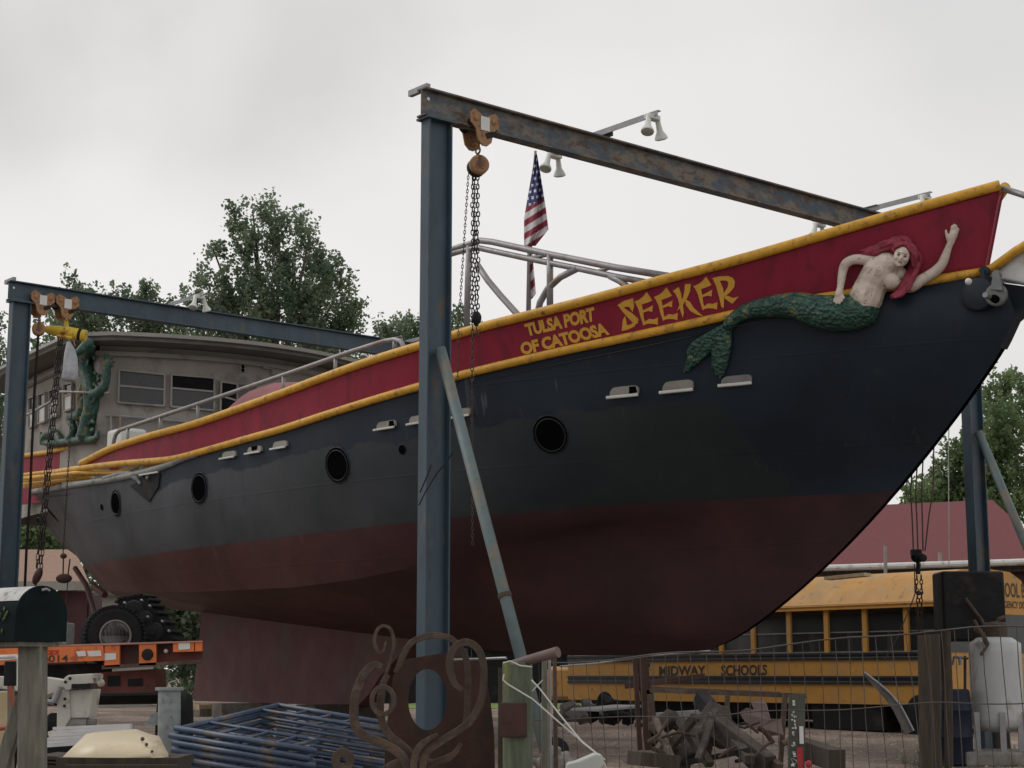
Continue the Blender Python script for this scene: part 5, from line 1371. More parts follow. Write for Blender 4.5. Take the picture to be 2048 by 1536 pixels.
# ------------------------------------------------------------------ school bus
bc = P(1888, 1350, 26.0); BO = Vector((bc.x, bc.y, 0))
BGZ = ground_z(26.5) - .05
BUS = thing('school_bus', 'old yellow school bus lettered MIDWAY SCHOOLS parked behind the bow', 'bus', Vector((BO.x, BO.y, BGZ)), PHI)
def bp_(x, y, z): return BO + AX * x + NX * y + UP * z
def bhit(px, py):
    h = plane_hit(px, py, BO, NX); q = h - BO; return q.dot(AX), h.z
zD = bhit(1885, 1208)[1]; zS = bhit(1885, 1304)[1]; zR2 = bhit(1885, 1360)[1]; zK = bhit(1700, 1408)[1]; zT = bhit(1800, 1149)[1] + .10
xF = bhit(1136, 1340)[0]; WB_ = 2.35
g = MB()
g.box(bp_(xF/2, -WB_/2, (zK + zS)/2), xF, WB_, zS - zK, AX, NX, UP)
body = g.build('body', M['buscol'], BUS, smooth=0)
# curved roof
prof = [(0.02, zD - .02), (.03, zD + .03), (-.02, zD + .10), (-.10, zD + (zT - zD) * .45), (-.26, zD + (zT - zD) * .75), (-.55, zD + (zT - zD) * .95), (-1.17, zT)]
prof = prof + [(-WB_ - y, z) for y, z in prof[::-1][1:]]
g = MB(); g.grid([[bp_(x, y * 1, z) for y, z in prof] for x in np.linspace(-.02, xF, 14)])
g.prism([bp_(-.02, y, z) for y, z in prof], AX * .04)
g.build('roof', M['buscol'], BUS, smooth=35)
g = MB(); g.bar(bp_(-.02, .03, zD - .015), bp_(xF, .03, zD - .015), .05, .03); g.bar(bp_(-.02, .045, zD + .05), bp_(xF, .045, zD + .05), .02, .012); g.build('drip_rail', M['buscol'], BUS, smooth=0)
px_p = [1884, 1812, 1729, 1652, 1577, 1505, 1441]
xp = [bhit(x, 1260)[0] for x in px_p]; xp[0] = .06
st_ = (xp[-1] - xp[1]) / 5
while xp[-1] + st_ < xF - .3: xp.append(xp[-1] + st_)
xp.append(xF - .05)
for x in xp:
    g = MB(); g.bar(bp_(x, -.02, zS), bp_(x, -.02, zD), .085, .05, NX); g.build('pillar', M['buscol'], BUS, smooth=0)
    g = MB(); g.bar(bp_(x, -WB_ + .02, zS), bp_(x, -WB_ + .02, zD), .085, .05, NX); g.build('pillar', M['buscol'], BUS, smooth=0)
M['busglass'] = bpy.data.materials.new('dusty bus glass'); M['busglass'].use_nodes = True
_b = M['busglass'].node_tree.nodes['Principled BSDF']; _b.inputs['Base Color'].default_value = (.05, .055, .055, 1); _b.inputs['Roughness'].default_value = .12
_b.inputs['Alpha'].default_value = .42
M['seatgrey'] = pmat('grey seat vinyl', (.16, .17, .155), .6, var=.2)
for i, (x0, x1) in enumerate(zip(xp, xp[1:])):
    m_ = (x0 + x1) / 2; w_ = x1 - x0 - .09
    g = MB(); g.box(bp_(m_, -.045, (zS + zD)/2), w_, .008, zD - zS, AX, NX, UP); wn_ = g.build('window', M['busglass'], BUS, smooth=0)
    g = MB(); g.bar(bp_(m_ - w_/2, -.035, zS + (zD - zS) * .46), bp_(m_ + w_/2, -.035, zS + (zD - zS) * .46), .015, .02); g.build('sash', M['galv'], wn_, smooth=0); g = MB(); g.bar(bp_(m_ - w_/2, -.035, zS + .015), bp_(m_ + w_/2, -.035, zS + .015), .02, .03); g.build('window_sill', M['galv'], wn_, smooth=0)
    g = MB(); g.box(bp_(m_, -.55, zS + .10), .12, .9, .45, AX, NX, UP); g.build('seat_back', M['seatgrey'], BUS, bevel=.03)
g = MB(); g.box(bp_(xF/2, -WB_ + .05, (zS + zD)/2), xF - .1, .01, zD - zS, AX, NX, UP); g.build('far_glass', M['glass'], BUS, smooth=0)
for z in (zS - .01, zS - .085, zR2 + .04, zR2 - .05):
    g = MB(); g.bar(bp_(0, .012, z), bp_(xF, .012, z), .024, .045); g.build('rub_rail', M['busrail'], BUS, smooth=0, bevel=.006)
g = MB(); g.box(bp_(xF/2, .004, zS - .048), xF - .01, .008, .05, AX, NX, UP); g.box(bp_(xF/2, .004, zR2 - .005), xF - .01, .008, .06, AX, NX, UP); g.build('rail_band', M['busrail'], BUS, smooth=0)
for x in (bhit(1838, 1400)[0], xF - 1.0):
    g = MB(); c = bp_(x, .015, BGZ + .42); g.lathe(c - NX * .3, NX, [(.30, 0), (.44, .03), (.45, .24), (.40, .28), (.24, .28)], 30); wh = g.build('wheel', M['rubber'], BUS)
    g = MB(); g.lathe(c - NX * .06, NX, [(.24, 0), (.22, .05), (.10, .06), (.08, .10), (0, .11)], 22); g.build('rim', M['dark'], wh)
    g = MB(); g.lathe(c - NX * (WB_ - .1), NX, [(.30, 0), (.44, .03), (.45, .24), (.40, .28)], 30); g.build('wheel', M['rubber'], BUS)
g = MB(); g.box(bp_(xF/2, -WB_/2, zK - .14), xF - .3, WB_ - .5, .26, AX, NX, UP); g.build('chassis', M['dark'], BUS, smooth=0)
g = MB()
g.prism([bp_(bhit(1765, 1440)[0] + d, -.05, z) for d, z in ((0, zK), (1.45, zK), (1.42, zK - .40), (.03, zK - .40))], NX * -.5); g.build('fuel_tank', M['dark'], BUS, smooth=0)
# front: sloping hood
g = MB(); g.box(bp_(xF + .5, -WB_/2, (zK + zS)/2 - .1), 1.0, 1.7, (zS - zK) * .8, AX, NX, UP); g.build('hood', M['buscol'], BUS, bevel=.08)
# rear face
g = MB()
rear = [(-.01, zS), (-.01, zD)] + [(y, z) for y, z in prof[3:-3]] + [(-WB_ + .01, zD), (-WB_ + .01, zS)]
g.prism([bp_(-.035, y, z) for y, z in [(-.01, zD - .12)] + [(y - .0, z + .0) for y, z in prof[2:-2]] + [(-WB_ + .01, zD - .12)]], AX * .03)
g.build('rear_panel', M['buscol'], BUS, smooth=0)
g = MB(); g.box(bp_(-.02, -WB_/2, (zS + zD - .12)/2), .02, WB_ - .2, zD - .12 - zS, AX, NX, UP); g.build('rear_window', M['glass'], BUS, smooth=0)
for y in (-.05, -.8, -1.55, -WB_ + .05):
    g = MB(); g.bar(bp_(-.035, y, zS), bp_(-.035, y, zD - .1), .08, .03, AX); g.build('rear_pillar', M['buscol'], BUS, smooth=0)
g = MB(); g.box(bp_(-.0, -WB_/2, (zK + zS)/2), .03, WB_ - .02, zS - zK, AX, NX, UP); g.build('rear_skirt', M['buscol'], BUS, smooth=0)
g = MB(); g.box(bp_(-.08, -WB_/2, zK - .05), .12, WB_, .2, AX, NX, UP); g.build('bumper', M['dark'], BUS, bevel=.02)
def bus_text(g, txt, quad):
    (tl, tr, br, bl) = quad
    def fn(u, v):
        x = (bl[0]*(1-u) + br[0]*u)*(1-v) + (tl[0]*(1-u) + tr[0]*u)*v
        y = (bl[1]*(1-u) + br[1]*u)*(1-v) + (tl[1]*(1-u) + tr[1]*u)*v
        return plane_hit(x, y, BO + NX * .006, NX)
    text_map(g, txt, fn, .03)
for tx_, q_ in (('MIDWAY', ((1318, 1332), (1411, 1331), (1411, 1350), (1318, 1352))), ('SCHOOLS', ((1442, 1330), (1534, 1329), (1534, 1350), (1442, 1352)))):
    g = MB(); bus_text(g, tx_, q_); g.build('lettering', M['bustext'], BUS, smooth=0)
def rear_text(g, txt, y0, y1, z0, z1):
    text_map(g, txt, lambda u, v: bp_(-.041, y0 + (y1 - y0) * u, z0 + (z1 - z0) * v), .015)
hr_ = zT - zD
def rear_y(px):
    q = plane_hit(px, 1190, bp_(-.04, 0, 0), AX); return (q - BO).dot(NX)
yr0, yr1 = rear_y(1984), rear_y(2066)
print('bus rear', yr0, yr1, WB_, 'right edge px', project(bp_(-.04, -WB_, zD)))
g = MB(); rear_text(g, 'SCHOOL BUS', yr0, yr1, zD + hr_ * .26, zD + hr_ * .66); g.build('lettering', M['bustext'], BUS, smooth=0)
g = MB(); rear_text(g, 'EMERGENCY DOOR', yr0 - .05, yr1 + .05, zD - .02, zD + hr_ * .16); g.build('lettering', M['bustext'], BUS, smooth=0)
# boards lying on the bus roof
g = MB(); a = P(1655, 1157, 26.6); b = P(1735, 1149, 26.2); g.bar(a, b, .25, .05)
g.solo('roof_board', M['plank'], 'plank lying on the bus roof beside the stem', 'plank', a, smooth=0)

# ------------------------------------------------------------------ things behind the fence, right
# black steel box in front of the far post
yb = 20.9
def bx(x, y, Y=yb): return P(x, y, Y)
box = thing('steel_cabinet', 'tall black steel cabinet hiding the foot of the far blue post', 'cabinet', G(1945, yb + .2))
g = MB(); a = bx(1883, 1142); b = bx(2008, 1140); zt_ = a.z; zb_ = bx(1945, 1282).z
ctr = (a + b) / 2
g.box(Vector((ctr.x, yb + .25, (zt_ + zb_)/2)), b.x - a.x, .5, zt_ - zb_); g.build('door_panel', M['dark'], box, bevel=.03)
for sx in (-.33, .33):
    for sy in (.05, .45):
        g = MB(); q = Vector((ctr.x + sx, yb + sy, 0)); g.bar(q + UP * (ground_z(yb) - .05), q + UP * zb_, .06, .06, Vector((0, 1, 0))); g.build('leg', M['darkwood'], box, smooth=0)
g = MB(); g.tube([bx(1930, 1196, yb - .06), bx(1962, 1238, yb - .06), bx(1975, 1262, yb - .1)], .022, 7); g.tube([bx(1985, 1262, yb - .1), bx(1998, 1238, yb - .1), bx(2010, 1235, yb - .1)], .03, 8); g.build('pipe_handle', M['rust'], box)
# drum
dr = MB(); q = G(1906, 20.0); dr.lathe(q, UP, [(.21, 0), (.235, .02), (.235, .30), (.245, .32), (.235, .34), (.235, .60), (.245, .62), (.235, .64), (.22, .84), (.20, .86), (0, .86)], 24)
dr.solo('drum', M['bluedrum'], 'navy blue plastic drum under the black cabinet', 'drum', q)
# propane tank
ty = 20.2; tq = G(1999, ty, .15)
g = MB(); q = G(1999, ty); g.box(q + UP * .07, 1.0, .9, .17)
g.solo('tank_pad', M['concrete'], 'low dirty concrete pad under the propane tank', 'concrete pad', q, smooth=0, bevel=.03)
TK = thing('gas_tank', 'upright white propane tank with rusty top on steel legs', 'tank', tq)
zt_ = P(1999, 1272, ty).z; zb_ = P(1999, 1462, ty).z; Rr = .30; Hh = zt_ - zb_
g = MB(); g.lathe(Vector((tq.x, tq.y, zb_)), UP, [(0, -.02), (.18, .0), (.29, .06), (Rr, .16), (Rr, Hh - .20), (.30, Hh - .09), (.20, Hh - .02), (.0, Hh)], 36); g.build('vessel', M['tank'], TK, smooth=60)
g = MB(); g.lathe(Vector((tq.x + .02, tq.y, zt_ - .04)), UP, [(.13, 0), (.14, .08), (.14, .17), (.11, .20), (0, .21)], 20); g.build('valve_hood', M['rust'], TK)
g = MB(); g.tube([P(1975, 1290, ty - .3), P(1965, 1268, ty - .3), P(1950, 1258, ty - .2)], .03, 8); g.tube([P(1948, 1240, ty - .3), P(1975, 1290, ty - .3), P(1962, 1310, ty - .32)], .02, 8); g.build('gas_pipe', M['rust'], TK)
for px in (1956, 2008, 2044):
    q = G(px, ty - .2 if px != 2008 else ty - .32, .15); g = MB(); g.bar(q - UP * .03, Vector((q.x, q.y, zb_ + .22)), .07, .02, Vector((0, 1, 0))); g.build('leg', M['galv'], TK, smooth=0)
# valve stand
vs_ = thing('tap_stand', 'thin rusty standpipe with a pale tap left of the propane tank', 'tap', G(1930, 21.2))
g = MB(); q = G(1930, 21.2); g.tube([q, P(1930, 1312, 21.2)], .018, 8); g.tube([P(1928, 1318, 21.2), P(1945, 1316, 21.2), P(1948, 1340, 21.2)], .014, 7); g.build('pipe', M['rust'], vs_)
g = MB(); g.tube([P(1928, 1316, 21.1), P(1908, 1314, 21.1), P(1905, 1330, 21.1)], .018, 8); g.tube([P(1919, 1314, 21.1), P(1921, 1330, 21.1)], .022, 8); g.build('tap', M['galv'], vs_)
# dark timbers
for i, (px, y0, Y, r, lab) in enumerate(((1848, 1270, 17.5, .075, 'thick old timber post left of a second timber near the cabinet'), (1868, 1268, 18.0, .07, 'thick old timber post between another timber and the cabinet'), (1893, 1262, 19.4, .05, 'slim dark timber post in front of the black cabinet'))):
    g = MB(); q = G(px + 4, Y); t = P(px, y0, Y); rr2 = random.Random(i)
    g.tube([q - UP * .1] + [q.lerp(t, f) + Vector((rr2.uniform(-.012, .012), 0, 0)) for f in (.3, .6)] + [t], [r, r * .97, r * .95, r * .9], 10)
    g.solo('timber_post', M['darkwood'], lab, 'post', q, group='dark timber posts')
# curved steel blade with base
yb2 = 17.0; cb = thing('curved_blade', 'curved flat steel blade standing on a round base in front of the bus', 'steel scrap', G(1818, yb2))
path = [(1728, 1346), (1755, 1366), (1780, 1388), (1800, 1412), (1815, 1440), (1826, 1462)]
top_ = []; bot_ = []
wd = [3, 10, 14, 16, 17, 18]
g = MB(); poly = []
for i, (x, y) in enumerate(path):
    d = Vector(path[min(i+1, 5)]) - Vector(path[max(i-1, 0)]); d.normalize(); nn = Vector((d.y, -d.x)); poly.append((x + nn.x, y + nn.y, x - nn.x * wd[i], y - nn.y * wd[i]))
pts = [P(a, b, yb2) for a, b, *_ in poly] + [P(c, d, yb2) for *_, c, d in poly[::-1]]
g.prism(pts, Vector((.02, .10, 0))); g.build('blade', M['bladesteel'], cb, smooth=0); g = MB(); g.tube([P(a_, b_, yb2 - .01) for a_, b_, *_ in poly], .012, 6); g.build('bright_edge', M['galv'], cb)  # brighter strip along the outer edge of the blade
g = MB(); q = G(1818, yb2); g.lathe(q - UP*.02, UP, [(.19, 0), (.17, .05), (.10, .09), (.07, .10)], 24); g.lathe(q + UP*.08, UP, [(.06, 0), (.06, .05), (.04, .06)], 14); g.build('base', M['dark'], cb)

# scrap heap in the middle
def lump(name, mat, label, cat, px, py, Y, rx, ry, rz, seed, group=None):
    r = random.Random(seed); g = MB(); c = P(px, py, Y)
    for _ in range(16):
        d = Vector((r.gauss(0, .5), r.gauss(0, .5), r.gauss(0, .5)))
        g.box(c + Vector((d.x*rx, d.y*ry, d.z*rz)), rx*r.uniform(.3, .9), ry*r.uniform(.4, .9), rz*r.uniform(.3, .9), *[Vector(v) for v in Matrix.Rotation(r.uniform(0, 6), 3, Vector((r.random(), r.random(), r.random())).normalized()).transposed()])
    q = Vector((c.x, c.y, ground_z(c.y)))
    g.remesh(.02, 2, .4)
    return g.solo(name, mat, label, cat, q, group=group, smooth=60)
M['stump'] = pmat('brown driftwood', (0.045, 0.034, 0.027), .9, var=.4, scale=7, bump=.9, bump_scale=16, stain=(.085, .070, .056), stain_amt=.3, stain_scale=5)
lump('tree_stump', M['stump'], 'large knotty grey stump in the scrap heap', 'stump', 1405, 1488, 12.2, .25, .2, .22, 4)
def beam_px(name, mat, label, cat, a, b, Y0, Y1, w, h, group=None):
    g = MB(); p, q = P(a[0], a[1], Y0), P(b[0], b[1], Y1); g.bar(p, q, w, h)
    lo = p if p.z < q.z else q
    return g.solo(name, mat, label, cat, Vector((lo.x, lo.y, ground_z(lo.y))), group=group, smooth=0, bevel=.004)
beam_px('scrap_beam', M['stump'], 'grey log sloping down to the right from the stump', 'log', (1420, 1440), (1535, 1530), 12.0, 11.6, .12, .13, 'scrap beams')
beam_px('scrap_beam', M['dark'], 'black bar lying from the stump up to the pink sheet', 'bar', (1400, 1395), (1475, 1480), 12.6, 12.2, .10, .10, 'scrap beams')
beam_px('scrap_beam', M['darkwood'], 'dark beam end lying on the gravel right of the green post', 'beam', (1590, 1492), (1675, 1520), 12.8, 12.0, .12, .14, 'scrap beams')
beam_px('scrap_beam', M['galv'], 'grey channel lying across the scrap behind the stump', 'channel', (1300, 1438), (1450, 1428), 13.4, 13.2, .08, .09, 'scrap beams')
beam_px('scrap_beam', M['rustplate'], 'thin rusty rod crossing below the bus lettering', 'rod', (1250, 1372), (1410, 1352), 13.8, 13.6, .03, .045, 'scrap beams')
beam_px('scrap_beam', M['rust'], 'pair of rusty bars under the bus lettering', 'bar', (1290, 1376), (1560, 1388), 14.0, 13.8, .03, .035, 'scrap beams')
beam_px('scrap_beam', M['darkwood'], 'dark sleeper lying at the front of the heap', 'sleeper', (1268, 1516), (1345, 1524), 11.4, 11.5, .22, .09, 'scrap beams')
beam_px('scrap_beam', M['galv'], 'dull steel plate edge lying under the bus left of the heap', 'plate', (1170, 1420), (1260, 1412), 20.5, 21, .5, .03, 'scrap beams')
g = MB()
sh = [(1478, 1425), (1492, 1416), (1508, 1420), (1502, 1405), (1525, 1400), (1532, 1408), (1540, 1440), (1560, 1438), (1566, 1470), (1540, 1472), (1520, 1455), (1500, 1458)]
g.prism([P(x, y, 12.3 + (x - 1478) * .003 + (y % 3) * .03) for x, y in sh], Vector((.01, .03, 0)))
g.solo('crumpled_sheet', M['pinkscrap'], 'crumpled faded pink metal sheet leaning against the rusty frame', 'metal sheet', G(1520, 12.3), smooth=0)
g = MB(); g.prism([P(x, y, 12.0) for x, y in ((1316, 1500), (1336, 1466), (1360, 1498))], Vector((0, .3, .0))); g.solo('angle_bracket', M['rust'], 'small rusty triangular bracket at the left of the heap', 'bracket', G(1338, 12), smooth=0)
rs_ = random.Random(77)
for k, (xa, ya, xb, yb_, w_, mk, lab) in enumerate(((1335, 1500, 1392, 1432, .05, 'stump', 'grey stick leaning left against the stump'), (1360, 1440, 1420, 1530, .06, 'darkwood', 'dark split timber crossing the front of the stump'), (1432, 1420, 1396, 1520, .045, 'stump', 'thin grey branch standing in the middle of the heap'), (1480, 1470, 1560, 1536, .05, 'rust', 'rusty angle bar sliding off the right of the heap'), (1350, 1530, 1500, 1500, .05, 'dark', 'black pipe lying low across the heap'), (1440, 1450, 1500, 1520, .07, 'darkwood', 'short thick dark timber right of the stump'), (1310, 1436, 1345, 1520, .04, 'rust', 'rusty strut left of the stump'))):
    beam_px('scrap_beam', M[mk], lab, 'scrap', (xa, ya), (xb, yb_), 11.9 + .05 * k, 11.7 - .05 * k, w_, w_ * rs_.uniform(.6, 1.2), 'scrap beams')
for k in range(14):
    xa, ya = rs_.uniform(1290, 1580), rs_.uniform(1440, 1530); an = rs_.uniform(-.9, .9); L_ = rs_.uniform(25, 75); xb, yb_ = xa + L_ * math.cos(an), min(1534, ya + L_ * math.sin(an)); Y_ = rs_.uniform(11.4, 12.6)
    g = MB(); p0, p1 = P(xa, ya, Y_), P(xb, yb_, Y_ + rs_.uniform(-.15, .15)); md_ = p0.lerp(p1, .5) + Vector((0, 0, rs_.uniform(-.04, .05)))
    g.tube([p0, md_, p1], rs_.uniform(.008, .022), 7); lo = p0 if p0.z < p1.z else p1
    g.solo('scrap_rod', M[rs_.choice(('rust', 'rustplate', 'darkwood', 'stump', 'dark'))], 'thin bent rod or stick lying loose in the scrap heap', 'rod', Vector((lo.x, lo.y, ground_z(lo.y))), group='loose rods in the scrap heap')
# rusty A frame
af = thing('scrap_trestle', 'rusty upright steel frame with two legs left of the stump', 'frame', G(1290, 12.9))
for a, b, w in (((1285, 1312), (1300, 1500), .075), ((1270, 1316), (1280, 1500), .035), ((1299, 1380), (1312, 1500), .05)):
    g = MB(); g.bar(P(*a, 12.9), P(*b, 12.9), w, .06, Vector((0, 1, 0))); g.build('leg', M['rustplate'], af, smooth=0)
g = MB()
for y in (1330, 1378, 1450): g.bar(P(1270, y, 12.95), P(1300, y, 12.95), .02, .03)
g.build('crossbar', M['rustplate'], af, smooth=0)
rf = thing('rusty_gate', 'tall rusty rectangular frame around the pink sheet', 'frame', G(1560, 12.6))
for a, b in (((1570, 1386), (1560, 1540)), ((1300, 1388), (1302, 1460)), ((1455, 1390), (1452, 1470))):
    g = MB(); g.bar(P(*a, 12.7), P(*b, 12.7), .035, .035, Vector((0, 1, 0))); g.build('upright', M['rust'], rf, smooth=0)
g = MB(); g.bar(P(1300, 1380, 12.75), P(1612, 1392, 12.75), .035, .035); g.build('top_bar', M['rust'], rf, smooth=0)

# ------------------------------------------------------------------ wire fence
def fence_pt(s, py=None, dz=0.0):
    """s 0..1 from the wooden corner post to beyond the right edge"""
    x = 1035 + s * 1120; Y = 1 / ((1/10.2) * (1 - s) + (1/8.6) * s)
    return x, Y
FNC = thing('wire_fence', 'sagging welded wire fence across the front of the yard', 'fence', G(1040, 10))
topc = [(1035, 1322), (1110, 1325), (1200, 1320), (1300, 1311), (1450, 1301), (1600, 1288), (1700, 1276), (1850, 1262), (2010, 1254), (2170, 1248)]
g = MB(); rr = random.Random(21)
def fp_(x, f):
    s = (x - 1035) / 1120; Y = 1 / ((1/10.2) * (1 - s) + (1/8.6) * s)
    t = P(x, lerp_tab(topc, x), Y); b = Vector((t.x, t.y, ground_z(Y) + .03))
    b = b + Vector((.05, 0, 0))
    bulge = .05 * math.sin(f * 3.1) * math.sin(x * .013)
    return t.lerp(b, f) + Vector((.012 * math.sin(x * .031 + f * 4), bulge, 0))
x = 1050
while x < 2120:
    s = (x - 1035) / 1120
    j = rr.uniform(-2, 2)
    g.tube([fp_(x + j + 1.0 * rr.uniform(-1, 1), f) for f in (0, .15, .3, .5, .7, .85, 1)], .0027, 4, cap=False)
    x += 24.5 + 8.5 * s
for f in (.0, .055, .26, .29, .52, .545, .76, .99):
    if f in (.055, .29, .545): continue
    g.tube([fp_(xx, f) + UP * .008 * math.sin(xx * .02 + f * 9) for xx in np.linspace(1040, 2150, 60)], .0034 if f else .0045, 5, cap=False)
g.build('wire_mesh', M['wire'], FNC, smooth=180)
# loose top strand
g = MB(); g.tube([P(905, 1320, 9.9), P(965, 1318, 9.9), P(1012, 1316, 9.7)], .008, 6); g.build('top_strand', M['galv'], FNC); g = MB(); g.tube([P(1120, 1333, 10.4), P(1200, 1326, 10.6), P(1290, 1312, 10.5), P(1420, 1302, 10.4)], .006, 6); g.build('top_strand', M['galv'], FNC)
# wooden corner post
yp = 9.4
WP = thing('wooden_fence_post', 'mossy green wooden corner post with a rusty plate and white cords', 'post', G(1035, yp))
g = MB(); q = G(1036, yp) - UP * .2; t = P(1034, 1327, yp)
rows = []
for k in range(13):
    f = k / 12; c = q.lerp(t, f); row = []
    for i in range(21):
        a = 2*math.pi*i/20; r = .082 * (1 + .05 * math.sin(3*a + 1) + (.03 if i % 5 else -.05)); row.append(c + Vector((r*math.cos(a), r*math.sin(a)*.9, .012*math.sin(i*2.1) if k == 12 else 0)))
    rows.append(row)
g.grid(rows); g.add(rows[-1][:-1], [tuple(range(20))]); g.build('post', M['greenwood'], WP, smooth=40)
g = MB(); c = P(1027, 1440, yp - .10); g.box(c, .145, .02, .185); g.build('rusty_plate', M['rustplate'], WP, bevel=.006)
g = MB(); g.tube([P(1020, 1330, yp + .05), P(1060, 1319, yp - .05), P(1116, 1304, yp - .15)], [.022, .026, .030], 12)
g.build('brace_pipe', M['pinkscrap'], WP)
g = MB(); g.tube([P(1008, 1348, yp - .1), P(1006, 1360, yp - .1), P(1015, 1368, yp - .1), P(1065, 1398, yp - .12), P(1130, 1455, yp - .2), P(1200, 1512, yp - .3), P(1215, 1540, yp - .3)], .0045, 5)
g.tube([P(1063, 1360, yp - .1), P(1080, 1378, yp - .12), P(1120, 1430, yp - .2), P(1165, 1485, yp - .3), P(1210, 1520, yp - .35)], .0045, 5)
g.tube([P(1075, 1368, yp - .1), P(1065, 1382, yp - .1), P(1085, 1360, yp - .12)], .0035, 5); g.tube([P(1006, 1326, yp-.1), P(1020, 1322, yp-.1), P(1040, 1331, yp-.1), P(1064, 1334, yp-.1)], .004, 5)
g.build('white_cord', M['cord'], WP)
for i, (x0, y0, x1, r, Y, mk, lab) in enumerate(((1109, 1310, 1111, .016, 10.0, 'rust', 'thin dark iron post right of the grey stakes'), (1089, 1306, 1085, .022, 9.8, 'wood', 'splintered grey wooden stake right of the mossy post'), (1099, 1318, 1098, .012, 9.7, 'galv', 'thin pale metal stake beside the splintered stake'), (1002, 1335, 1000, .022, 9.9, 'darkwood', 'dark stake behind the left of the mossy post'))):
    g = MB(); q = G(x1, Y) - UP * .1; t = P(x0, y0, Y); g.tube([q, q.lerp(t, .5) + Vector((.006, 0, 0)), t], [r, r * .95, r * .7], 8); g.solo('fence_stake', M[mk], lab, 'stake', q, group='fence stakes')
# green steel post with pale marks
TP = thing('steel_fence_post', 'green steel fence post with flaking white marks and red reflector', 'post', G(1592, 10.1))
g = MB(); q = G(1588, 10.1) - UP * .1; t = P(1594, 1390, 10.1); g.bar(q, t, .095, .02, Vector((0, 1, 0))); g.bar(q + Vector((.0, .025, 0)), t + Vector((0, .025, 0)), .02, .05, Vector((0, 1, 0))); g.build('post', M['tpost'], TP, smooth=0)
g = MB(); rr = random.Random(4)
for k in range(46):
    y = rr.uniform(1400, 1536); c = P(1588 + rr.uniform(-3, 3), y, 10.08); g.box(c, rr.uniform(.004, .018), .002, rr.uniform(.004, .014))
g.build('white_flakes', M['label'], TP, smooth=0); g = MB(); g.box(P(1603, 1470, 10.08), .024, .004, .10); g.build('white_patch', M['label'], TP, smooth=0)
g = MB(); g.box(P(1600, 1516, 10.075), .032, .006, .12); g.ell(P(1617, 1528, 10.06), .018, .012, .022); g.build('red_reflector', M['redrag'], TP)

# ------------------------------------------------------------------ rusty scroll and plate
ry_ = 10.0
Zs = lambda x, y: (680 + x / 5.12, 1236 + y / 5.12)
g = MB()
outer = [(630, 432), (800, 400), (960, 375), (1120, 350), (1290, 385), (1450, 430), (1500, 640), (1545, 880), (1580, 1200), (1590, 1700), (450, 1700), (460, 1350), (480, 1100), (510, 820), (545, 600)]
cx, cy, erx, ery = 895, 835, 198, 312
NN = 72; ring_i = []; ring_o = []
def ray_poly(a):
    dx, dy = math.cos(a), math.sin(a); best = None
    for (x0, y0), (x1, y1) in zip(outer, outer[1:] + outer[:1]):
        ex, ey = x1 - x0, y1 - y0; det = dx * -ey + ex * dy
        if abs(det) < 1e-9: continue
        s = ((x0 - cx) * -ey + ex * (y0 - cy)) / det; u = (dx * (y0 - cy) - dy * (x0 - cx)) / det
        if s > 0 and 0 <= u <= 1: best = s if best is None else min(best, s)
    return cx + dx * best, cy + dy * best
fr_, bk_ = [], []
for lay, dy_ in (([], 0), ([], .014)):
    for k in range(NN):
        a = 2*math.pi*k/NN
        lay.append((P(*Zs(cx + erx*math.cos(a), cy + ery*math.sin(a)), ry_) + Vector((0, dy_, 0)), P(*Zs(*ray_poly(a)), ry_) + Vector((0, dy_, 0))))
    (fr_ if dy_ == 0 else bk_).extend(lay)
vs = [p for a, b in fr_ for p in (a, b)] + [p for a, b in bk_ for p in (a, b)]; fs = []
for k in range(NN):
    j = (k + 1) % NN; o2 = 2 * NN
    fs += [(2*k, 2*k+1, 2*j+1, 2*j), (o2 + 2*k, o2 + 2*j, o2 + 2*j+1, o2 + 2*k+1), (2*k, 2*j, o2 + 2*j, o2 + 2*k), (2*k+1, o2 + 2*k+1, o2 + 2*j+1, 2*j+1)]
g.add(vs, fs)
# the bottom edge is buried
g.solo('rusty_plate', M['rustplate'], 'rusty steel plate with a large oval hole standing before the tall post', 'steel plate', G(855, ry_), smooth=30)
SR = thing('scroll_ironwork', 'rusty scrolled ironwork of curling bars in front of the holed plate', 'ironwork', G(850, 9.6))
def scroll(pts, r, Y0=9.6, closed=False, name='scroll_bar'):
    c2 = []
    n = len(pts)
    for i in range(n if closed else n - 1):
        for j in range(6):
            if closed: a, b, c, d = pts[i-1], pts[i], pts[(i+1) % n], pts[(i+2) % n]
            else: a, b, c, d = pts[max(0, i-1)], pts[i], pts[i+1], pts[min(n-1, i+2)]
            c2.append(catmull(Vector(a), Vector(b), Vector(c), Vector(d), j / 6))
    if not closed: c2.append(Vector(pts[-1]))
    P3 = [P(*Zs(p.x, p.y), Y0) for p in c2]
    # flat bar bent on edge
    hw = r * 1.45; vs = []; fs = []; m_ = len(P3)
    for i in range(m_):
        t = (P3[(i+1) % m_ if closed else min(m_-1, i+1)] - P3[i-1 if (closed or i) else 0]); t.y = 0; t.normalize(); nn = Vector((t.z, 0, -t.x))
        f = 1.0 if closed else min(1, .55 + .45 * min(i, 10) / 10)
        vs += [P3[i] + nn * hw * f + Vector((0, -.018, 0)), P3[i] - nn * hw * f + Vector((0, -.018, 0)), P3[i] - nn * hw * f + Vector((0, .018, 0)), P3[i] + nn * hw * f + Vector((0, .018, 0))]
    for i in range(m_ if closed else m_ - 1):
        j = (i + 1) % m_
        for k in range(4): fs.append((i*4+k, i*4+(k+1) % 4, j*4+(k+1) % 4, j*4+k))
    if not closed: fs += [(3, 2, 1, 0), tuple((m_-1)*4+k for k in range(4))]
    g = MB(); g.add(vs, fs); return g.build(name, M['rust'], SR, smooth=40, bevel=.003)
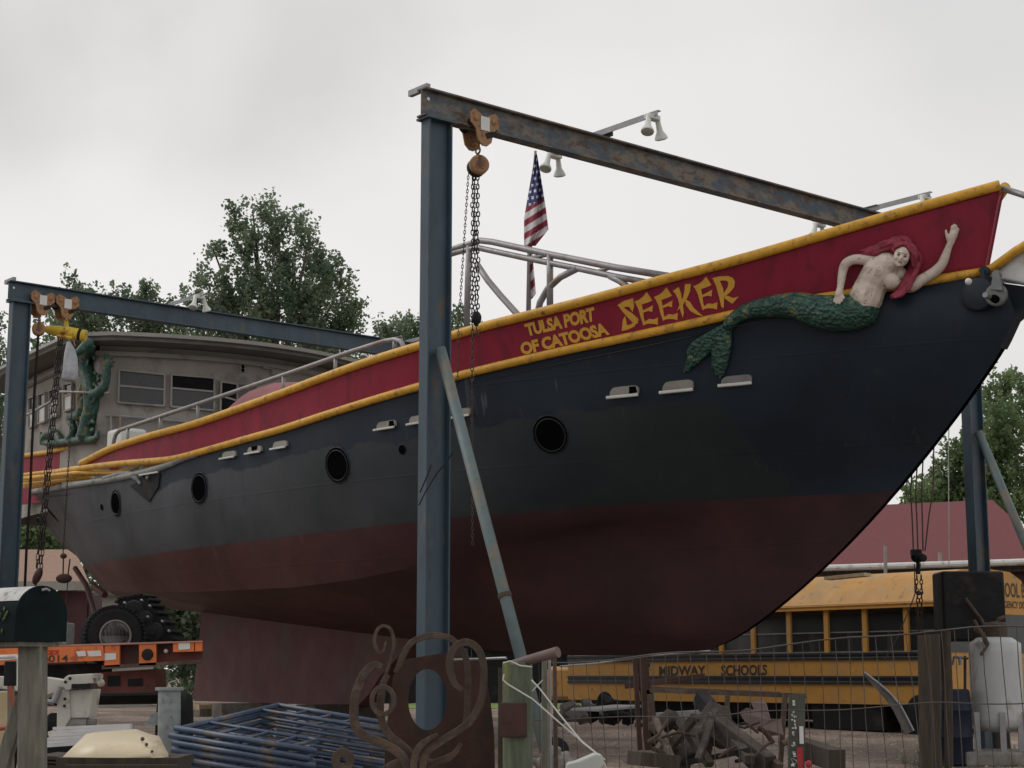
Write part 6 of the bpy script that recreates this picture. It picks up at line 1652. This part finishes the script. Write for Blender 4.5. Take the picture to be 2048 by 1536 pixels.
scroll([(430, 500), (350, 482), (250, 575), (172, 750), (145, 900), (152, 1080), (230, 1195), (400, 1270), (560, 1350), (660, 1450), (710, 1600)], .017, 9.55)
scroll([(500, 590), (455, 640), (425, 760), (412, 950), (445, 1100), (520, 1215), (630, 1300), (720, 1400), (770, 1600)], .014, 9.6)
scroll([(470, 240), (450, 330), (400, 350), (352, 240), (385, 120), (450, 80), (520, 120), (552, 250), (530, 380), (490, 520), (440, 640)], .006, 9.7)
scroll([(440 + 112*math.cos(a), 845 + 140*math.sin(a)) for a in np.linspace(0, 2*math.pi, 15)[:-1]], .009, 9.5, True)
scroll([(560, 560), (600, 500), (640, 400), (720, 265), (850, 195), (980, 182), (1120, 205), (1215, 285), (1290, 420), (1310, 600), (1308, 800), (1300, 980), (1275, 1120)], .012, 9.66)
scroll([(1255, 742), (1170, 665), (1122, 490), (1160, 320), (1280, 248), (1395, 300), (1462, 440), (1470, 700), (1425, 900), (1330, 1060), (1200, 1160), (1010, 1280), (880, 1400), (830, 1600)], .014, 9.52)
scroll([(1235, 1285), (1180, 1380), (1090, 1440), (980, 1480), (900, 1540), (880, 1640)], .013, 9.58)
scroll([(1000, 1190), (880, 1260), (800, 1340), (760, 1460), (755, 1600)], .013, 9.5)
scroll([(30 + 72*math.cos(a), 1460 + 85*math.sin(a)) for a in np.linspace(0, 2*math.pi, 15)[:-1]], .016, 9.45, True)
g = MB(); q = P(*Zs(760, 1520), 9.6); g.ell(q, .16, .03, .05); g.bar(q, Vector((q.x, q.y, ground_z(9.6) - .02)), .05, .03, Vector((0, 1, 0))); g.build('stem_foot', M['rust'], SR)

# ------------------------------------------------------------------ blue scaffold frames
SCF = [P(360, 1458, 11.6), P(556, 1411, 12.9), P(775, 1447, 12.7), P(618, 1500, 11.2)]
def scaf(root):
    A_, B_, C_, D_ = SCF
    g = MB(); g.tube([A_ - (D_ - A_).normalized() * .04, D_ + (D_ - A_).normalized() * .05], .0205, 8); g.build('leg_tube', M['scaff'], root, smooth=180); g = MB(); g.tube([B_, C_ + (C_ - B_).normalized() * .05], .0205, 8); g.build('leg_tube', M['scaff'], root, smooth=180)
    g = MB(); g.tube([A_, B_], .0205, 8); a2, d2 = A_.lerp(B_, .26), D_.lerp(C_, .26)
    g.tube([A_.lerp(B_, .26), A_.lerp(D_, .0).lerp(a2.lerp(d2, .82), 1.0)], .013, 7)
    e = a2.lerp(d2, .82); g.tube([e, e.lerp(d2, .35) , A_.lerp(D_, .86)], .013, 7)
    b2 = B_.lerp(A_, .2); c2 = C_.lerp(D_, .2); g.tube([b2, c2], .013, 7)
    g.build('header_tube', M['scaff'], root, smooth=180)
    for f in (.28, .5, .72):
        g = MB(); g.tube([A_.lerp(D_, f), a2.lerp(d2, f)], .010, 6); g.build('rung', M['scaff'], root, smooth=180)
        g = MB(); g.tube([B_.lerp(C_, f), b2.lerp(c2, f)], .010, 6); g.build('rung', M['scaff'], root, smooth=180)
base_l = Vector(((SCF[0].x + SCF[2].x)/2, (SCF[0].y + SCF[2].y)/2, SCF[0].z))
s0 = thing('scaffold_frame', 'blue scaffold frame on top of the stack', 'scaffold frame', base_l, 0, 'stacked blue scaffold frames')
scaf(s0); rr = random.Random(9)
nm = ['second', 'third', 'fourth', 'fifth', 'sixth', 'seventh', 'eighth', 'ninth', 'tenth']
for k in range(1, 10):
    z = base_l + Vector((rr.uniform(-.05, .02) - .006 * k, rr.uniform(-.04, .02), -.046 * k))
    copy_thing(s0, z, math.radians(rr.uniform(-1.2, 1.2)), 'blue scaffold frame %s from the top of the stack' % nm[k-1])

# ------------------------------------------------------------------ left: grey pipe, hood, pallet
q = G(337, 12.2)
PP = thing('flanged_pipe', 'upright grey speckled steel pipe with a flat flange on top', 'pipe', q)
t = P(339, 1381, 12.2)
g = MB(); g.tube([q - UP*.1, t], .079, 28); g.build('pipe', M['greypipe'], PP, smooth=60)
g = MB(); g.lathe(Vector((t.x, t.y, t.z)), UP, [(.098, 0), (.10, .012), (.098, .022), (0, .022)], 28); g.build('flange', M['greypipe'], PP)
g = MB(); c = P(319, 1448, 12.25); g.prism([c + Vector((-.085*math.cos(a), 0, .085*math.sin(a))) for a in np.linspace(0, math.pi/2, 10)] + [c], Vector((0, .012, 0))); g.box(c + Vector((-.05, 0, -.003)), .12, .06, .008); g.build('gusset', M['greypipe'], PP, smooth=0)
# cream hood
CH = thing('machine_hood', 'cream painted steel machine hood lying on dark boards', 'hood', G(230, 10.6))
hy = 10.4
ptsF = [(126, 1513), (192, 1517), (190, 1462), (165, 1466)]
g = MB()
def hp_(x, y, d=0): return P(x, y, hy + d)
V = [hp_(126, 1513, .1), hp_(192, 1517), hp_(300, 1507), hp_(308, 1516, -.02), hp_(337, 1508, .06), hp_(318, 1472, .42), hp_(300, 1468, .46), hp_(272, 1458, .5), hp_(195, 1464, .36), hp_(172, 1468, .40)]
V2 = [v + Vector((0, .02, -.02)) for v in V]
g.add(V, [(0, 1, 8, 9), (1, 2, 6, 7, 8), (2, 3, 4, 5, 6)])
g.add([V[0], V[1], V[2], V[3], V[4]] + [v - UP*.03 for v in (V[0], V[1], V[2], V[3], V[4])], [(0, 1, 6, 5), (1, 2, 7, 6), (2, 3, 8, 7), (3, 4, 9, 8)])
o = g.build('shell', M['cream'], CH, smooth=20); md = o.modifiers.new('thick', 'SOLIDIFY'); md.thickness = .008
for x, y, r in ((285, 1478, .013), (293, 1489, .011), (304, 1503, .009)):
    g = MB(); g.ell(hp_(x, y, .28 - (y - 1478) * .008) - ray(x, y) * .06, r, r, r); g.build('rivet_hole', M['rust'], CH)
g = MB(); g.box(P(235, 1524, 10.4) + Vector((0, .25, 0)), .72, .55, .05); g.box(P(240, 1537, 10.3) + Vector((0, .25, 0)), .66, .5, .04)
g.solo('board_stack', M['darkwood'], 'dark boards under the cream hood', 'boards', G(235, 10.6), smooth=0)
g = MB()
for k in range(6):
    a = P(88 + k * 4, 1492 - k * 7, 11.4 + k * .12); b = P(262, 1484 - k * 6 - 4, 11.3 + k * .12); g.bar(a, b, .04, .02)
M['slat'] = pmat('white slats', (.55, .55, .55), .5, var=.12)
g.solo('slatted_panel', M['slat'], 'white slatted panel lying behind the cream hood', 'panel', G(170, 11.6), smooth=0)
g = MB()
for k in range(3): g.bar(P(95, 1512 + k * 7, 11.0), P(160, 1516 + k * 7, 11.0), .5, .03)
g.solo('pallet', M['darkwood'], 'dark pallet below the white slatted panel', 'pallet', G(130, 11.0), smooth=0)

# white outrigger leg
oy = 13.2
OR = thing('outrigger', 'off white steel machine outrigger leg with hydraulic ram', 'outrigger', G(150, oy))
M['ivory'] = pmat('dirty ivory paint', (.46, .45, .40), .5, var=.12, scale=4, stain=(.24, .22, .18), stain_amt=.3, stain_scale=5)
def op(x, y, d=0): return P(x, y, oy + d)
g = MB(); g.prism([op(x, y) for x, y in ((138, 1380), (187, 1378), (178, 1436), (140, 1437))], Vector((0, .25, 0))); g.build('leg_casing', M['ivory'], OR, smooth=0, bevel=.01)
g = MB(); g.prism([op(x, y, -.03) for x, y in ((114, 1380), (138, 1380), (140, 1437), (126, 1462), (113, 1462))], Vector((0, .25, 0))); g.build('side_plate', M['ivory'], OR, smooth=0, bevel=.008)
g = MB(); g.prism([op(x, y, -.05) for x, y in ((128, 1356), (136, 1350), (186, 1347), (188, 1366), (150, 1369), (144, 1378), (130, 1382), (126, 1370))], Vector((0, .3, 0))); g.build('top_beam', M['ivory'], OR, smooth=0, bevel=.008)
g = MB(); g.prism([op(x, y, .06) for x, y in ((-20, 1352), (88, 1354), (128, 1360), (128, 1378), (95, 1390), (80, 1400), (45, 1384), (-20, 1375))], Vector((0, .2, 0))); g.build('arm', M['ivory'], OR, smooth=0, bevel=.008)
g = MB(); g.box(op(196, 1352, -.02), .05, .12, .03); g.ell(op(202, 1366, -.04), .03, .03, .03); g.tube([op(200, 1356, -.04), op(202, 1372, -.04)], .02, 8); g.build('pin', M['ivory'], OR)
g = MB(); g.tube([op(120, 1372, -.08), op(108, 1405, -.08)], .028, 10); g.tube([op(108, 1405, -.08), op(95, 1403, -.08)], .02, 8); g.build('ram', M['galv'], OR)
g = MB(); g.box(op(162, 1372.5, -.06), .14, .02, .035); g.build('opening', M['dark'], OR, smooth=0)
g = MB(); g.tube([op(132, 1448, .05), op(175, 1450, .05)], .06, 14); g.tube([op(176, 1446, .05), op(192, 1446, .05)], .035, 10); g.build('foot_roller', M['concrete'], OR)
g = MB(); g.box(op(120, 1466, .0), .12, .25, .03); g.build('foot_plate', M['cream'], OR, bevel=.005)
for (x, y) in ((131, 1364), (140, 1357), (130, 1398), (129, 1412)):
    g = MB(); g.lathe(op(x, y, -.056), (0, -1, 0), [(.012, 0), (.012, .004)], 10); g.build('bolt', M['dark'], OR)

# trailer
ty_ = 16.2
TR = thing('trailer', 'orange flatbed trailer rear with number 0014 and black tyres', 'trailer', G(250, ty_ + .6))
def tp(x, y, d=0): return P(x, y, ty_ + d)
M['deckedge'] = pmat('worn deck edge', (.42, .20, .15), .6, var=.2, scale=6)
L0, R0 = tp(-60, 1296), tp(405, 1281)
g = MB(); g.prism([tp(-60, 1293), tp(85, 1290.5), tp(405, 1281), tp(405, 1284), tp(85, 1294), tp(-60, 1297)], Vector((-.12, .45, 0))); g.build('deck', M['deckedge'], TR, smooth=0)
g = MB(); g.prism([tp(-60, 1299), tp(206, 1291), tp(208, 1321), tp(-60, 1332)], Vector((0, .12, 0))); fp2 = g.build('tail_board', M['orange'], TR, smooth=0)
def txt_on(txt, x0, y0, x1, y1, d, m, parent, bold=.01):
    g = MB(); text_map(g, txt, lambda u, v: tp(x0 + (x1 - x0) * u, y1 + (y0 - y1) * v - (x1 - x0) * u * .03, d), bold); return g.build('lettering', m, parent, smooth=0)
txt_on('0014', 84, 1311, 136, 1325, -.008, M['bustext'], fp2)
M['reddecal'] = pmat('red decal', (.42, .035, .02), .5)
g = MB()
for a in ((88, 1301, 118, 1303.5), (88, 1307, 112, 1309.5), (100, 1303, 104, 1308), (112, 1303, 116, 1309)): g.prism([tp(a[0], a[1], -.006), tp(a[2], a[1] - .8, -.006), tp(a[2], a[3] - .8, -.006), tp(a[0], a[3], -.006)], Vector((0, .003, 0)))
g.build('red_decal', M['reddecal'], fp2, smooth=0)
g = MB()
for x0, x1 in ((152, 172), (174, 203)): g.prism([tp(x0, 1303 - (x0 - 152) * .03, -.008), tp(x1 - 2, 1301.5 - (x0 - 152) * .03, -.008), tp(x1, 1312, -.008), tp(x0 + 4, 1313, -.008)], Vector((0, .006, 0)))
g.prism([tp(-10, 1310, -.008), tp(36, 1308, -.008), tp(36, 1318, -.008), tp(-10, 1322, -.008)], Vector((0, .006, 0)))
g.build('reflector', M['label'], fp2, smooth=0)
for i, (x0, x1, y1) in enumerate(((209, 239, 1334), (278, 312, 1331), (346, 388, 1304), (390, 404, 1303))):
    g = MB(); yt = 1291 - (x0 - 85) * .03
    g.prism([tp(x0, yt, .02), tp(x1, yt - .8, .02), tp(x1, y1 - 1, .02), tp(x0, y1, .02)], Vector((0, .05, 0))); pl_ = g.build('tail_panel', M['orange'], TR, smooth=0)
    if i in (0, 2):
        g = MB(); cx_, cy_ = (219, 1314) if i == 0 else (367, 1293); g.prism([tp(cx_ - 10, cy_ - 7, .012), tp(cx_ + 13, cy_ - 8, .012), tp(cx_ + 13, cy_ + 5, .012), tp(cx_ - 10, cy_ + 7, .012)], Vector((0, .004, 0))); g.build('reflector', M['label'], pl_, smooth=0)
    if i == 1:
        g = MB(); g.lathe(tp(295, 1309, .018), (0, -1, 0), [(.055, 0), (.05, .03), (.03, .035)], 16); g.build('lamp_hole', M['dark'], pl_)
g = MB(); g.prism([tp(206, 1292, .14), tp(404, 1285, .14), tp(404, 1326, .14), tp(206, 1332, .14)], Vector((0, .04, 0))); g.build('tail_recess', M['darkred'], TR, smooth=0)
g = MB(); g.ell(tp(332, 1302, .10), .022, .03, .022); g.build('tail_lamp', M['label'], TR)
g = MB(); g.bar(tp(205, 1335, .05), tp(408, 1323, .05), .06, .035); g.build('bumper_bar', M['rust'], TR, smooth=0)
g = MB(); g.prism([tp(190, 1345, .3), tp(310, 1338, .3), tp(312, 1384, .3), tp(195, 1386, .3)], Vector((0, .5, 0))); g.build('chassis', M['darkred'], TR, smooth=0)
for x0, x1, y0, y1 in ((215, 240, 1352, 1372), (256, 285, 1358, 1372)):
    g = MB(); g.prism([tp(x0, y0, .29), tp(x1, y0 - 1, .29), tp(x1, y1, .29), tp(x0, y1 + 1, .29)], Vector((0, .01, 0))); g.build('chassis_pocket', M['dark'], TR, smooth=0)
g = MB(); g.prism([tp(-60, 1334, .35), tp(205, 1326, .35), tp(205, 1362, .35), tp(-60, 1375, .35)], Vector((0, .4, 0))); g.build('under_frame', M['dark'], TR, smooth=0)
for px in (345, 120, -10):
    q = G(px, ty_ + .9); r = .33
    g = MB(); ax = Vector((1, .12, 0)).normalized(); c = Vector((q.x, q.y, q.z + r + (.25 if px == 345 else .05)))
    g.lathe(c - ax * .17, ax, [(.20, 0), (.30, .01), (r, .05), (r, .29), (.30, .33), (.20, .34)], 28); w_ = g.build('tyre', M['rubber'], TR)
    g = MB(); g.lathe(c - ax * .1, ax, [(.20, 0), (.17, .02), (.0, .03)], 20); g.build('hub', M['dark'], w_)
g = MB(); g.tube([tp(60, 1400, .9), tp(345, 1395, .9)], .06, 10); g.build('axle', M['dark'], TR)

M['rimsteel'] = pmat('rim steel', (.16, .16, .155), .7, var=.12, scale=9)
# spare wheel on the trailer
wy = 16.9; SW = thing('spare_wheel', 'chunky tyre on a pale steel rim standing on the orange trailer', 'wheel', P(228, 1292, wy))
c = P(226, 1272, wy); ax = Vector((.42, -1, 0)).normalized(); R = .285
g = MB(); g.lathe(c - ax * .12, ax, [(.17, 0), (.24, .0), (R - .015, .03), (R, .06), (R, .19), (R - .015, .22), (.24, .245), (.15, .24)], 48)
for k in range(44):
    for s_, z0, z1 in ((0, .0, .08), (1, .075, .14), (0, .135, .20), (1, .19, .245)):
        a = 2*math.pi*(k + .5*s_)/44; Rm = rot_to(ax); rd = Rm @ Vector((math.cos(a), math.sin(a), 0)); tg = ax.cross(rd)
        g.box(c - ax * .12 + ax * (z0 + z1)/2 + rd * (R + .002), z1 - z0 - .014, .022, .022, (ax + tg * (.35 if s_ else -.35)).normalized(), (tg - ax * (.35 if s_ else -.35)).normalized(), rd)
g.build('tyre', M['rubber'], SW, smooth=30)
g = MB(); g.lathe(c + ax * .09, ax, [(.155, .03), (.155, .05), (.145, .055), (.138, .045), (.125, -.05), (.10, -.06), (.06, -.03), (.045, -.02), (.04, .01), (0, .01)], 32); g.build('rim', M['rimsteel'], SW)
for k in range(6):
    a = 2*math.pi*k/6; rd = rot_to(ax) @ Vector((math.cos(a), math.sin(a), 0)); g = MB(); g.ell(c + ax * .07 + rd * .08, .012, .012, .012); g.build('wheel_nut', M['dark'], SW)
# crawler track
CT = thing('crawler_track', 'black crawler track with bright cleat tips beside the spare wheel', 'crawler track', P(300, 1285, 17.4))
pth = [P(x, y, 17.5) for x, y in ((236, 1206), (258, 1198), (288, 1196), (312, 1228), (344, 1276), (330, 1290), (280, 1292), (254, 1262))]
loop = []
for i in range(len(pth)):
    for j in range(6): loop.append(catmull(pth[i-1], pth[i], pth[(i+1) % 8], pth[(i+2) % 8], j / 6))
vs = []; fs = []; nL = len(loop)
for p in loop: vs += [p, p + Vector((.06, .28, 0))]
for i in range(nL): j = (i + 1) % nL; fs.append((2*i, 2*i+1, 2*j+1, 2*j))
g = MB(); g.add(vs, fs); 
cen = sum(loop, Vector()) / nL
g.prism(loop, Vector((.01, .05, 0)))
g.build('track_belt', M['rubber'], CT, smooth=40)
for i in range(0, nL, 2):
    p = loop[i]; d = (loop[(i+1) % nL] - loop[i-1]).normalized(); nn = (p - cen).normalized()
    g = MB(); g.box(p + nn * .02 + Vector((.03, .13, 0)), .03, .30, .035, d, Vector((.2, .97, 0)).normalized(), d.cross(Vector((.2, .97, 0))).normalized()); g.build('cleat', M['dark'], CT, smooth=0, bevel=.006)
for x, y in ((268, 1220), (288, 1240), (308, 1264), (280, 1270)):
    g = MB(); g.lathe(P(x, y, 17.44), (0, -1, 0), [(.10, 0), (.09, .03), (.03, .04), (.03, .07), (0, .07)], 18); g.build('roller', M['dark'], CT)
for x, y in ((250, 1206), (284, 1201), (300, 1212), (296, 1234), (325, 1243), (338, 1262)):
    g = MB(); g.ell(P(x, y, 17.36), .030, .018, .014, rot_to((.5, 0, .6))); g.build('bright_tip', M['galv'], CT)  # small bright lumps set along the cleats
g = MB(); g.box(P(128, 1268, 17.5), .14, .3, .22); g.tube([P(130, 1250, 17.4), P(130, 1243, 17.4)], .03, 8)
g.solo('fuel_can', M['greypipe'], 'square grey can standing on the trailer behind the mailbox', 'can', P(128, 1290, 17.5), bevel=.01)
# rudder post rods at the stern
g = MB(); g.tube([B(150, 1136, .2), B(172, 1170, .2), B(180, 1195, .2), B(190, 1228, .2)], .05, 8); g.tube([B(186, 1172, .2), B(210, 1190, .2)], .06, 8)
g.build('rudder_stock', M['keel'], SHP)

# cribbing under the keel
kz = B(500, 1405, 0).z
for i, (px, y, w_, h_, mk, lab) in enumerate(((432, 1414, 1.0, .10, 'plank', 'pale sawn plank laid under the aft end of the keel'), (430, 1424, 1.1, .12, 'wood', 'grey timber under the pale plank at the keel heel'), (500, 1420, .3, .22, 'concrete', 'concrete block under the keel beside the pale plank'), (680, 1424, .5, .22, 'darkwood', 'dark timber block under the forward end of the keel'))):
    c = B(px, y, .2); g = MB(); g.box(c, w_, 1.2, h_, AX, NX, UP); g.solo('keel_block', M[mk], lab, 'block', Vector((c.x, c.y, ground_z(c.y))), PHI, group='blocks under the keel', smooth=0, bevel=.008)
# prop stands that carry the hull (out of sight under it)
# ------------------------------------------------------------------ mailbox
my = 7.5
MBX = thing('mailbox', 'dark green arched mailbox with peeling white top on a grey wooden post', 'mailbox', G(68, my))
bk = Vector((-.78, .62, 0)).normalized(); wd_ = Vector((bk.y, -bk.x, 0)).normalized()
fc = P(78, 1283, my); Wm = .262; Hm = .238; Lm = .55
def arch(c, n=18, grow=0.0):
    h = Wm/2 + grow; s = Hm - Wm/2
    pts = [c + wd_ * h, ] ; pts = []
    pts.append(c - wd_ * h); pts.append(c - wd_ * h + UP * s)
    for k in range(1, n): a = math.pi * k / n; pts.append(c - wd_ * (h * math.cos(a)) + UP * (s + h * math.sin(a)))
    pts.append(c + wd_ * h + UP * s); pts.append(c + wd_ * h); return pts
g = MB(); g.prism(arch(fc), bk * Lm); g.build('body', M['boxgreen'], MBX, smooth=40)
g = MB(); up_ = arch(fc - bk * .004, 18, .003)[4:-4]; g.grid([up_, [p + bk * (Lm + .004) for p in up_]]); o = g.build('peeled_top', M['boxtop'], MBX, smooth=180)
g = MB(); g.prism(arch(fc - bk * .012, 18, .004), bk * .010); dr_ = g.build('door', M['boxgreen'], MBX, smooth=40)
g = MB(); g.tube([fc - bk * .03 + UP * (Hm - .018) - wd_ * .02, fc - bk * .035 + UP * (Hm - .012), fc - bk * .03 + UP * (Hm - .018) + wd_ * .02], .006, 6); g.build('latch', M['galv'], dr_)
M['lichen'] = pmat('lichen patch', (.12, .14, .055), .9, var=.3, scale=20)
g = MB(); rr = random.Random(3)
for k in range(14):
    s = rr.uniform(.05, .16); z = rr.uniform(.04, .14); c = fc + bk * s - wd_ * (Wm/2 + .002) + UP * z; g.ell(c, .004, .007, rr.uniform(.006, .013))
g.build('lichen', M['lichen'], MBX)
g = MB(); c = fc + bk * .40 - wd_ * (Wm/2 + .004) + UP * .07; g.box(c, .10, .006, .09, bk, wd_, UP); g.build('number_plate', M['label'], MBX, smooth=0)
g = MB(); t = P(66, 1286, my + .06); q = G(66, my + .06) - UP * .2; g.bar(q, t, .105, .105, Vector((0, 1, 0))); g.build('post', M['wood'], MBX, bevel=.008)
g = MB(); g.bar(P(48, 1392, my + .12), P(-4, 1560, my + .12), .06, .06, Vector((0, 1, 0))); g.build('brace', M['wood'], MBX, bevel=.006)
g = MB(); c = fc + bk * (Lm/2) - UP * .012; g.box(c, Lm, Wm * .8, .02, bk, wd_, UP); g.build('shelf', M['wood'], MBX, smooth=0)
# hose, cable box and white hook behind the mailbox
g = MB(); g.tube([P(20, 1372, 9.0), P(25, 1410, 9.0), P(27, 1440, 9.0), P(18, 1455, 9.1), P(-30, 1462, 9.1)], .011, 8)
M['hose'] = pmat('orange red hose', (.30, .06, .03), .5); g.solo('hose', M['hose'], 'orange red hose curling down behind the mailbox post', 'hose', G(20, 9.0))
jb = thing('junction_box', 'black box with a white pipe behind the mailbox post', 'junction box', G(22, 9.2))
g = MB(); g.box(P(22, 1347, 9.2), .06, .06, .13); g.build('case', M['dark'], jb, bevel=.006)
g = MB(); g.tube([P(-10, 1315, 9.15), P(32, 1313, 9.15), P(37, 1320, 9.15), P(37, 1372, 9.15)], .010, 8); g.build('pipe', M['whitepaint'], jb)
g = MB(); q = G(22, 9.25); g.bar(q - UP*.05, P(22, 1362, 9.25), .03, .03, Vector((0, 1, 0))); g.build('stake', M['wood'], jb)
g = MB(); q = G(6, 9.8); g.bar(q - UP * .1, P(6, 1382, 9.8), .085, .085, Vector((0, 1, 0)))
g.solo('wooden_stump', M['plank'], 'short pale timber stump at the left edge under the white arm', 'stump', q, bevel=.01)
# pale plastic scrap at the foot of the fence
g = MB(); g.prism([P(x, y, 8.9) for x, y in ((1132, 1545), (1134, 1528), (1152, 1524), (1190, 1508), (1205, 1510), (1208, 1530), (1195, 1550), (1150, 1555))], Vector((.0, .18, .0)))
M['palegreen'] = pmat('pale plastic', (.42, .44, .41), .6, var=.12, stain=(.25, .24, .2), stain_amt=.3); g.solo('plastic_scrap', M['palegreen'], 'pale broken plastic shell tied at the foot of the fence', 'plastic', G(1170, 8.9), smooth=0, bevel=.01)
lump('rubble', M['concrete'], 'broken grey concrete rubble behind the fence stakes', 'rubble', 1105, 1520, 11.5, .16, .14, .09, 12)
g = MB(); c = P(1110, 1505, 12.4); g.lathe(c, (0, -1, .2), [(.07, 0), (.10, .02), (.10, .07), (.07, .09)], 20); g.solo('small_tyre', M['rubber'], 'small black tyre lying behind the fence stakes', 'tyre', G(1110, 12.4))
for i, (px, Y, lab) in enumerate(((1225, 23.0, 'dark scrap lump under the bus'), (1160, 24.0, 'grey scrap lump beside the grass strip'),)):
    lump('scrap_lump', M['dark'] if i == 0 else M['concrete'], lab, 'scrap', px, 1425, Y, .35, .3, .12, 30 + i)
print('objects', len(bpy.data.objects))

M['weed'] = leaf_mat('weeds', (.07, .12, .03), (.16, .20, .07))
rr = random.Random(50); vs = []; fs = []
for k in range(150):
    px = rr.choice((rr.uniform(1000, 1300), rr.uniform(1250, 1700), rr.uniform(1800, 2060), rr.uniform(90, 420))); Y = rr.uniform(9.5, 13) if px < 1800 else rr.uniform(17, 22)
    p = G(px, Y)
    for _ in range(rr.randint(8, 18)):
        a = rr.uniform(0, 6.28); h = rr.uniform(.04, .16); b0 = p + Vector((rr.gauss(0, .04), rr.gauss(0, .04), 0)); t = b0 + Vector((math.cos(a) * h * .5, math.sin(a) * h * .5, h)); s_ = Vector((-math.sin(a), math.cos(a), 0)) * .006
        o = len(vs); vs += [b0 - s_, b0 + s_, t]; fs.append((o, o+1, o+2))
g = MB(); g.v = vs; g.f = fs; g.solo('weeds', M['weed'], 'thin weeds sprouting along the fence line and the scrap', 'weeds', (0, 0, 0), kind='stuff', smooth=0)
